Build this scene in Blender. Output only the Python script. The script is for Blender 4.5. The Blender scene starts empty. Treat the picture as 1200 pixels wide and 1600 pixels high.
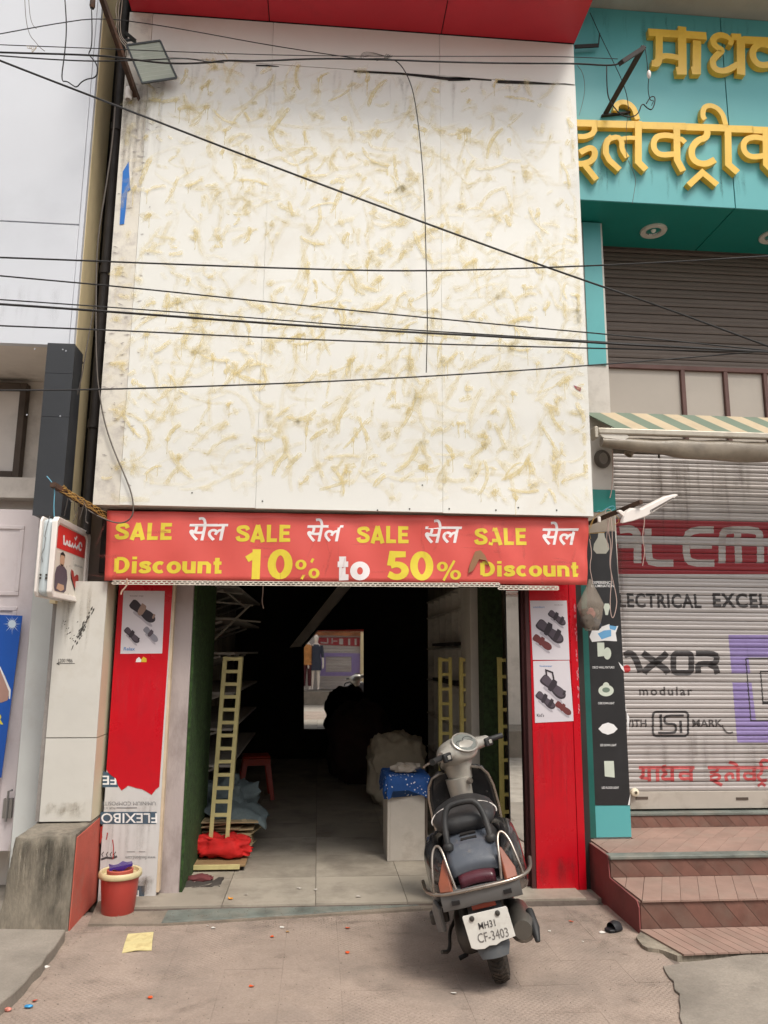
import bpy, bmesh, math, random
from math import sin, cos, pi, radians as R
from mathutils import Vector as V, Matrix as M, noise as NZ
random.seed(7)
SC = bpy.context.scene; COL = SC.collection
# ---------------------------------------------------------------- camera
CAM = V((0, -5.65, 1.6)); YAW, PITCH, ROLL = R(4.75), R(10.25), R(.4); FPX = 1202.0
fw = V((sin(YAW)*cos(PITCH), cos(YAW)*cos(PITCH), sin(PITCH)))
r0 = V((cos(YAW), -sin(YAW), 0)); u0 = r0.cross(fw)
rt = r0*cos(ROLL)+u0*sin(ROLL); up = -r0*sin(ROLL)+u0*cos(ROLL)
cd = bpy.data.cameras.new('camera'); co = bpy.data.objects.new('camera', cd); COL.objects.link(co)
cd.sensor_fit = 'VERTICAL'; cd.sensor_height = 24; cd.lens = FPX/1600*24; cd.clip_start = .05; cd.clip_end = 500
co.matrix_world = M((( rt.x, up.x, -fw.x, CAM.x), (rt.y, up.y, -fw.y, CAM.y), (rt.z, up.z, -fw.z, CAM.z), (0, 0, 0, 1)))
SC.camera = co
# ---------------------------------------------------------------- sky, sun, exposure
SUN_EL, SUN_AZ = 58, 28          # azimuth: degrees right of straight behind the camera
wd = bpy.data.worlds.new('World'); SC.world = wd; wd.use_nodes = True
nt = wd.node_tree; bg = nt.nodes['Background']
sky = nt.nodes.new('ShaderNodeTexSky'); sky.sky_type = 'NISHITA'; sky.sun_disc = False
sky.sun_elevation = R(SUN_EL); sky.sun_rotation = R(180-SUN_AZ); sky.dust_density = 4; sky.air_density = 1.2; sky.ozone_density = 1
hs = nt.nodes.new('ShaderNodeHueSaturation'); hs.inputs['Saturation'].default_value = .14
nt.links.new(sky.outputs[0], hs.inputs['Color']); nt.links.new(hs.outputs[0], bg.inputs[0]); bg.inputs[1].default_value = .122
sl = bpy.data.lights.new('sun', 'SUN'); so = bpy.data.objects.new('sun', sl); COL.objects.link(so)
sl.energy = 1.75; sl.angle = R(16); sl.color = (1, .92, .80)
sd = V((sin(R(SUN_AZ))*cos(R(SUN_EL)), -cos(R(SUN_AZ))*cos(R(SUN_EL)), sin(R(SUN_EL))))
so.rotation_euler = sd.to_track_quat('Z', 'Y').to_euler()
vs = SC.view_settings; vs.view_transform = 'Standard'; vs.look = 'None'; vs.gamma = 1; vs.use_curve_mapping = False; vs.exposure = .43
SC.cycles.max_bounces = 8; SC.cycles.diffuse_bounces = 5; SC.cycles.transparent_max_bounces = 16
# ---------------------------------------------------------------- helpers
def at(px, py, X=None, Y=None, Z=None):
    "a point of the photograph, on a plane of the place"
    d = fw + rt*(px-600)/FPX - up*(py-800)/FPX
    t = (Y-CAM.y)/d.y if Y is not None else (Z-CAM.z)/d.z if Z is not None else (X-CAM.x)/d.x
    return CAM + d*t
def c(r, g, b):
    f = lambda x: (x/255/12.92 if x/255 <= .04045 else ((x/255+.055)/1.055)**2.4)
    return (f(r), f(g), f(b), 1)
def mixc(a, b, t): return tuple(a[i]*(1-t)+b[i]*t for i in range(4))
_m = {}
def mat(name, col, rough=.7, metal=0, var=.12, vscale=3., dirt=None, dscale=2., damt=.5, bump=0, bscale=40., spec=.5, rnd=0, world=False, coat=0, stretch=(1, 1, 1), fine=0):
    if name in _m: return _m[name]
    m = bpy.data.materials.new(name); _m[name] = m; m.use_nodes = True
    n = m.node_tree.nodes; L = m.node_tree.links; b = n['Principled BSDF']
    b.inputs['Roughness'].default_value = rough; b.inputs['Metallic'].default_value = metal
    b.inputs['Specular IOR Level'].default_value = spec; b.inputs['Coat Weight'].default_value = coat
    tc = n.new('ShaderNodeTexCoord'); mp = n.new('ShaderNodeMapping'); mp.inputs['Scale'].default_value = stretch
    L.new(tc.outputs['Object'], mp.inputs[0])
    if world:
        gp = n.new('ShaderNodeNewGeometry'); L.new(gp.outputs['Position'], mp.inputs[0])
    if rnd:
        oi = n.new('ShaderNodeObjectInfo'); va = n.new('ShaderNodeVectorMath'); va.operation = 'SCALE'
        va.inputs[0].default_value = (37, 19, 53); L.new(oi.outputs['Random'], va.inputs['Scale'])
        vb = n.new('ShaderNodeVectorMath'); L.new(mp.outputs[0], vb.inputs[0]); L.new(va.outputs[0], vb.inputs[1]); vec = mp.outputs[0] if world else vb.outputs[0]
    else: vec = mp.outputs[0]
    def noise(scale, det=6, ro=.6):
        t = n.new('ShaderNodeTexNoise'); t.inputs['Scale'].default_value = scale; t.inputs['Detail'].default_value = det
        t.inputs['Roughness'].default_value = ro; L.new(vec, t.inputs['Vector']); return t.outputs['Fac']
    def mixn(fac, a, bcol):
        x = n.new('ShaderNodeMix'); x.data_type = 'RGBA'
        if isinstance(fac, float): x.inputs[0].default_value = fac
        else: L.new(fac, x.inputs[0])
        for i, q in ((6, a), (7, bcol)):
            if isinstance(q, tuple): x.inputs[i].default_value = q
            else: L.new(q, x.inputs[i])
        return x.outputs[2]
    def ramp(f, lo, hi):
        r = n.new('ShaderNodeMapRange'); L.new(f, r.inputs[0]); r.inputs[1].default_value = lo; r.inputs[2].default_value = hi; return r.outputs[0]
    dk = tuple(x*(1-var*1.5) for x in col[:3])+(1,); lt = tuple(min(1, x*(1+var)) for x in col[:3])+(1,)
    out = mixn(ramp(noise(vscale), .3, .7), dk, lt)
    if fine:
        out = mixn(ramp(noise(90., 4, .7), .3, .75), mixn(fine, out, tuple(x*.35 for x in col[:3])+(1,)), out)
    if dirt:
        f = ramp(noise(dscale, 9, .68), .62-.25*damt, .62+.18*(1-damt)+.06)
        mu = n.new('ShaderNodeMath'); mu.operation = 'MULTIPLY'; L.new(f, mu.inputs[0]); mu.inputs[1].default_value = min(1, damt*1.4)
        out = mixn(mu.outputs[0], out, dirt)
    if rnd:
        mr = n.new('ShaderNodeMapRange'); L.new(oi.outputs['Random'], mr.inputs[0]); mr.inputs[3].default_value = 1-rnd; mr.inputs[4].default_value = 1+rnd
        h = n.new('ShaderNodeHueSaturation'); L.new(out, h.inputs['Color']); L.new(mr.outputs[0], h.inputs['Value']); out = h.outputs[0]
    L.new(out, b.inputs['Base Color'])
    rr = n.new('ShaderNodeMapRange'); L.new(noise(vscale*2.3), rr.inputs[0]); rr.inputs[3].default_value = max(.02, rough-.14); rr.inputs[4].default_value = min(1, rough+.14); L.new(rr.outputs[0], b.inputs['Roughness'])
    if bump:
        bp = n.new('ShaderNodeBump'); bp.inputs['Strength'].default_value = bump; bp.inputs['Distance'].default_value = .01
        L.new(noise(bscale, 8, .65), bp.inputs['Height']); L.new(bp.outputs[0], b.inputs['Normal'])
    return m
def flat(name, col, rough=.6): return mat(name, col, rough, var=.06, vscale=6.)

class MB:
    def __init__(s): s.v = []; s.f = []; s.uv = None
    def add(s, vs, fs):
        o = len(s.v); s.v += [V(x) for x in vs]; s.f += [tuple(i+o for i in f) for f in fs]; return s
    def box(s, x0, x1, y0, y1, z0, z1):
        return s.add([(x0,y0,z0),(x1,y0,z0),(x1,y1,z0),(x0,y1,z0),(x0,y0,z1),(x1,y0,z1),(x1,y1,z1),(x0,y1,z1)],
                     [(0,3,2,1),(4,5,6,7),(0,1,5,4),(1,2,6,5),(2,3,7,6),(3,0,4,7)])
    def hexa(s, bot, top):
        return s.add(list(bot)+list(top), [(0,3,2,1),(4,5,6,7),(0,1,5,4),(1,2,6,5),(2,3,7,6),(3,0,4,7)])
    def bar(s, a, b, w, h=None, upv=(0,0,1)):
        a, b = V(a), V(b); h = w if h is None else h; d = (b-a).normalized(); u = V(upv)
        if abs(d.dot(u)) > .97: u = V((0,1,0))
        x = d.cross(u).normalized()*w/2; y = x.cross(d).normalized()*h/2
        return s.hexa([a-x-y, a+x-y, a+x+y, a-x+y], [b-x-y, b+x-y, b+x+y, b-x+y])
    def prism(s, pts, d):
        "polygon (3D points, in order) pushed along vector d"
        n = len(pts); d = V(d); p = [V(q) for q in pts]
        return s.add(p+[q+d for q in p], [tuple(range(n)), tuple(range(2*n-1, n-1, -1))]+[(i, i+n, (i+1) % n+n, (i+1) % n) for i in range(n)])
    def face(s, pts): return s.add(pts, [tuple(range(len(pts)))])
    def tube(s, pts, r, seg=6, closed=False, cap=True):
        p = [V(q) for q in pts]; n = len(p); rs = r if isinstance(r, (list, tuple)) else [r]*n
        vs = []; u = None
        for i in range(n):
            a = p[(i-1) % n] if closed or i else p[i]; b = p[(i+1) % n] if closed or i < n-1 else p[i]
            t = (b-a).normalized() if (b-a).length > 1e-9 else V((0,0,1))
            if u is None: u = t.cross(V((0,0,1)) if abs(t.z) < .9 else V((1,0,0))).normalized()
            u = (u-t*u.dot(t)).normalized(); w = t.cross(u)
            vs += [p[i]+(u*cos(2*pi*k/seg)+w*sin(2*pi*k/seg))*rs[i] for k in range(seg)]
        fs = []
        for i in range(n if closed else n-1):
            for k in range(seg):
                j = (i+1) % n; fs.append((i*seg+k, i*seg+(k+1) % seg, j*seg+(k+1) % seg, j*seg+k))
        if cap and not closed: fs += [tuple(range(seg-1, -1, -1)), tuple((n-1)*seg+k for k in range(seg))]
        return s.add(vs, fs)
    def loft(s, rings, cap=True, closed=False):
        k = len(rings[0]); n = len(rings); vs = [q for r in rings for q in r]
        fs = [(i*k+j, i*k+(j+1) % k, (i+1) % n*k+(j+1) % k, (i+1) % n*k+j) for i in range(n if closed else n-1) for j in range(k)]
        if cap and not closed: fs += [tuple(range(k-1, -1, -1)), tuple((n-1)*k+j for j in range(k))]
        return s.add(vs, fs)
    def lathe(s, prof, o=(0,0,0), seg=24, axis='z', cap=False):
        o = V(o); rings = []
        for r, h in prof:
            ring = []
            for k in range(seg):
                a = 2*pi*k/seg; x, y = r*cos(a), r*sin(a)
                ring.append(o+(V((x,y,h)) if axis == 'z' else V((h,x,y)) if axis == 'x' else V((x,h,y))))
            rings.append(ring)
        return s.loft(rings, cap)
    def ell(s, ce, rx, ry, rz, seg=14, rings=9, jit=0, sq=1., seed=0):
        ce = V(ce); rr = []
        for i in range(rings+1):
            t = pi*i/rings; st = max(sin(t), .02)
            ring = []
            for k in range(seg):
                a = 2*pi*k/seg; f = lambda x: math.copysign(abs(x)**sq, x)
                d = V((f(cos(a))*st**sq*rx, f(sin(a))*st**sq*ry, f(cos(t))*rz))
                if jit: d *= 1+jit*NZ.noise(d*9/max(rx,ry,rz)*.35+V((seed*7.1, 3, 1)))+jit*.5*NZ.noise(d*9/max(rx,ry,rz)+V((seed, 9, 1)))
                ring.append(ce+d)
            rr.append(ring)
        return s.loft(rr)
    def xf(s, mt): s.v = [mt @ q for q in s.v]; return s
    def mesh(s, name, mats, smooth=None):
        me = bpy.data.meshes.new(name); me.from_pydata([tuple(q) for q in s.v], [], s.f)
        for m in (mats if isinstance(mats, (list, tuple)) else [mats]): me.materials.append(m)
        bm = bmesh.new(); bm.from_mesh(me); bmesh.ops.recalc_face_normals(bm, faces=bm.faces); bm.to_mesh(me); bm.free()
        if smooth:
            for p in me.polygons: p.use_smooth = True
            me.set_sharp_from_angle(angle=R(smooth))
        me.update(); return me
def tag(o, label=None, cat=None, group=None, kind=None):
    for k, q in (('label', label), ('category', cat), ('group', group), ('kind', kind)):
        if q: o[k] = q
    return o
def wloc(p):
    q = V((0,0,0))
    while p: q += p.location; p = p.parent
    return q
def obj(name, mb, m, parent=None, smooth=None, bev=0, kind=None, label=None, local=False, bseg=2):
    "links a builder's shape as ONE mesh object; world coordinates become the parent's"
    if parent is not None and not local:
        w = wloc(parent); mb.v = [q-w for q in mb.v]
    o = bpy.data.objects.new(name, mb.mesh(name, m, smooth)); COL.objects.link(o); o.parent = parent
    if bev:
        d = o.modifiers.new('bevel', 'BEVEL'); d.width = bev; d.segments = bseg; d.limit_method = 'ANGLE'; d.angle_limit = R(40)
        if not smooth:
            for p in o.data.polygons: p.use_smooth = True
            o.data.set_sharp_from_angle(angle=R(50))
    if kind: o['kind'] = kind
    if label: o['label'] = label
    return o
def place(name, me, loc, parent=None, rot=(0,0,0), scale=(1,1,1)):
    o = bpy.data.objects.new(name, me); COL.objects.link(o); o.parent = parent
    o.location = V(loc)-(wloc(parent) if parent else V((0,0,0))); o.rotation_euler = rot; o.scale = scale; return o
def thing(name, label, cat, loc=(0,0,0), rot=(0,0,0), group=None):
    o = bpy.data.objects.new(name, None); COL.objects.link(o); o.location = loc; o.rotation_euler = rot; o.empty_display_size = .1
    return tag(o, label, cat, group)
def single(name, label, cat, mb, m, smooth=None, bev=0, group=None):
    ce = sum(mb.v, V((0,0,0)))/len(mb.v); lo = min(q.z for q in mb.v); b = V((ce.x, ce.y, lo))
    mb.v = [q-b for q in mb.v]
    o = obj(name, mb, m, None, smooth, bev); o.location = b; return tag(o, label, cat, group)
def kids(o): return [x for x in bpy.data.objects if x.parent == o]
def copy_tree(o, parent=None):
    q = o.copy(); COL.objects.link(q); q.parent = parent
    for ch in kids(o): copy_tree(ch, q)
    return q
# ---- strokes: flat ribbons in a plane given by a function f(u, v, h) -> 3D point (h = towards the viewer)
def arc(cx, cy, rx, ry, a0, a1, n=12): return [(cx+rx*cos(R(a0+(a1-a0)*i/n)), cy+ry*sin(R(a0+(a1-a0)*i/n))) for i in range(n+1)]
def smooth2(pts, it=2):
    for _ in range(it):
        q = [pts[0]]
        for a, b in zip(pts[:-1], pts[1:]): q += [tuple(a[i]*.75+b[i]*.25 for i in range(len(a))), tuple(a[i]*.25+b[i]*.75 for i in range(len(a)))]
        pts = q+[pts[-1]]
    return pts
def ribbon(pts, wv, wh=None, closed=False):
    "left and right outline of a stroke; wv = width of upright strokes, wh = of level ones"
    wh = wv if wh is None else wh; n = len(pts); Lp = []; Rp = []
    for i in range(n):
        a = pts[(i-1) % n] if closed or i else None; p = pts[i]; b = pts[(i+1) % n] if closed or i < n-1 else None
        def nr(q0, q1):
            dx, dy = q1[0]-q0[0], q1[1]-q0[1]; l = math.hypot(dx, dy) or 1; return (-dy/l, dx/l)
        n0 = nr(a, p) if a else nr(p, b); n1 = nr(p, b) if b else n0
        mx, my = n0[0]+n1[0], n0[1]+n1[1]; l = math.hypot(mx, my) or 1; mx, my = mx/l, my/l
        k = 1/max(.45, mx*n0[0]+my*n0[1]); w = .5*math.hypot(mx*wv, my*wh)*k
        Lp.append((p[0]+mx*w, p[1]+my*w)); Rp.append((p[0]-mx*w, p[1]-my*w))
    return Lp, Rp
def stroke(mb, f, pts, wv, wh=None, closed=False, h=0., depth=0.):
    Lp, Rp = ribbon(pts, wv, wh, closed); n = len(pts)
    if not depth:
        mb.add([f(*q, h) for q in Lp]+[f(*q, h) for q in Rp], [(i, (i+1) % n, n+(i+1) % n, n+i) for i in range(n if closed else n-1)])
    else:
        rings = [[f(*Lp[i], h), f(*Rp[i], h), f(*Rp[i], h-depth), f(*Lp[i], h-depth)] for i in range(n)]
        mb.loft(rings, True, closed)
def plane(o, ex=(1,0,0), ez=(0,0,1), nn=(0,-1,0)):
    o, ex, ez, nn = V(o), V(ex), V(ez), V(nn)
    return lambda u, v, h=0.: o+ex*u+ez*v+nn*h
def pxplane(Y):
    return lambda u, v, h=0.: at(u, v, Y=Y)+V((0,-h,0))
def text(s, size, f, x=0, y=0, wx=1., off=0., shear=0., align='LEFT', h=0., sp=1.):
    "flat lettering from the built-in font laid on plane f"
    cu = bpy.data.curves.new('t', 'FONT'); cu.body = s; cu.size = size; cu.offset = off; cu.shear = shear; cu.align_x = align; cu.space_character = sp; cu.resolution_u = 3
    o = bpy.data.objects.new('t', cu); COL.objects.link(o); dg = bpy.context.evaluated_depsgraph_get()
    me = bpy.data.meshes.new_from_object(o.evaluated_get(dg)); mb = MB()
    mb.add([f(x+q.co.x*wx, y+q.co.y, h) for q in me.vertices], [tuple(p.vertices) for p in me.polygons])
    bpy.data.objects.remove(o); bpy.data.curves.remove(cu); bpy.data.meshes.remove(me); return mb
# heavy block letters as strokes: unit cap height, returns (advance, [(points, closed)])
GL = {
 'S': (.78, [(smooth2([(.68,.70),(.60,.87),(.38,.88),(.16,.82),(.15,.64),(.34,.54),(.50,.48),(.66,.38),(.64,.17),(.40,.115),(.16,.14),(.10,.32)], 2), 0)]),
 'A': (.84, [([(.12,0),(.42,.99)], 0), ([(.72,0),(.42,.99)], 0), ([(.22,.26),(.62,.26)], 0)]),
 'L': (.68, [([(.17,1),(.17,.11),(.64,.11)], 0)]),
 'E': (.74, [([(.66,.89),(.17,.89),(.17,.11),(.68,.11)], 0), ([(.17,.51),(.62,.51)], 0)]),
 'D': (.86, [([(.17,.10),(.17,.90)], 0), ([(.17,.89)]+arc(.38,.5,.34,.39,90,-90,12)+[(.17,.11)], 0)]),
 'i': (.38, [([(.19,0),(.19,.72)], 0), ([(.19,.83),(.19,1.0)], 0)]),
 's': (.66, [(smooth2([(.56,.50),(.46,.63),(.30,.63),(.14,.58),(.16,.44),(.33,.38),(.50,.32),(.52,.16),(.34,.085),(.16,.10),(.08,.22)], 2), 0)]),
 'c': (.68, [(arc(.36,.36,.24,.27,50,310,16), 0)]),
 'o': (.74, [(arc(.37,.36,.25,.27,0,345,22), 1)]),
 'u': (.74, [([(.15,.72),(.15,.24),(.25,.10),(.50,.10)], 0), ([(.59,.72),(.59,0)], 0)]),
 'n': (.74, [([(.15,0),(.15,.72)], 0), ([(.20,.62),(.49,.62),(.59,.50),(.59,0)], 0)]),
 't': (.52, [([(.24,.95),(.24,.10),(.48,.10)], 0), ([(.05,.63),(.46,.63)], 0)]),
 '1': (.72, [([(.42,0),(.42,1.0)], 0), ([(.42,.86),(.14,.66)], 0)]),
 '0': (.76, [(arc(.38,.5,.25,.40,0,345,22), 1)]),
 '5': (.76, [([(.66,.89),(.24,.89),(.19,.50)], 0), ([(.19,.50)]+arc(.38,.33,.26,.215,110,-140,14)+[(.12,.22)], 0)]),
 '%': (1.0, [(arc(.24,.70,.15,.19,0,345,18), 1), (arc(.76,.28,.15,.19,0,345,18), 1), ([(.28,0),(.72,1)], 0)]),
}
def block(mb, s, f, x, y, H, wx=1., wv=.24, wh=.2, h=0., gap=.03, shear=0.):
    for ch in s:
        if ch == ' ': x += H*wx*.4; continue
        adv, st = GL[ch]; th = .55 if ch == '%' else 1
        for i, (p, cl) in enumerate(st):
            if ch == '%' and i == 2: wv2, wh2 = .1, .1
            else: wv2, wh2 = wv*th, wh*th
            Lp, Rp = ribbon([(q[0]*wx, q[1]) for q in p], wv2*wx, wh2, cl); n = len(Lp); hh = h+.00025*i
            mb.add([f(x+q[0]*H+shear*q[1]*H, y+q[1]*H, hh) for q in Lp]+[f(x+q[0]*H+shear*q[1]*H, y+q[1]*H, hh) for q in Rp], [(k, (k+1) % n, n+(k+1) % n, n+k) for k in range(n if cl else n-1)])
        x += (adv+gap)*H*wx
    return x
def smear_mat(name, ca, cb, base=.3, rough=.6):
    if name in _m: return _m[name]
    m = bpy.data.materials.new(name); _m[name] = m; m.use_nodes = True; n = m.node_tree.nodes; L = m.node_tree.links; b = n['Principled BSDF']
    b.inputs['Roughness'].default_value = rough
    uv = n.new('ShaderNodeUVMap'); mp = n.new('ShaderNodeMapping'); mp.inputs['Scale'].default_value = (.5, 4.5, 1); L.new(uv.outputs[0], mp.inputs[0])
    def nz(vec, s, d):
        t = n.new('ShaderNodeTexNoise'); t.inputs['Scale'].default_value = s; t.inputs['Detail'].default_value = d; L.new(vec, t.inputs[0]); return t.outputs['Fac']
    at_ = n.new('ShaderNodeAttribute'); at_.attribute_name = 'amount'
    def mth(op, a, q):
        x = n.new('ShaderNodeMath'); x.operation = op; x.use_clamp = op == 'MULTIPLY'
        for i, z in enumerate((a, q)):
            if isinstance(z, (int, float)): x.inputs[i].default_value = z
            else: L.new(z, x.inputs[i])
        return x.outputs[0]
    def mr(f, lo, hi):
        x = n.new('ShaderNodeMapRange'); L.new(f, x.inputs[0]); x.inputs[1].default_value = lo; x.inputs[2].default_value = hi; return x.outputs[0]
    a = nz(mp.outputs[0], 1.4, 2.5)
    al = mth('MULTIPLY', mth('MULTIPLY', mr(a, .3, .7), mr(nz(uv.outputs[0], 1.6, 4), .3, .56)), at_.outputs['Fac'])
    al = mth('ADD', al, mth('MULTIPLY', at_.outputs['Fac'], base))
    tr = n.new('ShaderNodeBsdfTransparent'); mx = n.new('ShaderNodeMixShader'); L.new(al, mx.inputs[0]); L.new(tr.outputs[0], mx.inputs[1]); L.new(b.outputs[0], mx.inputs[2])
    cr = n.new('ShaderNodeMix'); cr.data_type = 'RGBA'; L.new(a, cr.inputs[0]); cr.inputs[6].default_value = ca; cr.inputs[7].default_value = cb; L.new(cr.outputs[2], b.inputs['Base Color'])
    L.new(mx.outputs[0], n['Material Output'].inputs[0]); return m
def smears(name, parent, f, lst, m, h0=.001, seed=1):
    "flat stain strokes (points, widths, amount) laid on plane f, edges fading out, one mass"
    rr = random.Random(seed); vs, fs, uvs, am = [], [], [], []; w = wloc(parent)
    for li, (pts, ws, amt) in enumerate(lst):
        o = len(vs); k = len(pts); s0 = rr.uniform(0, 200); t0 = rr.uniform(0, 200); l = 0; Lp, Rp = ribbon(pts, 1.)
        for i in range(k):
            if i: l += math.hypot(pts[i][0]-pts[i-1][0], pts[i][1]-pts[i-1][1])
            e = min(1, i/2.)*min(1, (k-1-i)/2.)*(.75+.25*sin(i*2.1+li))
            for j, q in enumerate((Lp[i], pts[i], Rp[i])):
                u, v = pts[i][0]+(q[0]-pts[i][0])*ws[i], pts[i][1]+(q[1]-pts[i][1])*ws[i]
                vs.append(tuple(f(u, v, h0+li*3e-6)-w)); uvs.append((s0+l/max(.02, ws[i]*1.3), t0+(j-1)*.5)); am.append(amt*e if j == 1 else 0.)
        for i in range(k-1):
            for j in (0, 1):
                a = o+i*3+j; fs.append((a, a+1, a+4, a+3))
    me = bpy.data.meshes.new(name); me.from_pydata(vs, [], fs); me.materials.append(m)
    u = me.uv_layers.new(name='UVMap'); A = me.attributes.new('amount', 'FLOAT', 'POINT')
    for lp in me.loops: u.data[lp.index].uv = uvs[lp.vertex_index]
    for i, q in enumerate(am): A.data[i].value = q
    o = bpy.data.objects.new(name, me); COL.objects.link(o); o.parent = parent; o['kind'] = 'stuff'; return o
def runs(n, x0, x1, z1, l0, l1, w0, w1, amt, seed):
    "downward grime streaks starting at height z1"
    rr = random.Random(seed); out = []
    for _ in range(n):
        x = rr.uniform(x0, x1); l = rr.uniform(l0, l1); w = rr.uniform(w0, w1); k = 7
        out.append(([(x+.004*sin(i*1.3+_), z1-l*i/(k-1)) for i in range(k)], [w*(1-.5*i/k) for i in range(k)], rr.uniform(.4, 1)*amt))
    return out
def sag(pts, it=2): return [V(q) for q in smooth2([tuple(p) for p in pts], it)]
CY = -.35
CS = (5.65+CY)/5.5
kx = lambda x: x*CS
kz = lambda z: 1.6+(z-1.6)*CS
# ================================================================ ground
G = -.05
m_road = mat('asphalt', c(168,160,150), .9, var=.2, vscale=5, dirt=c(140,130,120), dscale=.8, damt=.5, bump=.5, bscale=60)
m_mort = mat('mortar', c(120,108,100), .95, var=.2, vscale=8, bump=.5, bscale=50)
tag(obj('road', MB().box(-40, 40, -9.0, -3.3, -.6, -.19), m_road, bev=0), kind='structure')
pav = obj('pavement', MB().box(-1.95, 2.0, -3.3, -.2, -.6, G-.012), m_mort); pav['kind'] = 'structure'
m_pav = mat('paver_clay', c(177,159,146), .85, var=.13, vscale=1.3, dirt=c(122,112,104), dscale=1.7, damt=.62, rnd=.012, bump=.35, bscale=90, fine=.5, world=True)
def emboss(m, pitch=.02, zone=.47):
    n = m.node_tree.nodes; L = m.node_tree.links; b = n['Principled BSDF']
    tc = n.new('ShaderNodeTexCoord'); geo = n.new('ShaderNodeNewGeometry'); sp = n.new('ShaderNodeSeparateXYZ'); L.new(geo.outputs['Position'], sp.inputs[0])
    def mth(op, a, bq=None):
        x = n.new('ShaderNodeMath'); x.operation = op
        for i, q in enumerate((a, bq)):
            if q is None: continue
            if isinstance(q, (int, float)): x.inputs[i].default_value = q
            else: L.new(q, x.inputs[i])
        return x.outputs[0]
    sx = mth('SINE', mth('MULTIPLY', sp.outputs[0], 2*pi/pitch/1.6)); sy = mth('SINE', mth('MULTIPLY', sp.outputs[1], 2*pi/pitch/1.6))
    pr = mth('MULTIPLY', sx, sy); cl = n.new('ShaderNodeMapRange'); L.new(pr, cl.inputs[0]); cl.inputs[1].default_value = .05; cl.inputs[2].default_value = .5
    nz = n.new('ShaderNodeTexNoise'); nz.inputs['Scale'].default_value = 1.15; nz.inputs['Detail'].default_value = 3; L.new(geo.outputs['Position'], nz.inputs[0])
    zr = n.new('ShaderNodeMapRange'); L.new(nz.outputs['Fac'], zr.inputs[0]); zr.inputs[1].default_value = zone-.06; zr.inputs[2].default_value = zone+.14
    amt = mth('MULTIPLY', cl.outputs[0], zr.outputs[0])
    bp = n.new('ShaderNodeBump'); bp.inputs['Strength'].default_value = .55; bp.inputs['Distance'].default_value = .004; L.new(amt, bp.inputs['Height'])
    old = b.inputs['Normal'].links[0].from_socket if b.inputs['Normal'].links else None
    if old: L.new(old, bp.inputs['Normal'])
    L.new(bp.outputs[0], b.inputs['Normal'])
    lk = b.inputs['Base Color'].links[0].from_socket
    mx = n.new('ShaderNodeMix'); mx.data_type = 'RGBA'; L.new(mth('MULTIPLY', amt, .24), mx.inputs[0]); L.new(lk, mx.inputs[6]); mx.inputs[7].default_value = c(90,78,72); L.new(mx.outputs[2], b.inputs['Base Color'])
emboss(m_pav)
pm = MB().box(-.1496, .1496, -.1496, .1496, -.03, 0).mesh('paver', m_pav)
for i in range(13):
    for j in range(10):
        place('paver', pm, (-1.8+i*.3, -3.15+j*.3, G+random.uniform(-.0008, .0008)), pav, (R(random.uniform(-.15,.15)), R(random.uniform(-.15,.15)), 0))
m_conc = mat('old_concrete', c(158,149,138), .92, var=.16, vscale=2.5, dirt=c(104,98,90), dscale=2.2, damt=.55, bump=.6, bscale=30, fine=.4)
m_cdirty = mat('dirty_concrete', c(164,154,138), .92, var=.25, vscale=4, dirt=c(58,56,50), dscale=4.5, damt=.85, bump=.8, bscale=25, fine=.5, stretch=(1,1,.3))
def jag(a, b, n, amp, seed):
    rr = random.Random(seed); return [tuple(a[k]+(b[k]-a[k])*i/n+(rr.uniform(-amp, amp) if 0 < i < n else 0) for k in (0, 1)) for i in range(n+1)]
# broken slab at the right edge, raised slab at the left edge
edge = jag((1036,1509),(1062,1552),5,3,3)+jag((1062,1552),(1066,1600),4,4,4)[1:]+[(1078,1640)]
pts = [at(x, y, Z=G+.012) for x, y in edge]+[at(1420,1640,Z=G+.012), at(1420,1484,Z=G+.012), at(1200,1486,Z=G+.012)]
tag(obj('concrete_patch', MB().prism(pts, (0,0,-.05)), m_conc, bev=.003), kind='structure')
e2 = jag((103,1452),(74,1490),3,2,5)+jag((74,1490),(40,1532),3,3,6)[1:]+jag((40,1532),(-8,1575),3,4,8)[1:]
pts = [at(x, y, Z=G+.06) for x, y in e2]+[at(-260,1600,Z=G+.06), at(-200,1448,Z=G+.06)]
tag(obj('footpath_slab', MB().prism(pts, (0,0,-.2)), m_conc, bev=.008), kind='structure')
tag(obj('side_ground', MB().box(-14, -1.951, -3.3, 6, -.6, G-.014), m_conc), kind='structure'); tag(obj('side_ground', MB().box(2.001, 14, -3.3, 6, -.6, G-.014), m_conc), kind='structure')
# threshold band of green stone and the shop floor
m_stone = mat('green_stone', c(112,118,112), .6, var=.25, vscale=7, dirt=c(150,142,130), dscale=3, damt=.6, bump=.15)
pts = [at(x, y, Z=-.03) for x, y in ((252,1441),(470,1428),(672,1412),(850,1400),(850,1386),(672,1399),(470,1412),(262,1422))]
tag(obj('threshold_stone', MB().prism(pts, (0,0,-.05)), m_stone, bev=.003), kind='structure')
m_dust = mat('threshold_cement', c(150,138,124), .9, var=.15, vscale=3, dirt=c(88,80,72), dscale=2.4, damt=.62, bump=.4, bscale=40, fine=.3)
tag(obj('threshold_cement', MB().prism([(-1.35,-.50,-.036),(-.9,-.52,-.036),(2.0,-.2,-.036),(2.0,.02,-.036),(-1.42,.02,-.036)], (0,0,-.05)), m_dust), kind='structure')
flo = obj('shop_floor', MB().box(-1.3, 1.9, -.28, 6.7, -.6, -.024), m_mort); flo['kind'] = 'structure'
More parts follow.
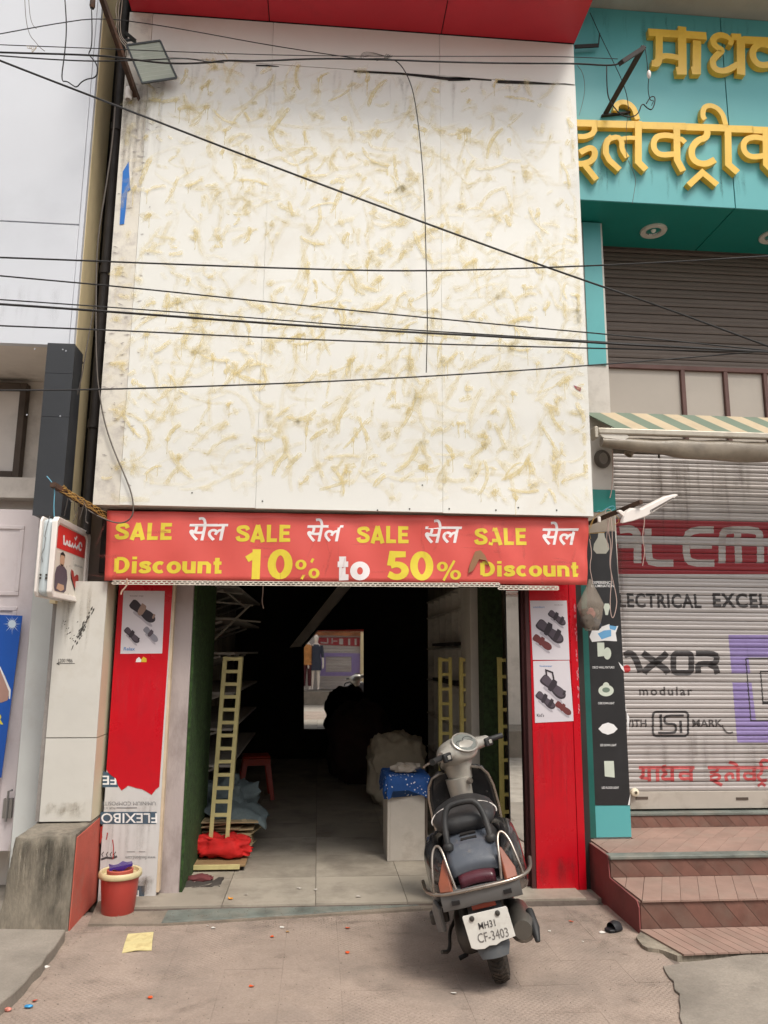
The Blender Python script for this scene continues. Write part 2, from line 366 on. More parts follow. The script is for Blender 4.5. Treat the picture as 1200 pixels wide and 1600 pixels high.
m_tile = mat('floor_tile', c(164,155,142), .62, var=.1, vscale=1.7, dirt=c(86,78,70), dscale=1.6, damt=.62, rnd=.06, bump=.15, bscale=50)
tm = MB().box(-.298, .298, -.298, .298, -.02, 0).mesh('floor_tile', m_tile)
for i in range(5):
    for j in range(12):
        if j == 0 and i != 99:
            pass
        place('floor_tile', tm, (-1.0+i*.6+.12, .02+j*.6, -.012+random.uniform(-.0006,.0006)), flo)
# ================================================================ white shop: the building
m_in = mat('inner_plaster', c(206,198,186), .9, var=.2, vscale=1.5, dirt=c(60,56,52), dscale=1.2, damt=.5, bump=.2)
m_dark = mat('dark_plaster', c(48,44,42), .9, var=.25, vscale=2)  # dark tone shared by the back wall, pillars and backing boards
m_pil = mat('mauve_plaster', c(176,164,162), .85, var=.12, vscale=2, dirt=c(104,90,84), dscale=3.6, damt=.62, bump=.25, stretch=(1,1,.4))
m_ext = mat('outer_plaster', c(200,194,184), .85, var=.1, vscale=2)
sb = thing('shop_building', 'narrow shop building with open dark ground floor under the white stained cladding', 'building', (.2, 3, G))
obj('front_wall', MB().box(-1.58, 2.0, .004, .2, 2.14, 7.6), m_dark, sb)
obj('side_wall', MB().box(-1.58, -1.28, .2, 6.7, G-.3, 7.6), m_in, sb)
obj('side_wall', MB().box(1.72, 2.0, .2, 6.7, G-.3, 7.6), m_in, sb)
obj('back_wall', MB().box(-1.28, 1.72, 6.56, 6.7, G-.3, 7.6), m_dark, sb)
obj('ceiling', MB().box(-1.28, 1.72, .2, 6.56, 2.62, 2.8), m_in, sb)
obj('roof', MB().box(-1.7, 2.05, -.02, 6.9, 7.6, 7.75), m_ext, sb)
obj('pillar', MB().box(-1.062, -.90, .0, 1.0, G, 2.139), m_pil, sb, bev=.006)
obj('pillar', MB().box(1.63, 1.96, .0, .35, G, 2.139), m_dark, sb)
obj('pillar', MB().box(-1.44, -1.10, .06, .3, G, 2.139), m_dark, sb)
obj('inner_pillar', MB().box(1.30, 1.46, .95, 1.4, -.012, 2.62), m_ext, sb, bev=.005)
m_turf = mat('turf', c(52,80,36), .95, var=.4, vscale=30, dirt=c(38,52,26), dscale=20, damt=.5, bump=1, bscale=160)
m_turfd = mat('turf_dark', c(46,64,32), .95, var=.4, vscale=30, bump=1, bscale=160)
obj('turf_lining', MB().box(-.8995, -.88, .012, 1.08, -.03, 2.13), m_turf, sb)
obj('turf_lining', MB().box(1.335, 1.50, .62, .80, -.012, 2.6), m_turfd, sb)
obj('stair_beam', MB().prism([at(x,y,Y=5.2) for x, y in ((556,880),(562,900),(470,1010),(452,1012))], (0,.5,0)), m_in, sb)
# horizontal dark lintel under the cladding
m_rust = mat('brown_lintel', c(70,52,44), .85, var=.3, vscale=8, dirt=c(36,28,24), dscale=6, damt=.6, bump=.3)
obj('lintel', MB().box(-1.5, 1.93, -.2, .0, kz(2.53), kz(2.594)), m_rust, sb)
# ---- mirror strip beside the right door frame, facing the street
m_mir = mat('mirror_glass', c(240,240,238), .03, 1, var=.02); m_mir.node_tree.nodes['Principled BSDF'].inputs['Roughness'].links and m_mir.node_tree.links.remove(m_mir.node_tree.nodes['Principled BSDF'].inputs['Roughness'].links[0])
m_mir.node_tree.nodes['Principled BSDF'].inputs['Roughness'].default_value = .015
m_frame = mat('maroon_frame', c(78,36,36), .6, var=.2, vscale=6, dirt=c(38,26,24), dscale=6, damt=.5)
ms = thing('mirror_strip', 'tall narrow mirror strip beside the red right hand board, reflecting the street', 'mirror', (1.46, .0, -.03))
a0, a1 = at(788,925,Y=.0), at(808,925,Y=.0)
obj('mirror_glass', MB().box(a0.x+.012, a1.x+.006, .0, .006, .02, 2.12), m_mir, ms)
obj('backing_board', MB().box(a0.x+.008, a1.x+.008, .0065, .03, -.02, 2.13), m_dark, ms)
df = thing('door_frame', 'dark maroon door post standing left of the red right hand board', 'door frame', (1.56, .05, G))
obj('post', MB().box(at(812,925,Y=.02).x, at(820,925,Y=.02).x+.02, .0, .16, -.036, 2.13), m_frame, df, bev=.004)
obj('inner_stop', MB().box(at(810,925,Y=.02).x, at(812,925,Y=.02).x-.002, .05, .16, -.036, 2.13), m_dark, df)
# ---- large mirror on the back wall
poly = [at(x, y, Y=6.5) for x, y in ((475,1139),(475,1003),(496,985),(568,983),(568,1139))]
wm = thing('wall_mirror', 'large mirror on the dark back wall reflecting the street and the scooter', 'mirror', (.25, 6.52, .43))
obj('mirror_glass', MB().prism([V((p.x, 6.5, p.z)) for p in poly], (0,.012,0)), m_mir, wm)
obj('backing_board', MB().box(-.28, .78, 6.513, 6.555, .4, 1.96), m_dark, wm)
# ================================================================ cladding of stained white sheets
m_clad = mat('white_sheet', c(233,232,226), .55, var=.025, vscale=1.3, dirt=c(205,194,176), dscale=1.1, damt=.33, bump=.05, bscale=8)
m_cladold = mat('dirty_sheet', c(226,220,208), .6, var=.06, vscale=4, dirt=c(150,140,140), dscale=7, damt=.55, bump=.1, bscale=20)
cl = thing('wall_cladding', 'big white cladding of flat sheets smeared with tan glue above the red sale banner', 'cladding', (.2, CY, 2.6))
xs = [kx(-1.43), at(410,500,Y=CY).x, at(690,500,Y=CY).x, kx(2.026)]
zt = at(600,112,Y=CY).z
for k in range(3):
    obj('sheet', MB().box(xs[k]+.0006, xs[k+1]-.0006, CY+random.uniform(-.001,.001), CY+.012, kz(2.604+.004*(1-k)), zt-.004), m_clad, cl, bev=.001)
    if k < 2: obj('sheet', MB().box(xs[k]+.0015, xs[k+1]-.0015, CY+.004, CY+.016, zt+.004, kz(6.62)), m_clad, cl)
    else: obj('sheet', MB().box(xs[k]+.0015, xs[k+1]-.0015, CY+.004, CY+.016, zt+.004, kz(6.62)), m_clad, cl)
obj('edge_sheet', MB().box(kx(-1.612), xs[0]-.0015, CY+.002, CY+.014, kz(2.606), kz(6.62)), m_cladold, cl, label='dirty left edge sheet with scraped grey marks')
obj('frame', MB().box(kx(-1.608), kx(2.02), CY+.018, .0, kz(2.606), kz(6.62)), m_ext, cl)
m_blk = flat('black_gap', c(26,22,22), .8)
tb = MB()                                              # torn open joint below the top row
for x0, x1, t0, t1 in ((553,700,3,5),(700,735,6,3),(705,768,2,2),(775,868,5,2),(400,436,2,1),(868,898,1,1)):
    yy = lambda x: 110+(x-553)*.058+ (0 if x < 700 else 2)
    tb = MB(); tb.face([at(x0,yy(x0),Y=CY-.0022), at((x0+x1)/2,yy((x0+x1)/2)-1,Y=CY-.0022), at(x1,yy(x1),Y=CY-.0022), at(x1,yy(x1)+t1,Y=CY-.0022), at((x0+x1)/2,yy((x0+x1)/2)+t0*.8,Y=CY-.0022), at(x0,yy(x0)+t0,Y=CY-.0022)]); obj('torn_joint', tb, m_blk, cl)
m_bluet = flat('blue_film', c(28,112,196), .5)
obj('film_scrap', MB().prism([at(x,y,Y=CY-.001) for x, y in ((192,268),(201,253),(203,290),(204,296),(199,300),(197,320),(196,332),(194,350),(187,351),(189,318))], (0,-.0015,0)), m_bluet, cl)
obj('film_scrap', MB().prism([at(x,y,Y=CY-.001) for x, y in ((896,602),(908,606),(907,612),(900,608))], (0,-.0015,0)), flat('red_film', c(150,50,80)), cl)
# glue smears: brushed flat strokes with drips, one mass
def glue_mat():
    m = bpy.data.materials.new('glue'); m.use_nodes = True; n = m.node_tree.nodes; L = m.node_tree.links; b = n['Principled BSDF']
    b.inputs['Roughness'].default_value = .45
    uv = n.new('ShaderNodeUVMap'); mp = n.new('ShaderNodeMapping'); mp.inputs['Scale'].default_value = (.55, 5, 1); L.new(uv.outputs[0], mp.inputs[0])
    nz = n.new('ShaderNodeTexNoise'); nz.inputs['Scale'].default_value = 1.4; nz.inputs['Detail'].default_value = 2.5; L.new(mp.outputs[0], nz.inputs[0])
    at_ = n.new('ShaderNodeAttribute'); at_.attribute_name = 'amount'
    n2 = n.new('ShaderNodeTexNoise'); n2.inputs['Scale'].default_value = 2.2; n2.inputs['Detail'].default_value = 6; L.new(uv.outputs[0], n2.inputs[0])
    def mth(op, a, q):
        x = n.new('ShaderNodeMath'); x.operation = op; x.use_clamp = op == 'MULTIPLY'
        for i, z in enumerate((a, q)):
            if isinstance(z, (int, float)): x.inputs[i].default_value = z
            else: L.new(z, x.inputs[i])
        return x.outputs[0]
    mr = n.new('ShaderNodeMapRange'); L.new(nz.outputs['Fac'], mr.inputs[0]); mr.inputs[1].default_value = .33; mr.inputs[2].default_value = .68
    m2 = n.new('ShaderNodeMapRange'); L.new(n2.outputs['Fac'], m2.inputs[0]); m2.inputs[1].default_value = .3; m2.inputs[2].default_value = .55
    al = mth('MULTIPLY', mth('MULTIPLY', mr.outputs[0], m2.outputs[0]), at_.outputs['Fac'])
    al = mth('MULTIPLY', mth('ADD', al, mth('MULTIPLY', at_.outputs['Fac'], .3)), 1.0)
    tr = n.new('ShaderNodeBsdfTransparent'); mx = n.new('ShaderNodeMixShader'); L.new(al, mx.inputs[0]); L.new(tr.outputs[0], mx.inputs[1]); L.new(b.outputs[0], mx.inputs[2])
    cr = n.new('ShaderNodeMix'); cr.data_type = 'RGBA'; L.new(nz.outputs['Fac'], cr.inputs[0]); cr.inputs[6].default_value = c(244,234,196); cr.inputs[7].default_value = c(234,212,144); L.new(cr.outputs[2], b.inputs['Base Color'])
    L.new(mx.outputs[0], n['Material Output'].inputs[0]); return m
def glue(parent, x0, x1, z0, z1, n):
    rr = random.Random(11); vs, fs, uvs, am = [], [], [], []; lay = [0]
    def rib(pts, ws, amt, ends=True):
        y = CY-.0026-lay[0]*2.2e-6; lay[0] += 1; o = len(vs); k = len(pts); s0 = rr.uniform(0, 200); t0 = rr.uniform(0, 200); l = 0
        Lp, Rp = ribbon(pts, 1.)
        for i in range(k):
            if i: l += math.hypot(pts[i][0]-pts[i-1][0], pts[i][1]-pts[i-1][1])
            for sgn, q, e in ((-1, Lp[i], 0), (0, pts[i], 1), (1, Rp[i], 0)):
                d = (q[0]-pts[i][0], q[1]-pts[i][1]); vs.append((pts[i][0]+d[0]*ws[i], y, pts[i][1]+d[1]*ws[i]))
                uvs.append((s0+l/.05, t0+sgn*.5)); am.append(amt*(1 if e else rr.uniform(.55, .95))*(1 if 0 < i < k-1 else .55))
        for i in range(k-1):
            for j in (0, 1):
                a = o+i*3+j; fs.append((a, a+1, a+4, a+3))
    for _ in range(n):
        x, z = rr.uniform(x0, x1), rr.uniform(z0, z1)
        dens = NZ.noise(V((x*1.1, 4.2, z)))
        if rr.random() > .75+dens*.6 - (.3 if z > z1-.35 else 0): continue
        a = rr.choice((rr.uniform(20, 75), rr.uniform(20, 75), rr.uniform(-25, 25), rr.uniform(80, 130))); a = R(a)
        L_ = rr.choice((.05, .07, .1, .14, .2, .28))*rr.uniform(.8, 1.3); w = rr.uniform(.02, .045)*(1 if L_ < .15 else .85); bend = rr.uniform(-1.8, 1.8)
        pts = []; k = 9; px, pz = x, z
        for i in range(k):
            pts.append((px, pz)); aa = a+bend*(i/k-.5); px += cos(aa)*L_/k; pz += sin(aa)*L_/k
        pts = [(min(max(p[0], x0+.02), x1-.03), min(max(p[1], z0-.03), z1+.06)) for p in pts]
        amt = rr.choice((.11, .17, .24, .33, .45, .65))
        ws = [w*(.5+.5*min(1, 4.5*min((i+.5)/k, 1-(i-.3)/k)))*rr.uniform(.8, 1.15) for i in range(k)]
        rib(pts, ws, amt)
        if rr.random() < .4: rib([(p[0]+rr.uniform(-.02,.02), p[1]+rr.uniform(-.02,.02)) for p in pts], [q*1.7 for q in ws], amt*.35)
        if amt > .5 and rr.random() < .5:
            for _d in range(rr.choice((1, 1, 2, 3))):
                q = rr.choice(pts[1:-1]); l = rr.uniform(.03, .15); qx = q[0]+rr.uniform(-.008,.008)
                dp = [(qx+.0015*sin(i*1.7), q[1]-l*i/6) for i in range(7)]
                rib(dp, [.009, .006, .0045, .004, .004, .005, .006], min(1, amt*1.25))
                if rr.random() < .6: rib([(qx-.015, q[1]+.004), (qx, q[1]-.005), (qx+.001, q[1]-.03)], [.03, .028, .006], amt)
    me = bpy.data.meshes.new('glue_smear'); me.from_pydata(vs, [], fs); me.materials.append(glue_mat())
    u = me.uv_layers.new(name='UVMap'); A = me.attributes.new('amount', 'FLOAT', 'POINT')
    for lp in me.loops: u.data[lp.index].uv = uvs[lp.vertex_index]
    for i, q in enumerate(am): A.data[i].value = q
    o = bpy.data.objects.new('glue_smear', me); COL.objects.link(o); o.parent = parent; o.location = -wloc(parent); o['kind'] = 'stuff'
glue(cl, kx(-1.58), kx(2.01), kz(2.68), kz(6.17), 1900)
wl_ = []; rr = random.Random(21)                    # long faint washes of glue under the brush marks
for _ in range(330):
    x, z, a, l = rr.uniform(kx(-1.4), kx(1.9)), rr.uniform(kz(2.75), kz(6.0)), rr.choice((rr.uniform(.3,1.3), rr.uniform(-.2,.2), rr.uniform(1.4,1.8), rr.uniform(-1.2,-.4))), rr.uniform(.12, .5); bd = rr.uniform(-1.6, 1.6); k = 9; P_ = []
    for i in range(k): P_.append((x, z)); x += cos(a+bd*(i/k-.5))*l/k; z += sin(a+bd*(i/k-.5))*l/k
    P_ = [(min(max(p[0], kx(-1.57)), kx(1.98)), min(max(p[1], kz(2.64)), kz(6.2))) for p in P_]
    w = rr.uniform(.03, .075); wl_.append((P_, [w*rr.uniform(.85,1.1) for _k in P_], rr.uniform(.25, .6)))
smears('glue_wash', cl, plane((0, CY-.0012, 0)), wl_, smear_mat('glue_wash', c(240,230,198), c(226,206,146), .25), .0003, 4)
smears('grime', cl, plane((0, CY-.0008, 0)), runs(26, kx(-1.6), kx(-1.3), kz(6.0), .3, 1.2, .03, .09, .35, 8)+runs(30, kx(-1.4), kx(2.0), zt-.01, .1, .5, .02, .07, .3, 9), smear_mat('grime_grey', c(150,140,130), c(110,100,94), .3), .0001, 5)
# small scuffs on the dirty edge strip
rr = random.Random(5); sc = MB()
for _ in range(70):
    x, z = kx(rr.uniform(-1.59,-1.34)), kz(rr.uniform(2.75, 6.1)); a = rr.uniform(-.5,.5); l = rr.uniform(.006,.03)
    sc.face([(x-l*cos(a), CY-.0024-_*1e-6, z-l*sin(a)), (x, CY-.0024-_*1e-6, z-.003), (x+l*cos(a), CY-.0024-_*1e-6, z+l*sin(a)), (x, CY-.0024-_*1e-6, z+.004)])
o = obj('scuff_mark', sc, flat('scuff_grey', c(160,152,150)), cl); o['kind'] = 'stuff'
sc = MB()
for x, y in ((1026,1),):
    pass
for (x, y) in [(300,770),(410,783),(590,797),(640,795),(702,795),(775,797),(810,793),(870,797),(164,535),(744,740),(660,758)]:
    p = at(x, y, Y=CY-.003); sc.lathe([(.004,0),(.006,.001),(.001,.003)], (p.x, p.y, p.z), 6, 'y')
obj('screw_head', sc, m_blk, cl)['kind'] = 'stuff'
# ================================================================ red canopy above
m_redc = mat('red_sheet', c(186,26,44), .42, var=.06, vscale=2, dirt=c(120,24,34), dscale=2.5, damt=.3)
cz = at(897,70,Y=CY).z+.01
rc = thing('red_canopy', 'deep red projecting canopy over the top of the white cladding', 'canopy', (.2, -.6, cz))
xx = [kx(-1.6), at(421,33,Z=cz).x, at(690,50,Z=cz).x, kx(2.035)]
for k in range(3):
    obj('soffit_sheet', MB().box(xx[k]+.004, xx[k+1]-.004, -.88, CY-.005, cz, cz+.012), m_redc, rc)
    obj('front_sheet', MB().box(xx[k]+.004, xx[k+1]-.004, -.896, -.882, cz-.002, cz+.95), m_redc, rc)
obj('core', MB().box(kx(-1.6), kx(2.035), -.88, .0, cz+.014, cz+.94), m_blk, rc)

gl_list = []; rr = random.Random(31)                       # dirt trodden into the pavement and swept against the steps
for _ in range(210):
    t = rr.random(); x, y = (rr.uniform(-1.45, 1.85), rr.uniform(-2.3, -.45)) if t < .5 else (rr.uniform(-1.45, 1.9), rr.gauss(-.52, .1)) if t < .75 else (rr.gauss(1.82, .08), rr.uniform(-1.1,-.3)) if t < .87 else (rr.gauss(-1.36, .07), rr.uniform(-1.2,-.5))
    a = rr.uniform(-.5, .5) if t < .75 else rr.uniform(1.2, 1.9); l = rr.uniform(.06, .42); k = 7; P_ = [(x+cos(a+.5*sin(_)*i/k)*l*(i/k-.5), y+sin(a+.5*sin(_)*i/k)*l*(i/k-.5)) for i in range(k)]; w = rr.uniform(.05, .2)
    gl_list.append((P_, [w*rr.uniform(.7,1.2) for _k in P_], rr.uniform(.06, .26)))
smears('dirt_stain', pav, lambda u, v, h=0: V((u, v, G+.0012+h)), gl_list, smear_mat('ground_dirt', c(110,98,88), c(74,66,60), .25, .9), .0002, 6)
pl_list = []
for _ in range(70):
    x, y = rr.uniform(-1.45, 1.85), rr.uniform(-2.3, -.5); a = rr.uniform(-.4,.4); l = rr.uniform(.1,.5); k = 7
    pl_list.append(([(x+cos(a)*l*(i/k-.5), y+sin(a)*l*(i/k-.5)) for i in range(k)], [rr.uniform(.03,.12)]*k, rr.uniform(.1,.35)))
smears('dust_patch', pav, lambda u, v, h=0: V((u, v, G+.0020+h)), pl_list, smear_mat('ground_dust', c(196,180,164), c(182,164,148), .25, .9), .0002, 7)
# ================================================================ left building
m_acp = mat('pale_panel', c(214,217,224), .4, var=.02, vscale=1, dirt=c(190,192,198), dscale=1.2, damt=.25)
m_cream = mat('cream_wall', c(226,208,168), .8, var=.08, vscale=2, dirt=c(160,148,120), dscale=2.4, damt=.45, bump=.1, stretch=(1,1,.3))
m_wall = mat('stained_wall', c(222,214,206), .85, var=.1, vscale=1.6, dirt=c(140,130,122), dscale=2, damt=.5, bump=.15)
m_black = mat('black_panel', c(52,54,58), .45, var=.15, vscale=2, dirt=c(80,80,82), dscale=2, damt=.3)
m_gapshade = mat('gap_shade_wall', c(58,50,42), .9, var=.3, vscale=2, dirt=c(28,24,22), dscale=2, damt=.6)  # shade of the deep gap, with some grime, painted into the wall colour
lb = thing('neighbour_building', 'pale panel clad building at the left with a cream side wall and dark gap', 'building', (-3, 0, G))
zb = 3.706
obj('wall', MB().box(-6.5, -1.801, .45, 6.5, G-.3, 9.5), m_wall, lb)
obj('side_wall', MB().box(-1.80, -1.764, -.30, .06, 1.9, 9.5), m_cream, lb)
obj('inner_side_wall', MB().box(-1.80, -1.775, .061, 6.0, 1.0, 9.5), m_gapshade, lb)
obj('upper_wall', MB().box(-6.5, -1.801, .2, .449, 3.74, 9.5), m_wall, lb)
obj('facade_panel', MB().box(-6.5, -1.80, -.35, -.30, zb, at(0,345,Y=-.35).z-.005), m_acp, lb, bev=.002)
obj('facade_panel', MB().box(-6.5, -1.80, -.35, -.30, at(0,345,Y=-.35).z+.005, 9.5), m_acp, lb, bev=.002)
obj('edge_trim', MB().box(-1.797, -1.768, -.345, -.301, zb, 9.5), m_acp, lb)
obj('soffit', MB().box(-6.5, -1.801, -.30, .449, zb+.002, zb+.03), m_wall, lb)
# window pane in the recess, and its frame
m_pane = mat('dusty_pane', c(222,214,208), .35, var=.08, vscale=1.5, dirt=c(140,134,130), dscale=1.5, damt=.4)
m_wood = mat('dark_wood', c(84,72,64), .7, var=.2, vscale=4)
w0, w1 = at(34,612,Y=.4), at(32,738,Y=.4)
wn = obj('window', MB().box(-6, w0.x, .40, .42, w1.z, w0.z), m_pane, lb)
fr = MB().box(w0.x, w0.x+.05, .36, .44, w1.z-.06, w0.z+.06).box(-6, w0.x, .36, .44, w0.z, w0.z+.06).box(-6, w0.x, .36, .44, w1.z-.06, w1.z)
obj('window_frame', fr, m_wood, wn, bev=.004)
obj('beam', MB().box(-6, -1.9, .30, .449, w1.z-.22, w1.z-.062), m_wall, lb)
# pale pier right of the door
p0 = at(78,935,Y=-.02); p1 = at(42,1280,Y=-.02)
obj('pier', MB().box(at(36,1100,Y=-.02).x, -1.80, -.02, .44, G, 2.45), mat('pale_pier', c(206,208,206), .7, var=.06, vscale=2, dirt=c(160,150,140), dscale=2, damt=.35), lb, bev=.004)
# black clad box between window and cream wall
bb = thing('black_pilaster', 'black sheet clad pilaster box hanging beside the cream wall at left', 'pilaster', (-1.95, -.4, 2.45))
b0, b1 = at(64,535,Y=-.5), at(38,805,Y=-.5); bxr = at(104,700,Y=-.5).x
zs = [b1.z, at(50,650,Y=-.5).z, at(55,582,Y=-.5).z, b0.z]
for k in range(3): obj('sheet', MB().box(b1.x+.05, bxr, -.5, -.488, zs[k]+.0012, zs[k+1]-.0012), m_black, bb)
obj('core', MB().box(b1.x+.052, bxr-.002, -.487, -.31, b1.z+.003, b0.z-.003), m_black, bb)
rv = MB()
for x, y in ((102,546),(107,548),(58,545),(46,648),(98,650)):
    p = at(x-4, y, Y=-.503); rv.lathe([(.005,0),(.006,.002),(.001,.004)], (min(p.x,bxr-.02), -.504, p.z), 8, 'y')
obj('rivet', rv, m_acp, bb)['kind'] = 'stuff'
# folding door
m_door = mat('mauve_door', c(222,212,214), .55, var=.06, vscale=2, dirt=c(180,164,160), dscale=3, damt=.4)
dr = thing('panel_door', 'pale mauve metal door with recessed panels at the left edge', 'door', (-2.6, .2, .1))
dz0, dz1 = .22, 2.62; dxr = at(54,900,Y=.2).x
obj('leaf', MB().box(-3.6, dxr, .2, .25, dz0, dz1), m_door, dr, bev=.004)
for i, (za, zb_) in enumerate(((1.98, 2.5), (1.2, 1.9), (.35, 1.1))):
    for xo in (0, -.62):
        x1 = dxr-.1+xo; x0 = x1-.42
        fb = MB()
        for q in ((x0,x1,za,za+.03),(x0,x1,zb_-.03,zb_),(x0,x0+.03,za+.031,zb_-.031),(x1-.03,x1,za+.031,zb_-.031)): fb.box(q[0],q[1],.188,.1995,q[2],q[3])
        obj('panel_moulding', fb, m_door, dr, bev=.004)
bl = at(12,1255,Y=.17)
obj('bolt', MB().box(bl.x-.03, bl.x+.03, .17, .199, bl.z-.1, bl.z+.03).tube([(bl.x,.165,bl.z-.12),(bl.x,.165,bl.z+.08),(bl.x+.03,.15,bl.z+.09)], .008), mat('steel', c(170,168,166), .35, .8), dr)
# blue poster on the door
m_blue = mat('blue_print', c(28,86,176), .35, var=.1, vscale=1)
po = thing('blue_poster', 'blue printed banner with a white sunburst and yellow letter at left edge', 'poster', (-2.5, .1, .6))
pf = pxplane(.13)
obj('sheet', MB().prism([at(x,y,Y=.13) for x, y in ((-140,955),(35,962),(2,1215),(-140,1215))], (0,.006,0)), m_blue, po)
sb_ = MB(); ce = (19, 975)
for k in range(16):
    a = k*22.5; l = (17, 11)[k % 2]
    sb_.face([pf(ce[0]+3*cos(R(a-11)), ce[1]+4*sin(R(a-11)), .002+k*1e-5), pf(ce[0]+l*cos(R(a))*.85, min(max(ce[1]+l*sin(R(a)), 962), 995), .002+k*1e-5), pf(ce[0]+3*cos(R(a+11)), ce[1]+4*sin(R(a+11)), .002+k*1e-5)])
sb_.face([pf(ce[0]+6*cos(R(a)), ce[1]+6*sin(R(a)), .0025) for a in range(0, 360, 20)])
obj('sunburst', sb_, flat('pale_sun', c(206,222,238)), po)
obj('printed_foot', MB().face([pf(x, y, .002) for x, y in ((-30,1040),(0,1046),(8,1056),(15,1082),(12,1094),(2,1098),(-30,1090))]), flat('foot_print', c(176,138,126)), po)
obj('lettering', text('R', 22, lambda u, v, h=0: pf(u-8.0, 1131-v, .003+h), 0, 0, .9, .8), flat('print_yellow', c(222,210,60)), po)
obj('white_line', MB().face([pf(x, y, .0024) for x, y in ((-2,1040),(1,1042),(17,1078),(16,1092),(14,1092),(14,1080))]), flat('print_white', c(235,235,235)), po)
# ---------------- white tile-clad column on a concrete plinth
m_wt = mat('column_sheet', c(206,203,196), .6, var=.05, vscale=2, dirt=c(176,166,150), dscale=2.4, damt=.4, bump=.05)
tc_ = thing('white_column', 'white sheet clad column with black smudges standing on the concrete plinth', 'column', (-1.6, -.12, .5))
cx0, cx1 = at(76,1100,Y=-.25).x, at(149,1180,Y=-.25).x
zj = at(110,1153,Y=-.25).z; zt_ = at(110,908,Y=-.25).z
obj('recess_wall', MB().box(-1.80, -1.45, .031, .06, 1.9, 2.62), mat('brown_grey_wall', c(118,104,94), .85, var=.15, vscale=3, dirt=c(70,60,54), dscale=3, damt=.5), lb)
obj('sheet', MB().box(cx0, cx1, -.25, -.238, .502, zj-.003), m_wt, tc_, bev=.001)
obj('sheet', MB().box(cx0, cx1, -.25, -.238, zj+.003, zt_), m_wt, tc_, bev=.001)
m_cs = mat('cream_side', c(214,204,176), .6, var=.05, vscale=2)
obj('side_sheet', MB().box(cx1-.012, cx1-.0005, -.2375, .03, .502, zj-.003), m_cs, tc_)
obj('side_sheet', MB().box(cx1-.012, cx1-.0005, -.2375, .03, zj+.003, zt_), m_cs, tc_)
obj('core', MB().box(cx0-.03, cx1-.013, -.236, .03, .502, zt_), mat('grey_render', c(150,144,140), .9, var=.2, vscale=6, dirt=c(84,80,78), dscale=6, damt=.5, bump=.4), tc_)
cf = pxplane(-.2505); sm = MB(); rr = random.Random(3)
for _ in range(60):                      # black smudge
    t = rr.gauss(0, 1); u = rr.gauss(0, .35); x = 129+t*6-u*7; y = 982-t*13+u*4; l = rr.uniform(1, 4.5); w = rr.uniform(.4, 1.4)
    sm.face([cf(x-l*.45, y+l, .0006+_*2e-6), cf(x-w, y-w*.3, .0006+_*2e-6), cf(x+l*.45, y-l, .0006+_*2e-6), cf(x+w, y+w*.3, .0006+_*2e-6)])
for _ in range(14):
    x, y, l = rr.uniform(99, 125), rr.uniform(968, 1010), rr.uniform(.8, 2); sm.face([cf(x-l, y+l, .0006), cf(x-.4, y-.6, .0006), cf(x+l, y-l*.6, .0006), cf(x+.5, y+.6, .0006)])
obj('smudge', sm, flat('soot', c(70,66,62)), tc_)
ht = text('12001986', 8.2, lambda u, v, h=0: cf(90+u, 1035-v, .001), 0, 0, .72)
obj('lettering', ht, flat('marker_ink', c(48,46,46)), tc_); ht = MB(); stroke(ht, lambda u, v, h=0: cf(u, v, .001), [(89,1037),(117,1036.5)], .9); stroke(ht, lambda u, v, h=0: cf(u, v, .0011), [(93,1034.5),(89,1037),(93,1039)], .9)
obj('drawn_arrow', ht, flat('marker_ink', c(48,46,46)), tc_, kind='stuff')
# notice stuff behind light box: small slots
pl = thing('concrete_plinth', 'grey weathered concrete plinth under the white column, right side painted red', 'plinth', (-1.65, -.3, G))
f0, f1 = at(2,1452,Z=G), at(107,1456,Z=G); yF = f1.y
t1 = at(113,1305,Y=yF+.01); t0 = at(24,1303,Y=yF+.01); bk = at(154,1277,Y=.0)
XR = f1.x; zT = t1.z
blk_ = obj('block', MB().hexa([(f0.x-.03,yF,G-.1),(XR-.006,yF,G-.1),(XR-.006,.05,G-.1),(f0.x-.03,.05,G-.1)], [(t0.x-.01,yF+.03,zT-.01),(XR-.006,yF+.03,zT),(XR-.006,.05,.50),(t0.x-.03,.05,.50)]), m_cdirty, pl, 45)
bm = bmesh.new(); bm.from_mesh(blk_.data); bmesh.ops.subdivide_edges(bm, edges=bm.edges[:], cuts=14, use_grid_fill=True); bm.normal_update()
for q in bm.verts:
    ne = sum(1 for e in q.link_edges if e.calc_face_angle(0) > .6); k = NZ.noise(q.co*9)*.009+NZ.noise(q.co*28)*.005-(.012+.012*NZ.noise(q.co*14) if ne else 0)
    if q.co.x < XR-.012-wloc(pl).x or ne: q.co += q.normal*k*(.25 if q.co.x > XR-.012-wloc(pl).x else 1)
bm.to_mesh(blk_.data); bm.free()
smears('grime', pl, lambda u, v, h=0: V((u, yF+.03*(v-G)/(zT-G)-.013-h, v)), runs(26, f0.x+.02, XR-.03, zT-.01, .08, .42, .03, .09, .42, 3), smear_mat('plinth_black', c(60,58,52), c(40,38,34), .3, .9), .001, 2)
smears('lime_run', pl, lambda u, v, h=0: V((u, yF+.03*(v-G)/(zT-G)-.0135-h, v)), runs(12, f0.x+.02, XR-.03, zT-.02, .1, .35, .008, .02, .6, 5), smear_mat('plinth_lime', c(196,186,168), c(180,170,150), .3, .9), .001, 3)
m_redp = mat('red_paint', c(192,92,76), .8, var=.1, vscale=5, dirt=c(150,128,112), dscale=4, damt=.42, bump=.25)
obj('painted_side', MB().prism([(XR-.004,yF+.012,G),(XR-.004,.0,G),(XR-.004,.0,.485),(XR-.004,yF+.04,zT-.02)], (.006,0,0)), m_redp, pl)
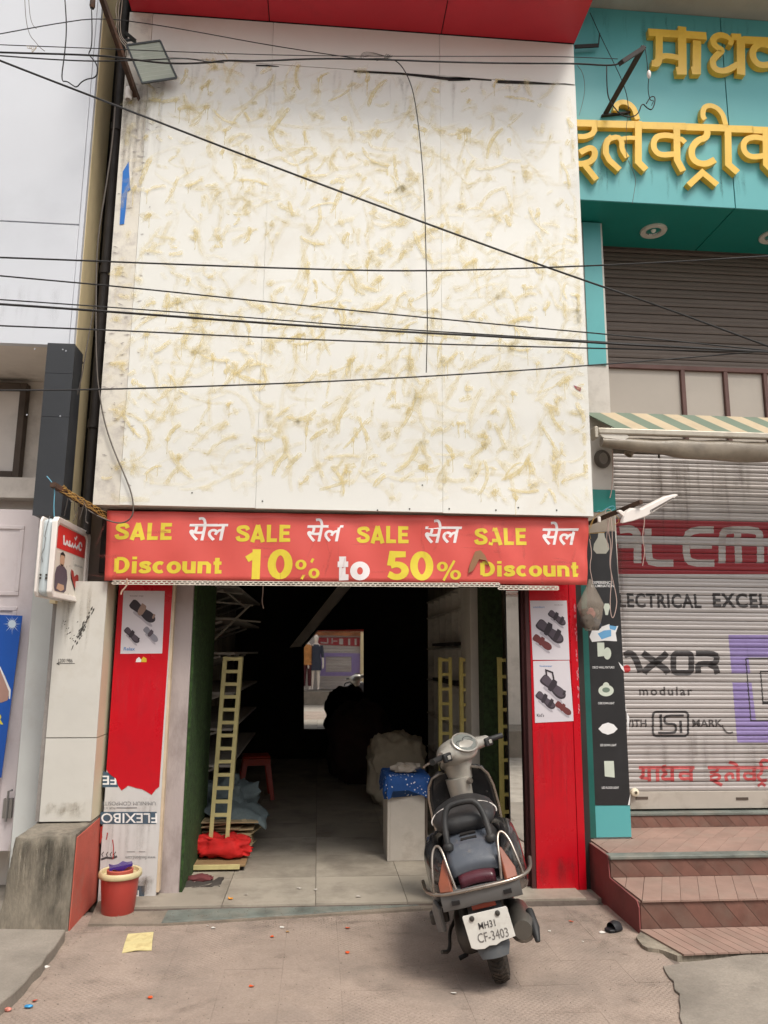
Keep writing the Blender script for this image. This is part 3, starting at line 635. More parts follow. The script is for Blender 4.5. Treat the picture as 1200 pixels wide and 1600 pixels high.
# ================================================================ right building
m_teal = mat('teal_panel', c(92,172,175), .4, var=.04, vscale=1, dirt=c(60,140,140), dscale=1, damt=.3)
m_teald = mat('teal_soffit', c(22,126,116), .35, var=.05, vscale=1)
m_conc2 = mat('grey_slab', c(176,172,164), .85, var=.08, vscale=1.5, dirt=c(130,126,118), dscale=2, damt=.4)
rb = thing('electrical_shop_building', 'right hand shop building with teal fronted pillar and tiled steps', 'building', (3.6, 2, G))
obj('wall', MB().box(2.02, 7.5, .70, 6.5, G-.3, 9.5), m_wall, rb)
obj('upper_wall', MB().box(2.04, 7.5, .1, .699, 6.94, 9.5), m_wall, rb)
zsof = 5.16
obj('roof_slab', MB().box(2.045, 7.5, -.75, .099, 6.945, 7.08), m_conc2, rb, bev=.005)
PX0, PX1 = 1.99, 2.30
obj('pillar', MB().box(PX0, PX1-.002, .11, .698, .27, zsof-.01), mat('cream_pillar', c(206,200,192), .8, var=.06, vscale=2, dirt=c(130,120,110), dscale=2.5, damt=.45), rb)
zq = [at(970,1308,Y=.1).z, at(970,1258,Y=.1).z, at(940,765,Y=.1).z, at(940,800,Y=.1).z, at(935,570,Y=.1).z, at(930,347,Y=.1).z]
obj('pillar_cladding', MB().box(PX0+.045, PX1, .1, .109, zq[0], zq[1]-.002), m_teal, rb)
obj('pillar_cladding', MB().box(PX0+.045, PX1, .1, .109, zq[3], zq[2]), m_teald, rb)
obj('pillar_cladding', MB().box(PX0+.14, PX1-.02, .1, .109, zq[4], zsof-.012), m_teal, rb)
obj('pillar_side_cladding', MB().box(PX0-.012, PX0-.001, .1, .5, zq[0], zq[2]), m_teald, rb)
obj('pillar_edge', MB().box(PX0-.012, PX0+.0435, .088, .0985, zq[0], zq[3]), mat('teal_edge', c(26,100,92), .5, var=.15, vscale=3, dirt=c(40,60,56), dscale=3, damt=.5), rb)
# sign fascia with raised letters
sg = thing('shop_sign_fascia', 'teal sign fascia with raised yellow Devanagari letters above the upper shutter', 'shop sign', (3.2, -.1, zsof))
xj = at(1135,150,Y=-.2).x
for xa, xb in ((1.956, xj-.004), (xj+.004, xj+1.25), (xj+1.258, 7.4)):
    obj('face_panel', MB().box(xa, xb, -.2, -.186, zsof, 6.94), m_teal, sg, bev=.001)
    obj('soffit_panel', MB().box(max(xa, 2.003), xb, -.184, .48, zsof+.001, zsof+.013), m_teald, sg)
obj('core', MB().box(2.055, 7.4, -.18, .47, zsof+.02, 6.93), m_blk, sg)
m_gold = mat('gold_letter', c(238,194,74), .38, var=.05, vscale=3, dirt=c(190,140,40), dscale=4, damt=.3)
lf = pxplane(-.205)
def Zc(*p): return [(800+x/3, y/3) for x, y in p]
def letter(strokes):
    mb = MB()
    for i, (p, w) in enumerate(strokes):
        P2 = [(lambda q: (q.x, q.z))(at(x, y, Y=-.25)) for x, y in p]
        stroke(mb, lambda u, v, h=0: V((u, -.25-.0007*i-h, v)), P2, w*K, depth=.05+.0007*i)
    obj('letter', mb, m_gold, sg)
S = smooth2; K = .72
letter([(Zc((640,150),(912,168)), .098), (S(Zc((690,170),(690,262),(685,300),(655,295)),2), .085), (S(Zc((668,300),(700,262),(745,262),(795,275)),2), .07), (Zc((797,125),(799,332),(770,332)), .10)])
letter([(Zc((868,190),(866,330),(842,330)), .10)])
letter([(S(Zc((1010,172),(975,160),(940,180),(950,215),(990,235),(962,255),(938,285),(950,325),(1000,335),(1060,300)),2), .075), (Zc((1030,172),(1075,174)), .09), (Zc((1072,172),(1074,350)), .10), (S(Zc((1005,170),(1030,190),(1022,212)),1), .06)])
letter([(Zc((1085,186),(1400,200)), .098), (S(Zc((1240,230),(1170,200),(1130,225),(1128,275),(1165,310),(1235,295)),2), .08), (Zc((1255,195),(1258,330)), .1)])
letter([(Zc((270,575),(400,578)), .085), (S(Zc((385,580),(388,620),(350,640),(310,640)),1), .062), (S(Zc((318,715),(345,700),(372,690),(392,712),(380,752),(330,770),(300,765)),2), .068), (Zc((335,765),(396,842)), .07)])
letter([(Zc((398,580),(610,584)), .088), (S(Zc((470,640),(440,665),(440,735),(505,795)),1), .068), (S(Zc((460,650),(495,640),(515,660),(515,700),(540,738)),1), .06), (S(Zc((500,655),(540,645),(588,648)),1), .05), (Zc((592,570),(592,760),(628,796)), .078), (S(Zc((588,560),(570,500),(525,475),(488,488),(486,520)),2), .06)])
letter([(Zc((609,587),(815,592)), .088), (S(Zc((765,640),(720,632),(672,640),(660,690),(690,728),(760,722)),2), .068), (Zc((772,592),(774,750),(802,802)), .078), (S(Zc((768,665),(790,648),(812,668)),1), .06)])
letter([(Zc((814,594),(1012,600)), .088), (S(Zc((915,600),(915,645),(870,655),(838,700),(850,755),(905,772),(952,748)),2), .075), (Zc((828,868),(893,808),(962,866)), .07)])
letter([(Zc((1011,603),(1130,606)), .088), (Zc((1012,598),(1015,770),(1058,808)), .08), (S(Zc((1002,585),(985,525),(940,492),(898,500),(893,545),(905,560)),2), .06)])
letter([(Zc((1128,608),(1420,620)), .088), (S(Zc((1185,650),(1135,640),(1090,655),(1082,700),(1115,738),(1180,730)),2), .068), (Zc((1190,610),(1192,770),(1230,810)), .08)])
# downlights
m_chrome = mat('chrome', c(206,204,200), .12, 1, var=.03); m_bulb = mat('lamp_glass', c(230,230,220), .15, var=.02)
for i, (x, y) in enumerate(((1021,360), (1207,369))):
    p = at(x, y, Z=zsof)
    t = thing('downlight', ('round recessed downlight at left under the teal soffit', 'round recessed downlight cut by the right edge under teal soffit')[i], 'downlight', (p.x, p.y, zsof-.01), group='downlights under the teal soffit')
    obj('ring', MB().lathe([(.062,.004),(.066,-.012),(.105,-.016),(.112,-.004),(.11,.004)], (p.x, p.y, zsof-.002), 28), mat('white_ring', c(206,200,190), .4), t, 60)
    obj('reflector', MB().lathe([(.064,-.004),(.05,.03),(.02,.05),(.001,.052)], (p.x, p.y, zsof-.004), 20), m_chrome, t, 60)
    obj('bulb', MB().ell((p.x, p.y, zsof+.01), .024, .024, .032, 12, 8), m_bulb, t, 60)
# ---------------- rolling shutters with slats
m_sl = mat('shutter_slat', c(176,170,168), .5, .25, var=.07, vscale=2, dirt=c(112,102,96), dscale=2.2, damt=.4, rnd=.05, bump=.06, stretch=(.35,1,2))
m_slu = mat('upper_slat', c(112,100,92), .6, .2, var=.1, vscale=2, dirt=c(70,60,54), dscale=2, damt=.45, rnd=.06, stretch=(.35,1,2))
PROF = [(0.0,.012),(.035,.012),(.06,.001),(.25,-.004),(.42,-.003),(.52,.001),(.62,-.001),(.80,-.003),(.95,.001),(.985,.010)]   # t, y offset (minus = towards street)
def slat_mesh(w, p, m, name='slat'):
    mb = MB(); vs = []
    for t, y in PROF: vs += [(0, y, t*p), (w, y, t*p)]
    k = len(PROF); fs = [(2*i, 2*i+1, 2*i+3, 2*i+2) for i in range(k-1)]
    mb.add(vs, fs); return mb.mesh(name, m, 35)
def prof(z, z0, p):
    t = ((z-z0)/p) % 1.0
    for (a, ya), (b, yb) in zip(PROF[:-1], PROF[1:]):
        if a <= t <= b: return ya+(yb-ya)*(t-a)/(b-a)
    return .012
def painted(mb, name, m, parent, Y, z0, p, h, zmax):
    "cuts flat lettering at every slat edge and lays it on the slats' own relief"
    me = mb.mesh('tmp', m); bm = bmesh.new(); bm.from_mesh(me)
    zs_ = [v.co.z for v in bm.verts]; lo, hi = min(zs_), max(zs_)
    k0, k1 = int((lo-z0)/p)-1, int((hi-z0)/p)+1
    for k in range(k0, k1+1):
        for t, _ in PROF:
            z = z0+(k+t)*p
            if lo < z < hi: bmesh.ops.bisect_plane(bm, geom=bm.verts[:]+bm.edges[:]+bm.faces[:], plane_co=(0,0,z), plane_no=(0,0,1), dist=1e-6)
    for v in bm.verts: v.co.y = Y+prof(v.co.z, z0, p)-h
    w = wloc(parent)
    bmesh.ops.translate(bm, verts=bm.verts, vec=-w); bm.to_mesh(me); bm.free(); me.name = name
    o = bpy.data.objects.new(name, me); COL.objects.link(o); o.parent = parent; return o
SY = .5; SP = at(1050,808,Y=SY).z; 
sl_z0 = at(1100,1236,Y=SY).z; pitch = (at(1100,700,Y=SY).z-sl_z0)/40.0
ls = thing('rolling_shutter', 'closed grey rolling shutter painted with shop adverts behind the tiled steps', 'shutter', (3.3, SY, .39))
sm_ = slat_mesh(2.6, pitch, m_sl)
for k in range(int((3.33-sl_z0)/pitch)): place('slat', sm_, (PX1-.02, SY+random.uniform(-.001,.001), sl_z0+k*pitch), ls)
m_rail = mat('bottom_rail', c(186,178,168), .6, .1, var=.08, vscale=2, dirt=c(120,104,90), dscale=3, damt=.5)
obj('bottom_rail', MB().box(PX1-.02, 4.9, SY-.012, SY+.02, at(1100,1263,Y=SY).z, sl_z0), m_rail, ls, bev=.003)
for x, y in ((1003,1247),(1160,1248)):
    p = at(x, y, Y=SY-.016); obj('slot', MB().box(p.x-.05, p.x+.05, SY-.016, SY-.0125, p.z-.01, p.z+.01), m_wood, ls)
lk = at(988,1242,Y=SY-.03); obj('latch', MB().lathe([(.012,-.02),(.03,-.012),(.032,.01),(.01,.014)], (lk.x+.02, SY-.035, lk.z+.02), 14, 'y'), mat('cream_knob', c(222,212,190), .5), ls, 50)
sf = lambda u, v, h=0: (lambda q: V((q.x, SY, q.z)))(at(u, v, Y=SY))
def zone(pts): return MB().face([sf(*p) for p in pts])
def band(x0, x1, y0, y1, n=10):
    mb = MB()
    for i in range(n):
        a = x0+(x1-x0)*i/n; b = x0+(x1-x0)*(i+1)/n; mb.face([sf(a,y1), sf(b,y1), sf(b,y0), sf(a,y0)])
    return mb
pr_red = mat('paint_red', c(154,38,48), .55, var=.12, vscale=3, dirt=c(112,44,48), dscale=3, damt=.5, fine=.3, stretch=(.5,1,2)); pr_wht = mat('paint_grey_white', c(186,180,176), .55, var=.1, vscale=3, dirt=c(150,134,130), dscale=4, damt=.5, fine=.3); pr_blk = mat('paint_black', c(52,48,50), .55, var=.2, vscale=8, dirt=c(96,90,90), dscale=7, damt=.5); pr_pur = flat('paint_purple', c(140,124,176)); pr_r2 = mat('paint_red_faded', c(184,72,74), .6, var=.12, vscale=9, dirt=c(196,130,126), dscale=9, damt=.5); pr_bl2 = mat('paint_black_faded', c(72,66,66), .6, var=.15, vscale=9, dirt=c(120,112,112), dscale=9, damt=.5)
painted(band(958,1300,809,897), 'red_band', pr_red, ls, SY, sl_z0, pitch, .0008, 9)
def strokes_px(lst, m, name, h=.0016):
    mb = MB()
    for p, w, cl_ in lst:
        Lp, Rp = ribbon(p, w, w, cl_); n = len(p)
        mb.add([sf(*q) for q in Lp]+[sf(*q) for q in Rp], [(i, (i+1) % n, n+(i+1) % n, n+i) for i in range(n if cl_ else n-1)])
    return painted(mb, name, m, ls, SY, sl_z0, pitch, h, 9)
def rr_(x0, y0, x1, y1, r):
    q = []
    for cx, cy, a in ((x1-r,y0+r,-90),(x1-r,y1-r,0),(x0+r,y1-r,90),(x0+r,y0+r,180)): q += arc(cx, cy, r, r, a, a+90, 5)
    return q
strokes_px([(S([(968,828),(985,826),(995,832),(996,845),(996,880)],2), 12, 0), ([(966,852),(990,852)], 9, 0),
            (S([(1012,826),(1013,870),(1018,880),(1052,880)],1), 11, 0),
            (S([(1115,828),(1085,828),(1072,836),(1072,870),(1080,880),(1116,880)],1), 11, 0), ([(1078,853),(1112,853)], 9, 0),
            (S([(1128,880),(1128,836),(1134,828),(1180,828),(1188,836),(1188,880)],1), 11, 0), ([(1152,832),(1154,880)], 11, 0),
            (S([(1262,828),(1215,828),(1206,838),(1206,872),(1214,880),(1262,880)],1), 13, 0)], pr_wht, 'lettering')
def tline(s, x, y, H, wx, m, h=.0016, off=.02, sp=1.):
    k = at(x, y, Y=SY); s1 = (at(x, y-H, Y=SY).z-k.z)/.7
    mb = text(s, s1, lambda u, v, hh=0: V((k.x+u, SY, k.z+v)), 0, 0, wx, off*s1, sp=sp); return painted(mb, 'lettering', m, ls, SY, sl_z0, pitch, h, 9)
tline('LECTRICAL', 966, 948, 21, .83, pr_blk, off=.03, sp=1.1); tline('EXCELLENCE', 1113, 948, 21, .97, pr_blk, off=.03, sp=1.1)
strokes_px([(S([(975,1024),(984,1020),(992,1026),(1001,1050)],1), 10, 0), ([(1004,1020),(1012,1026),(1040,1046),(1044,1052)], 10, 0), ([(1042,1020),(1036,1026),(1010,1046),(1006,1052)], 10, 0),
            (rr_(1052,1021,1080,1051,6), 9, 1), (S([(1087,1021),(1112,1021),(1120,1025),(1119,1034),(1114,1037),(1094,1037),(1090,1041),(1091,1052)],1), 9, 0), ([(1108,1038),(1118,1043),(1121,1053)], 9, 0)], pr_blk, 'lettering')
strokes_px([(arc(979,1045,3,3,0,345,12), 6, 1)], flat('paint_dot', c(190,50,56)), 'red_dot')
tline('modular', 998, 1086, 13, 1.16, pr_bl2, sp=1.25)
tline('WITH', 971, 1136, 12, .95, pr_bl2)
strokes_px([(rr_(1020,1112,1075,1150,6), 3.4, 1), ([(1032,1116),(1033,1140)], 4, 0), (S([(1068,1118),(1042,1118),(1038,1122),(1038,1128),(1042,1131),(1052,1131),(1056,1134),(1056,1142),(1052,1145),(1028,1145)],1), 3.6, 0), ([(1063,1126),(1064,1145)], 4, 0)], pr_blk, 'emblem')
tline('MARK', 1081, 1136, 12, 1.1, pr_bl2)
strokes_px([(S([(1128,1133),(1132,1142),(1138,1146),(1145,1144)],2), 2.6, 0)], pr_bl2, 'flourish')
for q in (([(1138,992),(1165,992),(1181,1125),(1200,1125),(1420,1125),(1420,1160),(1152,1160)],), ([(1165,992),(1420,992),(1420,1027),(1168,1027)],)):
    painted(zone(q[0]), 'purple_frame', pr_pur, ls, SY, sl_z0, pitch, .0008, 9)
strokes_px([([(1165,1029),(1173,1126)], 1.8, 0), ([(1165,1029),(1420,1027)], 1.8, 0), ([(1172,1126),(1420,1125)], 1.8, 0), ([(1188,1049),(1192,1098)], 2, 0), ([(1187,1049),(1420,1049)], 2, 0), ([(1191,1098),(1420,1098)], 5, 0)], pr_blk, 'frame_line')
# Devanagari advert near the bottom rail
d5 = lambda *p: [(960+x/5, 1000+y/5) for x, y in p]
strokes_px([(d5((190,997),(625,997)), 5, 0), (S(d5((222,1000),(225,1050),(215,1078),(200,1062)),1), 5, 0), (d5((205,1075),(265,1082)), 4.5, 0), (d5((270,997),(272,1105)), 5.5, 0), (d5((335,997),(337,1105)), 5.5, 0),
            (S(d5((405,985),(375,990),(380,1020),(410,1040),(375,1060),(380,1088),(440,1085)),1), 5, 0), (d5((450,997),(452,1105)), 5.5, 0), (S(d5((590,1045),(530,1035),(508,1060),(530,1088),(590,1080)),1), 5, 0), (d5((597,997),(598,1105)), 5.5, 0),
            (d5((728,997),(1300,997)), 5, 0), (S(d5((805,1000),(800,1030),(745,1035)),1), 4.5, 0), (S(d5((745,1070),(800,1045),(830,1070),(790,1098),(745,1090)),1), 4.5, 0), (d5((770,1095),(840,1135)), 5, 0),
            (S(d5((890,1045),(865,1065),(880,1105)),1), 5, 0), (S(d5((890,1045),(920,1040),(925,1085)),1), 4.5, 0), (d5((965,1000),(965,1105)), 5.5, 0), (S(d5((960,995),(945,965),(895,955)),1), 5, 0),
            (S(d5((1080,1045),(1030,1035),(1010,1060),(1030,1090),(1080,1085)),1), 4.5, 0), (d5((1090,1000),(1092,1105)), 5.5, 0), (S(d5((1150,1000),(1150,1040),(1115,1060),(1140,1100),(1190,1095)),1), 5, 0), (S(d5((1200,945),(1160,935),(1140,960),(1150,995)),1), 5, 0), (d5((1120,1140),(1150,1118),(1180,1140)), 4, 0)], pr_r2, 'lettering')
UY = .52; usl_z0 = at(1080,577,Y=UY).z; up_p = (at(1080,400,Y=UY).z-usl_z0)/13.0
us = thing('upper_rolling_shutter', 'dark brown rolling shutter of the upper floor under the teal soffit', 'shutter', (3.3, UY, usl_z0))
um = slat_mesh(2.6, up_p, m_slu)
for k in range(16): place('slat', um, (PX1-.02, UY, usl_z0+k*up_p), us)
# row of dusty panes between the two shutters
wr = thing('pane_row', 'row of dusty grey panes in maroon frames between the two shutters', 'window', (3.3, .5, 3.4))
zp0, zp1 = 3.36, usl_z0-.03
m_dp = mat('dusty_sheet', c(190,180,168), .5, var=.06, vscale=1.4, dirt=c(160,148,136), dscale=1.2, damt=.4)
m_mf = mat('maroon_bar', c(104,74,68), .6, var=.15, vscale=4)
px_ = [2.32]+[at(x, 610, Y=.48).x for x in (1068,1135,1197)]+[4.3]
for a, b in zip(px_[:-1], px_[1:]):
    obj('pane', MB().box(a+.02, b-.02, .5, .51, zp0, zp1), m_dp, wr)
    obj('frame_bar', MB().box(b-.018, b+.018, .47, .53, zp0, zp1), m_mf, wr, bev=.003)
obj('frame_bar', MB().box(PX1, 4.9, .47, .53, zp1+.001, zp1+.04), m_mf, wr, bev=.003)
obj('frame_bar', MB().box(PX1, PX1+.02, .47, .53, zp0, zp1), m_wood, wr)
# ---------------- striped awning, rolled up
aw = thing('striped_awning', 'rolled up green and cream striped awning with dirty cover over the shutter', 'awning', (3.3, .1, 3.3))
y0a, y1a = .12, -.12
za, zb2 = at(1060,648,Y=y0a).z, at(1060,672,Y=y1a).z
m_st = [mat('awning_cream', c(196,178,150), .8, var=.06, vscale=4, dirt=c(150,130,110), dscale=5, damt=.35), mat('awning_green', c(118,132,116), .8, var=.06, vscale=4, dirt=c(96,108,92), dscale=5, damt=.35)]
x = 2.07; k = 0; sw = .133
gs = MB(); cs = MB()
while x < 4.6:
    (gs if k % 2 == 0 else cs).prism([(x,y0a,za),(x+sw,y0a,za),(x+sw+.17,y1a,zb2),(x+.17,y1a,zb2)], (0,.004,-.008)); x += sw; k += 1
obj('green_stripes', gs, m_st[1], aw); obj('cream_stripes', cs, m_st[0], aw)
m_alu = mat('dirty_aluminium', c(190,182,168), .45, .4, var=.1, vscale=3, dirt=c(110,96,82), dscale=4, damt=.5)
obj('front_bar', MB().box(2.09, 4.7, y1a-.03, y1a+.02, zb2-.055, zb2-.006), m_alu, aw, bev=.01, bseg=3)
obj('end_cap', MB().box(2.06, 2.088, y1a-.04, y1a+.06, zb2-.09, zb2+.0), m_alu, aw, bev=.006)
rol = []; n = 26
for i in range(n+1):
    x = 2.13+2.5*i/n; t = min(1, i/7); rz = .035+.045*t+.008*NZ.noise(V((x*4, 0, 0))); zc = zb2-.075-rz*.9
    rol.append([V((x, y1a+.02+.045*cos(2*pi*k/14)*(1+.2*NZ.noise(V((x*5, k*.6, 3)))), zc+rz*sin(2*pi*k/14)*(1+.25*NZ.noise(V((x*6, k*.5, 8)))))) for k in range(14)])
m_roll = mat('grey_plastic_cover', c(142,130,114), .35, var=.2, vscale=4, dirt=c(84,74,64), dscale=3, damt=.6, bump=.3, bscale=12)
obj('rolled_cover', MB().loft(rol), m_roll, aw, 60)
tr = [at(x, y, Y=y1a-.02) for x, y in ((934,676),(945,674),(978,676),(983,683),(976,687),(944,684))]
obj('torn_flap', MB().prism(tr, (0,.01,-.004)), mat('white_rag', c(216,210,200), .7), aw)
obj('hanger', MB().bar(at(1028,696,Y=.1), at(1030,716,Y=.1), .012).bar(at(1186,702,Y=.1), at(1186,712,Y=.1), .01), m_wood, aw)
# small old lamp and coil on the pillar under the awning
ol = thing('old_spotlight', 'dusty cylinder spotlight hanging under the left end of the awning', 'lamp', tuple(at(985,700,Y=.1)))
obj('shade', MB().xf(M()).lathe([(.005,.05),(.034,.05),(.036,-.05),(.03,-.05),(.028,.03)], (0,0,0), 16).xf(M.Translation(at(986,703,Y=.08)) @ M.Rotation(R(35), 4, 'Y')), mat('dusty_tin', c(150,138,124), .7), ol, 50)
obj('stem', MB().tube([at(972,688,Y=.1), at(976,692,Y=.1), at(982,697,Y=.1)], .006), m_wood, ol)
cw = MB(); p = at(943,716,Y=.06)
for k in range(4): cw.tube([(p.x+(.062-.007*k)*cos(a/10*pi), .085-.009*k, p.z+(.07-.006*k)*sin(a/10*pi)) for a in range(20)], .006, 5, closed=True)
single('cable_coil', 'coil of grey cable hanging on the pillar under the awning', 'cable coil', cw, mat('grey_cable', c(96,88,80), .7), 60)
# ---------------- steps with diagonal tiles
st = thing('entrance_steps', 'brick red tiled steps leading up to the right hand shutter', 'steps', (3, -.5, G))
zL = .275; z2 = .14; zs0 = G+.03; yA = at(975,1337,Z=zL).y; yB = -.84; yC = -1.15; XL = 1.955; XE = 4.6
m_step = mat('step_core', c(120,78,70), .85, var=.15, vscale=4, dirt=c(80,64,58), dscale=3, damt=.5)
m_gout = mat('tile_grout', c(142,112,102), .9, var=.1, vscale=6)
obj('core', MB().prism([(XL,.09,G-.1),(XL,.09,zL-.012),(XL,yA+.012,zL-.012),(XL,yA+.012,z2-.012),(XL,yB+.012,z2-.012),(XL,yB+.012,G-.1)], (XE-XL,0,0)), m_gout, st)
m_side = mat('red_side_paint', c(132,70,68), .8, var=.12, vscale=4, dirt=c(88,62,58), dscale=3, damt=.5)
obj('side_face', MB().prism([(XL-.008,.06,G-.05),(XL-.008,.06,zL-.003),(XL-.008,yA+.02,zL-.003),(XL-.008,yA,z2),(XL-.008,yB+.03,z2-.01),(XL-.008,yB,z2-.04),(XL-.008,yB,G-.05)], (.0075,0,0)), m_side, st)
m_rt = mat('red_tile', c(118,84,74), .5, var=.2, vscale=7, dirt=c(120,104,94), dscale=4.5, damt=.62, rnd=.12, bump=.1)
m_tt = mat('tread_tile', c(156,128,116), .7, var=.12, vscale=6, dirt=c(150,132,120), dscale=4, damt=.6, rnd=.06, bump=.15)
def par_tiles(y, za_, zb_, m, nm, lean, pitch_, x0):
    "tiles on a riser: parallelograms leaning right downwards, shared mesh, ends cut"
    h = zb_-za_; me = MB().prism([(0,0,h),(pitch_-.0025,0,h),(pitch_-.0025+lean,0,0),(lean,0,0)], (0,.010,0)).mesh(nm, m)
    x = x0
    while x+pitch_ < XE-lean-.05: place(nm, me, (x, y, za_), st); x += pitch_
    # cut end pieces at the left
    x = x0
    for k in range(1, 1+int(math.ceil((lean)/pitch_))):
        xa = x0-k*pitch_; xb = xa+pitch_-.004
        pl_ = [(xa,h),(xb,h),(xb+lean,0),(xa+lean,0)]
        out = []
        for (p, q) in zip(pl_, pl_[1:]+pl_[:1]):
            if p[0] >= x0: out.append(p)
            if (p[0] < x0) != (q[0] < x0):
                t = (x0-p[0])/(q[0]-p[0]); out.append((x0, p[1]+(q[1]-p[1])*t))
        if len(out) > 2: obj(nm, MB().prism([(a, y, za_+b) for a, b in out], (0,.010,0)), m, st)
def tread_tiles(za_, ya, yb, m, nm, lean, pitch_, x0, th=.010):
    d = yb-ya; me = MB().prism([(0,0,0),(pitch_-.0025,0,0),(pitch_-.0025+lean,d,0),(lean,d,0)], (0,0,-th)).mesh(nm, m); x = x0
    while x+pitch_+lean < XE: place(nm, me, (x, ya, za_), st); x += pitch_
    if lean > 0:
        for k in range(1, 1+int(math.ceil(lean/pitch_))):
            xa = x0-k*pitch_; pl_ = [(xa,0),(xa+pitch_-.004,0),(xa+pitch_-.004+lean,d),(xa+lean,d)]; out = []
            for (p, q) in zip(pl_, pl_[1:]+pl_[:1]):
                if p[0] >= x0: out.append(p)
                if (p[0] < x0) != (q[0] < x0):
                    t = (x0-p[0])/(q[0]-p[0]); out.append((x0, p[1]+(q[1]-p[1])*t))
            if len(out) > 2: obj(nm, MB().prism([(a, ya+b, za_) for a, b in out], (0,0,-th)), m, st)
par_tiles(yA, z2+.002, zL-.028, m_rt, 'riser_tile', .11, .128, XL+.004)
par_tiles(yB, G, z2-.014, m_rt, 'riser_tile', .15, .128, XL+.004)
tread_tiles(z2, yB-.012, yA-.001, m_tt, 'tread_tile', .22, .12, XL+.012)
tread_tiles(zL-.002, yA+.085, .09, m_tt, 'tread_tile', .30, .15, XL+.03)
obj('landing_core', MB().box(PX1, XE, .0905, SY-.06, G-.1, zL-.012), m_gout, st); tread_tiles(zL-.002, .092, SY-.062, m_tt, 'tread_tile', .30, .15, PX1+.01)
obj('nosing', MB().box(XL-.004, 3.05, yA-.014, yA+.082, zL-.024, zL), m_stone, st, bev=.006)
obj('nosing', MB().box(3.054, XE, yA-.014, yA+.082, zL-.024, zL), m_stone, st, bev=.006)
zr1 = at(1090,1270,Y=SY-.05).z
obj('sill_core', MB().box(PX1, XE, SY-.06, SY+.1, zL-.03, zr1-.016), m_gout, st)
obj('sill_stone', MB().box(PX1, XE, SY-.08, SY+.1, zr1-.014, zr1+.008), m_stone, st, bev=.004)
_XL = XL; XL = PX1; par_tiles(SY-.071, zL, zr1-.018, m_rt, 'riser_tile', .07, .10, PX1+.006); XL = _XL
# lower slab in front of the first riser, broken at its left corner
xb0 = at(998,1467,Z=zs0).x
bro = [(994,1464),(1003,1476),(1012,1481),(1030,1483),(1045,1488),(1058,1493),(1090,1491),(1200,1487),(1420,1480)]
obj('lower_slab', MB().prism([at(x, y, Z=zs0-.010) for x, y in bro]+[V((XE,yB-.002,zs0-.010)), V((XL,yB-.002,zs0-.010))], (0,0,-.1)), m_cdirty, st)
def clipY(pts, xa, xb):
    return pts
x = 0
fl = [at(q[0], q[1]-1, Z=zs0) for q in bro]
def fy(xq):
    for a, b in zip(fl[:-1], fl[1:]):
        if a.x <= xq <= b.x: return a.y+(b.y-a.y)*(xq-a.x)/(b.x-a.x)
    return fl[0].y if xq < fl[0].x else fl[-1].y
xq = XL-.01
while xq < 3.6:
    a, b = xq, xq+.066
    la, lb_ = a-.10, b-.10                       # lean
    obj('tread_tile', MB().prism([(a,yB-.006,zs0),(b-.004,yB-.006,zs0),(b+.085-.004,fy(b+.085)+.003,zs0),(a+.085,fy(a+.085)+.003,zs0)], (0,0,-.009)), m_tt, st); xq += .066

smears('grime', sg, plane((0, -.2, 0)), runs(46, 2.1, 4.4, zsof+.35, .1, .34, .015, .06, .4, 12)+runs(30, 2.0, 4.4, 6.93, .1, .6, .02, .08, .3, 13), smear_mat('teal_grime', c(40,110,112), c(52,90,92), .3), .0006, 8)
smears('rust_run', ls, plane((0, SY-.004, 0)), runs(30, 2.3, 3.7, 1.0, .2, .6, .03, .12, .22, 15)+runs(14, PX1, PX1+.22, 2.6, .5, 2.0, .03, .1, .4, 16)+runs(24, 2.3, 3.7, 3.3, .3, .9, .03, .14, .4, 17), smear_mat('shutter_grime', c(120,106,96), c(84,72,64), .3), .0006, 9)
smears('grime', tc_, plane((0, -.25, 0)), runs(16, cx0+.02, cx1-.02, zt_, .1, .6, .01, .05, .3, 18)+[(list(reversed(a)), b, d) for a, b, d in runs(14, cx0+.02, cx1-.02, .505+.12, .06, .118, .04, .1, .4, 19)], smear_mat('column_grime', c(168,154,134), c(140,126,108), .3), .0004, 10)
smears('grime', lb, plane((0, -.35, 0)), runs(20, -2.6, -1.83, zb+.45, .2, .43, .03, .1, .10, 20), smear_mat('panel_grime', c(186,184,184), c(160,156,154), .3), .0006, 11)
pipe = MB().tube([(-1.655, -.12, 2.4), (-1.655, -.12, 9)], .035, 10)
for z in (3.2, 4.4, 5.6, 6.8): pipe.lathe([(.036,-.03),(.044,-.03),(.044,.03),(.036,.03)], (-1.655, -.12, z), 10)
single('down_pipe', 'dark old down pipe running up the gap between the cream wall and the cladding', 'pipe', pipe, mat('black_pipe', c(44,38,36), .7, var=.3, vscale=5), 50)
# ================================================================ sale banner
def fit(s, x0, x1, y0, y1, f, off=.0, shear=0., h=0., flip=False):
    "text scaled into the box x0..x1, y0 (top)..y1 (bottom) of f's own coordinates"
    t = text(s, 1., lambda u, v, hh=0: V((u, v, 0)), 0, 0, 1, off, shear)
    a, b = min(q.x for q in t.v), max(q.x for q in t.v); d, e = min(q.y for q in t.v), max(q.y for q in t.v)
    o = MB(); o.f = t.f; o.v = []
    for q in t.v:
        u, v = (q.x-a)/(b-a), (q.y-d)/(e-d)
        if flip: u, v = 1-u, 1-v
        o.v.append(f(x0+(x1-x0)*u, y1+(y0-y1)*v, h))
    return o
BY = -.30
def wave(x, z): return .009*sin(x*5.1+1)*cos(z*7)+.004*sin(x*17+z*9)+.003*NZ.noise(V((x*6, 0, z*6)))+.012*math.exp(-((x-1.95)/.12)**2)*sin(z*22+x*30)
m_ban = mat('red_vinyl', c(216,88,80), .5, var=.05, vscale=1.5, dirt=c(196,72,66), dscale=1.6, damt=.4)
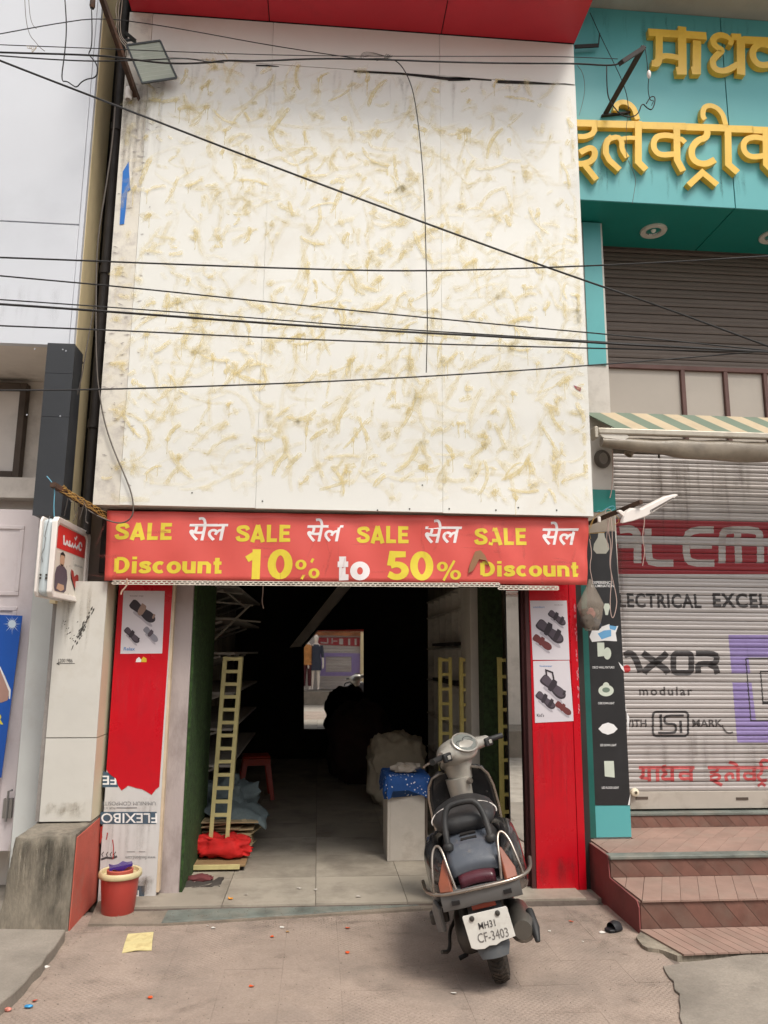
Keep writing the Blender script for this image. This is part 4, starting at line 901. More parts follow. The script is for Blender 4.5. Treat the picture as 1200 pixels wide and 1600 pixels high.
bn = thing('sale_banner', 'red vinyl sale banner with yellow and white lettering across the shop front', 'banner', (.2, BY, 2.08))
tl, tr_, br, bl_ = at(168,798,Y=BY), at(919,809,Y=BY), at(918,914,Y=BY), at(163,907,Y=BY)
def bpt(u, v):
    a = tl.lerp(tr_, u); b = bl_.lerp(br, u); q = b.lerp(a, v); q.y = BY+wave(q.x, q.z)-.02*(1-v)*0; return q
nx, nz = 90, 12; mb = MB(); mb.add([bpt(i/nx, j/nz) for j in range(nz+1) for i in range(nx+1)], [(j*(nx+1)+i, j*(nx+1)+i+1, (j+1)*(nx+1)+i+1, (j+1)*(nx+1)+i) for j in range(nz) for i in range(nx)])
o = obj('sheet', mb, m_ban, bn, 80); sd_ = o.modifiers.new('thick', 'SOLIDIFY'); sd_.thickness = .002; sd_.offset = 1
def bf(u, v, h=0.):
    q = at(u, v, Y=BY); q.y = BY+wave(q.x, q.z)-.0035-h; return q
def bw(x, z, h=0.): return V((x, BY+wave(x, z)-.0035-h, z))
m_by = flat('banner_yellow', c(226,204,62), .5); m_bw = flat('banner_white', c(238,232,232), .5)
def bl_text(s, x0, x1, yt, yb, m, wv=.24, wh=.2):
    p0 = at(x0, yb, Y=BY); p1 = at(x1, yb, Y=BY); H = at(x0, yt, Y=BY).z-p0.z
    adv = sum(GL[ch][0]+.03 for ch in s)-.03; wx = (p1.x-p0.x)/(adv*H); slope = (p1.z-p0.z)/(p1.x-p0.x)
    mb = MB(); block(mb, s, lambda u, v, h=0: bw(p0.x+u, p0.z+v+slope*u, h), 0, 0, H, wx, wv, wh)
    bm_sub(mb); obj('lettering', mb, m, bn, kind='stuff' if 0 else None)
def bm_sub(mb): pass
for s, x0, x1, yt, yb in (('SALE',179,270,817,844),('SALE',368,455,820,847),('SALE',557,640,822,849),('SALE',741,824,825,852),('Discount',176,347,870,896),('10',377,457,858,905),('%',460,500,873,905),('50',601,678,861,907),('%',682,721,876,907),('Discount',749,906,877,901)):
    bl_text(s, x0, x1, yt, yb, m_by)
bl_text('to', 525, 577, 868, 906, m_bw, .27, .23)
for x0, x1, yt, yb in ((296,357,808,845),(480,537,810,847),(664,722,812,849),(847,904,815,852)):
    obj('lettering', fit('सेल', x0, x1, yt, yb, bf, .014, .2), m_bw, bn)
tornm = flat('wilted_paper', c(150,110,80), .8)
tk = MB().prism([bf(x,y,.002) for x, y in ((742,862),(750,860),(757,868),(764,884),(758,876),(748,874),(744,882),(738,892),(731,896),(733,884),(738,872))], (0,-.012,0))
single('paper_tassel', 'torn dry brown paper tassel stuck on the banner before the right hand Discount', 'paper scrap', tk, tornm, 60)
sl_ = MB()
for x0, x1, yo, zo in ((176,716,906.5,0),(718,780,905.5,.004),(779,872,910,-.0)):
    a, b = at(x0, yo+(x0-176)*.0085, Y=BY-.025), at(x1, yo+(x1-176)*.0085, Y=BY-.025); n = int((b.x-a.x)/.034)
    for dz in (-.026, -.0135, -.001): sl_.bar(a+V((0,0,dz)), b+V((0,0,dz)), .003, .0055, (0,0,1))
    for k in range(n+1):
        q = a.lerp(b, k/n); h = .017*((b.x-a.x)/n/.034)
        sl_.bar(q+V((0,0,-.024)), q+V((0,0,-.015)), .003, .011, (1,0,0)); q2 = q+V((.017 if k < n else 0,0,0)); sl_.bar(q2+V((0,0,-.012)), q2+V((0,0,-.0025)), .003, .011, (1,0,0))
tag(single('slotted_strip', 'thin white slotted metal strip along the bottom edge of the sale banner', 'metal strip', sl_, mat('white_slotted', c(220,210,196), .5, var=.1, vscale=9, dirt=c(120,90,70), dscale=6, damt=.45)), None)
# ================================================================ red boards with sandal posters
m_rbd = mat('red_board', c(196,4,28), .3, var=.08, vscale=1.6, dirt=c(150,20,34), dscale=3.5, damt=.42, bump=.04, bscale=6)
m_comp = mat('composite_face', c(204,203,202), .45, var=.03, vscale=2, dirt=c(166,158,154), dscale=4, damt=.35)
m_edge = mat('board_edge', c(206,186,160), .8, var=.1, vscale=9)
FY = -.055
pf_ = lambda Y: (lambda u, v, h=0.: at(u, v, Y=Y-h))
lbod = thing('left_board', 'tall board left of the entrance, torn red film above grey print', 'board', (-1.25, FY, G))
lbod.name = 'entrance_board'
L0, L1 = at(153,1400,Y=FY), at(243,1405,Y=FY); zt_b = 2.11
obj('board', MB().box(L0.x, L1.x, FY, FY+.03, G+.004, zt_b), m_comp, lbod, bev=.001)
obj('edge_strip', MB().box(L1.x+.0005, L1.x+.018, FY+.002, .0, G+.06, zt_b), m_edge, lbod)
rp = [(L0.x, zt_b), (L1.x, zt_b)]+[(lambda q: (q.x, q.z))(at(x,y,Y=FY)) for x, y in ((249,1229),(243,1234),(237,1242),(231,1238),(222,1233),(214,1231.5),(206,1229),(200,1227.5),(196,1231),(190,1235),(185,1228),(181,1216),(176,1213),(170,1208))]
rp.append((L0.x, at(160,1202,Y=FY).z))
obj('red_film', MB().prism([(x, FY-.0008, z) for x, z in rp], (0,-.0015,0)), m_rbd, lbod)
cf_ = pf_(FY-.001); blu = flat('print_blue', c(66,88,106)); gry = flat('print_grey', c(120,120,122)); whi = flat('print_white', c(235,235,235))
def ppoly(f, pts, h=0.): return MB().face([f(x, y, h) for x, y in pts])
obj('print_band', ppoly(cf_, ((157,1268.5),(245,1268.5),(244,1287.5),(156.5,1287.5)), .0003), blu, lbod)
obj('print_band', ppoly(pf_(FY-.0002), ((161,1205),(186,1212),(184,1230),(160,1230)), .0002), blu, lbod)
obj('print_band', ppoly(cf_, ((205,1384),(226,1384),(225,1409),(204,1410)), .0003), blu, lbod)
obj('lettering', fit('FLEXIBO', 158, 245.5, 1270.5, 1286, cf_, .012, 0, .0008, True), whi, lbod)
obj('lettering', fit('FE', 160, 182, 1212, 1226, pf_(FY-.0002), .012, 0, .0006, True), whi, lbod)
obj('lettering', fit('UMINIUM COMPOSITE', 159, 243, 1252.5, 1258.5, cf_, .0, 0, .0004, True), gry, lbod)
obj('lettering', fit('FOR ATT', 159, 180, 1261, 1264.5, cf_, .0, 0, .0004, True), gry, lbod)
obj('print_line', ppoly(cf_, ((182,1261.5),(214,1261.5),(214,1263),(182,1263)), .0004), gry, lbod)
obj('lettering', fit('www.flexibond.com', 196, 243, 1337.5, 1343, cf_, .0, 0, .0004, True), gry, lbod)
obj('lettering', fit('H', 208, 217, 1391, 1409, cf_, .02, 0, .0008, True), whi, lbod)
gd = MB(); stroke(gd, cf_, [(158,1343),(166,1340),(176,1341),(183,1338)], 3.2, h=.0005)
for x in (161,168,174,180): stroke(gd, cf_, [(x,1339),(x-2,1335),(x+1,1331)], 1.2, h=.0007)
for x0, x1, y in ((198,211,1331),(217,227,1331)): stroke(gd, cf_, [(x0,y),(x1,y)], .7, h=.0005)
obj('print_mark', gd, flat('print_dark', c(70,68,70)), lbod)
dp = MB(); stroke(dp, cf_, [(176,1312),(177.5,1325),(176.5,1342)], 1.5, h=.0009); stroke(dp, cf_, [(168,1301),(167,1308),(166,1312)], 1.6, h=.0009); dp.face([cf_(x,y,.0008) for x, y in ((157,1292),(161,1290),(159,1300),(160,1308),(157,1318),(155.5,1318))])
obj('paint_drip', dp, flat('drip_red', c(170,46,40)), lbod)
st_ = thing('wall_sticker', 'small white and yellow cloud shaped sticker on the red film', 'sticker', tuple(at(220,1035,Y=FY-.003)))
obj('white_half', ppoly(pf_(FY-.003), ((212,1034.5),(213,1030),(217,1026.5),(221,1031),(220,1034.5)), 0), whi, st_)
obj('yellow_half', ppoly(pf_(FY-.003), ((220.2,1034.5),(221,1030),(224,1026),(229,1029),(229,1034.5)), .0001), flat('sticker_yellow', c(216,186,50)), st_)
def sandal(root, f, x, y, L, ang, sole, strap, foot, kind=0, h=.001):
    "flat printed sandal: x, y = heel end, pointing down right"
    ca, sa = cos(R(ang)), sin(R(ang)); W = L*.34
    T = lambda u, v, hh=0: f(x+(u*ca-v*sa)*1, y+(u*sa+v*ca)*1, h+hh)
    out = [(0,-.28),(.03,-.42),(.12,-.5),(.3,-.40),(.5,-.36),(.72,-.50),(.9,-.42),(1,-.15),(1.0,.12),(.92,.42),(.74,.52),(.5,.38),(.3,.42),(.12,.5),(.03,.42),(0,.28)]
    out = smooth2(out+[out[0]], 2)[:-1]
    shd = MB().face([T(a*L*.8+L*.25, b*W*.35+W*.55, -.0003) for a, b in out]); obj('shadow_print', shd, flat('ink_shadow', c(176,170,178)), root)
    o = MB().face([T(a*L, b*W) for a, b in out]); obj('sandal_print', o, sole, root)
    obj('footbed_print', MB().face([T(a*L*.92+L*.03, b*W*.78-W*.06, .0003) for a, b in out]), foot, root)
    if kind == 0: sh = [[(.30,-.62),(.52,-.66),(.56,.5),(.36,.5)]]
    elif kind == 1: sh = [[(.26,-.62),(.46,-.7),(.52,.5),(.34,.5)],[(.62,-.66),(.80,-.7),(.84,.48),(.70,.5)]]
    else: sh = [[(.30,-.62),(.52,-.66),(.56,.5),(.36,.5)],[(.82,-.5),(.9,-.56),(.93,-.1),(.86,-.05)]]
    mb = MB()
    sh = [smooth2(p+[p[0]], 1)[:-1] for p in sh]
    for k, p in enumerate(sh): mb.face([T(a*L, b*W, .0006+k*.0001) for a, b in p])
    obj('strap_print', mb, strap, root)
    if kind == 3:
        q = MB(); stroke(q, T, [(.08*L,-.4*W),(-.06*L,-.75*W),(.15*L,-1.0*W),(.33*L,-.6*W)], L*.05, h=.0008); obj('strap_print', q, strap, root)
m_pap = mat('poster_paper', c(214,208,214), .4, var=.03, vscale=2); pk = lambda n, *a: flat(n, c(*a))
s_dk, s_gy, s_br, s_tn, s_md, s_pk = pk('ink_dark',52,44,52), pk('ink_grey',110,108,116), pk('ink_brown',110,52,52), pk('ink_tan',156,130,118), pk('ink_mid',84,74,84), pk('ink_pale',140,138,148)
ink_b = flat('ink_blue', c(100,140,190))
p1_ = thing('sandal_poster', 'white sandal poster on the left red film with one big and two small slippers', 'poster', tuple(at(222,1021,Y=FY-.004)))
F1 = pf_(FY-.003)
obj('sheet', MB().prism([F1(x,y) for x, y in ((193,923),(257.5,923.5),(253.5,1021),(188,1021.5))], (0,-.0006,0)), m_pap, p1_)
F1 = pf_(FY-.0042)
sandal(p1_, F1, 205, 941, 47, 39, s_dk, s_tn, s_dk, 2); sandal(p1_, F1, 196, 982, 30, 46, s_dk, s_dk, s_md, 2, .0012); sandal(p1_, F1, 226, 981, 29, 47, s_pk, s_md, s_pk, 0, .0014)
obj('lettering', fit('footwear range', 203, 224, 930, 932.5, F1, .01, 0, .0003), s_gy, p1_); obj('lettering', fit('Relax', 193, 211, 1011, 1016.5, F1, .02, .1, .0003), ink_b, p1_)
rbod = thing('entrance_board', 'tall glossy red board right of the entrance with two sandal posters', 'board', (1.73, FY, G))
R0, R1 = at(839,1397,Y=FY).x, at(917,1397,Y=FY).x
obj('board', MB().box(R0, R1-.055, FY, FY+.03, G+.004, zt_b), m_rbd, rbod, bev=.002)
obj('return_strip', MB().box(R1-.053, R1, FY-.003, FY+.05, G+.006, zt_b), m_rbd, rbod, bev=.002)
obj('edge_strip', MB().box(R0-.03, R0-.0015, FY+.004, .0, G+.02, zt_b), m_frame, rbod)
wr_ = MB(); rr = random.Random(9)
for k in range(46):
    t = rr.random(); x = 898+8*t+rr.uniform(-1.2,1.2); y = 945+185*t; wr_.face([at(x-.6,y-rr.uniform(1,4),Y=FY-.0045), at(x+.7,y-1,Y=FY-.0045), at(x+.5,y+rr.uniform(1,4),Y=FY-.0045), at(x-.5,y+1,Y=FY-.0045)])
o = obj('peeling_edge', wr_, flat('peel_pink', c(214,130,140)), rbod); o['kind'] = 'stuff'
wr_ = MB()
for k in range(26):
    x, y = rr.uniform(843,912), rr.uniform(1290,1388); l = rr.uniform(.3,.9); wr_.face([at(x-l,y,Y=FY-.0005), at(x,y-l*.5,Y=FY-.0005), at(x+l,y+.2,Y=FY-.0005), at(x,y+l*.5,Y=FY-.0005)])
o = obj('paint_chip', wr_, flat('chip_pink', c(206,100,110)), rbod); o['kind'] = 'stuff'
p2_ = thing('sandal_poster', 'upper white sandal poster on the right red board, three dark slippers', 'poster', tuple(at(862,1032,Y=FY-.004)))
F2 = pf_(FY-.002)
obj('sheet', MB().prism([F2(x,y) for x, y in ((828,938.5),(885.5,938.5),(890,1031),(832.5,1031))], (0,-.0006,0)), m_pap, p2_)
F2 = pf_(FY-.0032)
sandal(p2_, F2, 858, 956, 32, 38, s_dk, s_dk, s_md, 1); sandal(p2_, F2, 840, 972, 50, 38, s_dk, s_dk, s_md, 1, .0013); sandal(p2_, F2, 834, 994, 34, 36, s_br, s_br, s_br, 0, .0016)
obj('lettering', fit('comfort', 833, 851, 947, 950, F2, .01, 0, .0003), ink_b, p2_); obj('lettering', fit('since the start', 866, 880, 944, 946, F2, 0, 0, .0003), s_gy, p2_)
p3_ = thing('sandal_poster', 'lower white sandal poster on the right red board marked Kid\'s', 'poster', tuple(at(866,1128,Y=FY-.004)))
F3 = pf_(FY-.002)
obj('sheet', MB().prism([F3(x,y) for x, y in ((833,1033),(889.5,1032),(896.5,1126.5),(836,1129.5))], (0,-.0006,0)), m_pap, p3_)
F3 = pf_(FY-.0032)
sandal(p3_, F3, 847, 1058, 48, 42, s_dk, s_dk, s_md, 3); sandal(p3_, F3, 839, 1083, 36, 40, s_dk, s_dk, s_md, 1, .0013); sandal(p3_, F3, 869, 1098, 29, 38, s_br, s_br, s_br, 0, .0016)
obj('lettering', fit("Kid's", 839, 850, 1115, 1120, F3, .01, 0, .0003), s_dk, p3_); obj('lettering', fit('footwear', 843, 863, 1039, 1042, F3, .01, 0, .0003), ink_b, p3_)
# ================================================================ black product strip on the pillar
Q = .097; qf = lambda Y: (lambda u, v, h=0.: at(u, v, Y=Y-h))
bs = thing('product_banner', 'narrow black printed banner of lamps down the teal pillar', 'banner', tuple(at(950,1258,Y=Q)))
obj('sheet', MB().prism([at(x,y,Y=Q) for x, y in ((915,832),(961,830),(968,930),(976,1080),(985,1258),(925,1258),(919,1050))], (0,.002,0)), mat('black_flex', c(44,44,46), .4, var=.15, vscale=3, dirt=c(70,70,70), dscale=3, damt=.3), bs)
obj('top_board', MB().prism([at(x,y,Y=Q-.002) for x, y in ((914,803),(960,798),(962,829),(915,833))], (0,.006,0)), mat('grey_board', c(158,146,132), .8, var=.12, vscale=5, dirt=c(100,90,80), dscale=5, damt=.5), bs)
qf = qf(Q-.0008); pg = flat('print_pale', c(206,214,200)); pw = flat('print_white', c(235,235,235)); pg2 = flat('print_grey2', c(172,170,158))
el = lambda cx, cy, rx, ry, n=20: [(cx+rx*cos(2*pi*k/n), cy+ry*sin(2*pi*k/n)) for k in range(n)]
obj('bulb_print', ppoly(qf, [(935,833),(944,833),(945,839),(951,850),(952,858),(947,865),(932,865),(927,859),(928,850),(934,840)]), pg2, bs)
obj('bulb_print', ppoly(qf, [(945,943),(951,943),(954,948),(951,955),(950,961),(946,961),(945,955),(943,949)]), pg, bs)
obj('fixture_print', MB().face([qf(x,y) for x, y in ((933,1004),(944,1004),(945,1025),(934,1026))]).face([qf(x,y,.0005) for x, y in el(949,1021,6,9.5)]), pg, bs)
obj('lamp_print', MB().face([qf(x,y) for x, y in el(947,1079,12,9)]).face([qf(x,y,.0002) for x, y in el(947,1071,5,5)]), pg, bs); obj('lamp_ring_print', ppoly(qf, el(947,1078,6,4), .0006), flat('print_green_grey', c(110,128,114)), bs)
obj('lamp_print', ppoly(qf, [(935,1139),(941,1132),(950,1129),(959,1132),(965,1139),(959,1145),(950,1148),(941,1145)]), pw, bs)
obj('lamp_print', ppoly(qf, [(944,1189),(959,1189),(960.5,1215),(945,1213)]), pg, bs)
for s, x0, x1, y0, y1 in (('EXPERIENCE',925,957,908,912.5),('ILLUMINATION',924,959,913.5,917.5),('DECO WALL FIXTURES',926,960,1041,1044.5),('COB DOWN LIGHT',934.5,960,1097,1100.5),('LED DOWN LIGHT',938,963,1162.5,1166),('LED FLOOD LIGHT',940.5,967,1229,1232.5)):
    obj('lettering', fit(s, x0, x1, y0, y1, qf, .012, 0, .0004), pw, bs)
for pts in (((966,1034),(974,1042),(976,1050),(971,1045)),((983,1120),(977.5,1110),(978,1100),(980,1130),(981.5,1150)),((985,1240),(984,1258),(981,1258))): obj('torn_paper', ppoly(qf, pts, .001), pw, bs)
sk = thing('blue_sticker', 'torn blue and white sticker on the black product banner', 'sticker', tuple(at(942,1003,Y=Q-.003)))
obj('paper', MB().prism([qf(x,y,.0006) for x, y in ((921,995),(925,985),(935,984),(938,980),(952,975),(953,980),(966,978),(962,989),(964,1002),(945,1001),(925,1003))], (0,-.0006,0)), pw, sk)
obj('print', MB().face([qf(x,y,.0016) for x, y in ((934,990),(944,985),(955,984),(955,994),(940,999))]).face([qf(x,y,.0016) for x, y in ((952,977),(964,979),(961,985),(953,983))]), flat('sticker_blue', c(108,170,216)), sk)
# ================================================================ projecting light box
m_wp = mat('white_plastic', c(236,228,222), .35, var=.03, vscale=2, dirt=c(206,196,186), dscale=3, damt=.35); m_bp = mat('pale_plastic', c(196,206,210), .35, var=.04, vscale=2, dirt=c(170,176,176), dscale=3, damt=.4)
lx = thing('light_box_sign', 'white plastic projecting sign box showing a man and a red shoe', 'sign box', (-1.7, -.4, 1.92))
BX = -1.652; ya_, yb_ = -.75, -.03; zA, zB = 1.915, 2.42
obj('body', MB().box(BX-.088, BX-.012, ya_+.02, yb_-.02, zA+.01, zB-.01), m_bp, lx, bev=.035, bseg=4)
fr_ = MB()
yz = [(ya_,zA+.03),(ya_+.03,zA),(yb_-.03,zA),(yb_,zA+.03),(yb_,zB-.03),(yb_-.03,zB),(ya_+.03,zB),(ya_,zB-.03)]
inn = [(y+(.045 if y < -.4 else -.045), z+(.035 if z < 2.1 else -.035)) for y, z in yz]
fr_.loft([[V((BX-.02,y,z)) for y, z in yz],[V((BX+.012,y,z)) for y, z in yz],[V((BX+.004,y,z)) for y, z in inn],[V((BX-.01,y,z)) for y, z in inn]], False, False)
obj('frame', fr_, m_wp, lx, 30, bev=.006)
obj('back_frame', MB().loft([[V((BX-.098,y,z)) for y, z in yz],[V((BX-.082,y,z)) for y, z in yz]]), m_wp, lx, bev=.006)
obj('face', MB().face([(BX-.006,y,z) for y, z in inn]), mat('lit_face', c(238,230,218), .3, var=.02), lx)
y0f, y1f, z0f, z1f = ya_+.045, yb_-.045, zA+.035, zB-.035
xf_ = lambda u, v, h=0.: V((BX-.004+h, y0f+(y1f-y0f)*u, z0f+(z1f-z0f)*v))
obj('red_header', MB().face([xf_(u,v) for u, v in ((.02,.64),(.98,.64),(.98,.93),(.92,.985),(.08,.985),(.02,.93))]), flat('header_red', c(226,62,58), .35), lx)
sg_ = MB()
for k, (p, w) in enumerate((([(.22,.86),(.24,.74),(.30,.74),(.34,.80)], .035), ([(.34,.80),(.36,.75),(.42,.74),(.42,.82)], .03), ([(.42,.76),(.48,.74),(.52,.80)], .03), ([(.52,.76),(.56,.74),(.6,.8),(.6,.75)], .03), ([(.6,.78),(.66,.74),(.7,.80)], .03), (arc(.78,.80,.05,.06,0,330,10), .03), ([(.56,.90),(.6,.87),(.64,.93)], .025))):
    stroke(sg_, lambda u, v, h=0: xf_(u, v, .001+.0001*k), p, w*1.4, w)
obj('script_lettering', sg_, m_bw, lx)
skin = flat('print_skin', c(206,168,140)); shirt = flat('print_shirt', c(96,84,96)); hair = flat('print_hair', c(40,34,34))
obj('man_shirt_print', MB().face([xf_(u,v,.0004) for u, v in ((.06,.06),(.05,.26),(.08,.36),(.17,.41),(.3,.41),(.40,.36),(.44,.24),(.42,.06),(.36,.02),(.1,.02))]), shirt, lx)
obj('man_face_print', MB().face([xf_(u+.235,v,.0008) for u, v in ((-.05,.40),(-.07,.47),(-.065,.55),(0,.59),(.065,.55),(.07,.47),(.05,.40))]).face([xf_(u,v,.0009) for u, v in ((.12,.06),(.16,.14),(.34,.13),(.36,.07),(.26,.03))]), skin, lx)
obj('man_hair_print', MB().face([xf_(u+.235,v,.0012) for u, v in ((-.075,.52),(-.07,.58),(0,.615),(.07,.58),(.075,.52),(.05,.56),(-.05,.56))]).face([xf_(u+.235,v,.0012) for u, v in ((-.05,.43),(-.035,.405),(0,.395),(.035,.405),(.05,.43),(0,.425))]), hair, lx)
obj('shoe_print', MB().face([xf_(u,v,.0006) for u, v in ((.54,.40),(.62,.38),(.66,.30),(.74,.35),(.80,.34),(.84,.16),(.88,.06),(.80,.05),(.68,.16),(.56,.30))]), flat('print_shoe', c(178,64,56)), lx)
obj('sole_print', MB().face([xf_(u,v,.0003) for u, v in ((.52,.38),(.56,.26),(.68,.12),(.80,.02),(.9,.03),(.9,.07),(.80,.06),(.68,.17),(.56,.31))]), hair, lx)
obj('lettering', fit('DESIGN', .64, .92, .50, .47, lambda u, v, h=0: xf_(u, v, .0005), 0), gry, lx)
ck = MB(); ck.tube([(BX-.05+.006*a, ya_+.019, z) for a, z in ((1,2.42),(-1,2.36),(-2.5,2.29),(-1.5,2.285),(-2,2.22),(-4,2.18),(-2.5,2.13))], .0022, 5); obj('crack', ck, gry, lx)
sc_ = MB()
for x in (-.07,-.035):
    for z in (2.03,2.05): sc_.lathe([(.006,0),(.007,.003),(.001,.006)], (BX+x, ya_+.014, z), 8, 'y')
o = obj('screw_head', sc_, m_wood, lx); o['kind'] = 'stuff'
# ================================================================ brackets, lamps, cables
m_iron = mat('rusty_iron', c(74,54,42), .85, var=.3, vscale=12, dirt=c(120,72,44), dscale=8, damt=.5, bump=.3)
m_wire = flat('black_cable', c(30,28,30), .6); m_gwire = flat('grey_wire', c(96,88,82), .6); m_pwire = flat('pinkish_wire', c(206,180,170), .6); m_ywire = flat('tan_wire', c(176,138,74), .6); m_bwire = flat('blue_wire', c(96,160,184), .6)
bk_ = thing('angle_bracket', 'rusty angle iron bracket at the top left holding the floodlight', 'bracket', tuple(at(205,150,Y=-.2)))
A, B = at(146,-40,Y=-1.05), at(213,152,Y=CY-.012)
obj('upright_flange', MB().bar(A, B, .045, .006), m_iron, bk_); obj('side_flange', MB().bar(A+V((.022,0,-.02)), B+V((.022,0,-.02)), .006, .045), m_iron, bk_)
jb = at(201,146,Y=CY-.04); obj('insulator', MB().lathe([(.02,-.05),(.026,-.04),(.022,-.01),(.028,.01),(.024,.045),(.01,.05)], (jb.x, jb.y, jb.z), 14), m_wp, bk_, 50)
fl_ = thing('floodlight', 'square grey floodlight with glass front tilted down on the top left bracket', 'floodlight', tuple(at(236,130,Y=-.45)))
fc = [at(198,71,Y=-.55), at(250,64,Y=-.5), at(276,122,Y=-.42), at(222,130,Y=-.47)]
nrm = (fc[1]-fc[0]).cross(fc[3]-fc[0]).normalized(); nrm = nrm if nrm.y < 0 else -nrm; cen = sum(fc, V((0,0,0)))/4
obj('housing', MB().loft([[q+nrm*.0 for q in fc],[cen+(q-cen)*1.0-nrm*.02 for q in fc],[cen+(q-cen)*.75-nrm*.055 for q in fc]]), mat('grey_housing', c(70,74,76), .5, .3), fl_)
rim = MB()
for a, b in zip(fc, fc[1:]+fc[:1]): rim.bar(a+nrm*.004, b+nrm*.004, .012, .012, nrm)
obj('rim', rim, mat('grey_housing', c(70,74,76)), fl_)
obj('glass', MB().face([cen+(q-cen)*.95+nrm*.003 for q in fc]), mat('frosted_glass', c(168,174,160), .25, var=.08, vscale=5), fl_)
gl_ = MB()
for k in range(1, 9):
    t = k/9; gl_.bar((cen+(fc[0].lerp(fc[3],t)-cen)*.93)+nrm*.0035, (cen+(fc[1].lerp(fc[2],t)-cen)*.93)+nrm*.0035, .0025, .001, nrm)
o = obj('glass_rib', gl_, mat('rib_glass', c(190,194,184), .3), fl_); o['kind'] = 'stuff'
obj('yoke', MB().tube([at(192,64,Y=-.45), at(205,62,Y=-.42), at(212,66,Y=-.42)], .011, 6).bar(at(195,50,Y=-.5), at(212,64,Y=-.45), .03, .006), mat('grey_housing', c(70,74,76)), fl_)
b2 = thing('angle_bracket', 'dark V shaped iron bracket in front of the teal sign at top right', 'bracket', tuple(at(945,180,Y=-.25)))
obj('long_arm', MB().bar(at(1006,72,Y=-.75), at(946,178,Y=-.22), .04, .012), mat('dark_iron', c(58,52,50), .7, .3, var=.2), b2); obj('short_arm', MB().bar(at(1004,76,Y=-.75), at(970,98,Y=-.85), .045, .03), mat('dark_iron', c(58,52,50)), b2)
q = at(1014,116,Y=-.7); obj('insulator', MB().ell(q, .016, .016, .034, 12, 8), m_wp, b2, 60)
obj('base_plate', MB().bar(at(940,181,Y=-.215), at(985,176,Y=-.215), .03, .012), mat('dark_iron', c(58,52,50)), b2)
b3 = thing('angle_bracket', 'brown rusty bracket wound with wires beside the projecting sign box', 'bracket', tuple(at(120,790,Y=-.2)))
obj('bar', MB().bar(at(82,757,Y=-.75), at(158,803,Y=-.2), .035, .03), m_iron, b3)
ww = MB(); rr = random.Random(2); a, b = at(82,757,Y=-.75), at(168,805,Y=-.28)
for k in range(6):
    pts = [a.lerp(b, .15+.85*t/14)+V((rr.uniform(-.012,.012), 0, .006+.022*sin(t*.9+k*1.4)-.018*t/14)) for t in range(15)]; ww.tube(sag(pts,1), .0028, 5)
o = obj('wire_tangle', ww, m_ywire, b3); o['kind'] = 'stuff'
ww = MB(); ww.tube(sag([at(x,y,Y=-.72) for x, y in ((73,744),(80,752),(86,763),(84,790),(85,812))],2), .0035, 5); obj('blue_wire', ww, m_bwire, b3)
ww = MB()
for P_ in (((118,775),(116,790),(118,803)),((124,778),(121,800),(116,812),(114,815)),((132,783),(128,800),(124,812)),((108,770),(104,790),(100,806)),((128,781),(136,795),(133,815),(138,818))): ww.tube(sag([at(x,y,Y=-.5) for x, y in P_],2), .0025, 5)
o = obj('hanger_wire', ww, m_gwire, b3); o['kind'] = 'stuff'
b4 = thing('angle_bracket', 'rusty bar bracket tied with wires beside the black product banner', 'bracket', tuple(at(960,800,Y=-.1)))
obj('bar', MB().bar(at(920,818,Y=.06), at(1002,784,Y=-.45), .03, .026), m_iron, b4)
def wires(parent, name, m, lst, r=.0026, Y=-.1, stuff=True):
    mb = MB()
    for P_ in lst: mb.tube(sag([at(x,y,Y=Y) for x, y in P_],2), r, 5)
    o = obj(name, mb, m, parent)
    if stuff: o['kind'] = 'stuff'
wires(b4, 'tied_wire', m_pwire, [((949,795),(944,800),(950,806),(958,804),(955,797),(949,795)),((952,805),(950,830),(955,850),(952,880),(956,900),(964,935),(963,950),(958,968),(954,960),(953,935),(956,905),(953,880),(957,850),(956,820),(954,806)),((948,806),(950,825),(947,840),(951,856)),((1004,790),(1008,812),(1003,840),(1008,860),(1004,884))], .003, -.12)
wires(b4, 'tied_wire', m_ywire, [((938,800),(925,812),(920,830),(923,842)),((945,798),(930,806),(926,815),(923,825)),((950,800),(965,806),(968,815),(960,820)),((918,833),(930,833),(945,832))], .0022, -.12)
wires(b4, 'blue_wire', m_bwire, [((938,800),(944,797),(952,792),(958,790),(962,794),(955,798)),((940,799),(936,797),(932,800))], .0025, -.13)
q = at(936,812,Y=-.14); obj('connector', MB().box(q.x-.012,q.x+.012,q.y-.01,q.y+.01,q.z-.022,q.z+.022), m_wp, b4, bev=.005)
wl = thing('white_batten', 'broken white lamp batten sticking out from the rusty bracket at right', 'lamp', tuple(at(985,812,Y=-.4)))
wt = [at(x,y,Y=-.42) for x, y in ((978,800),(988,794),(1003,795),(1012,790),(1040,776),(1058,772),(1060,774),(1046,784),(1022,800),(1010,807),(990,814),(972,818))]
obj('shell', MB().prism(wt, (0,.05,.012)), m_wp, wl, bev=.006)
obj('fin', MB().prism([at(x,y,Y=-.40) for x, y in ((966,799),(971,797),(982,806),(977,810))], (0,.04,.01)), m_wp, wl, bev=.003)
obj('slot', MB().prism([at(x,y,Y=-.424) for x, y in ((1018,796),(1052,777),(1053,778.5),(1020,798))], (0,.002,0)), m_gwire, wl); q = at(1018,798,Y=-.425); obj('screw', MB().lathe([(.008,0),(.009,.004),(.002,.008)], tuple(q), 10, 'y'), m_wood, wl)
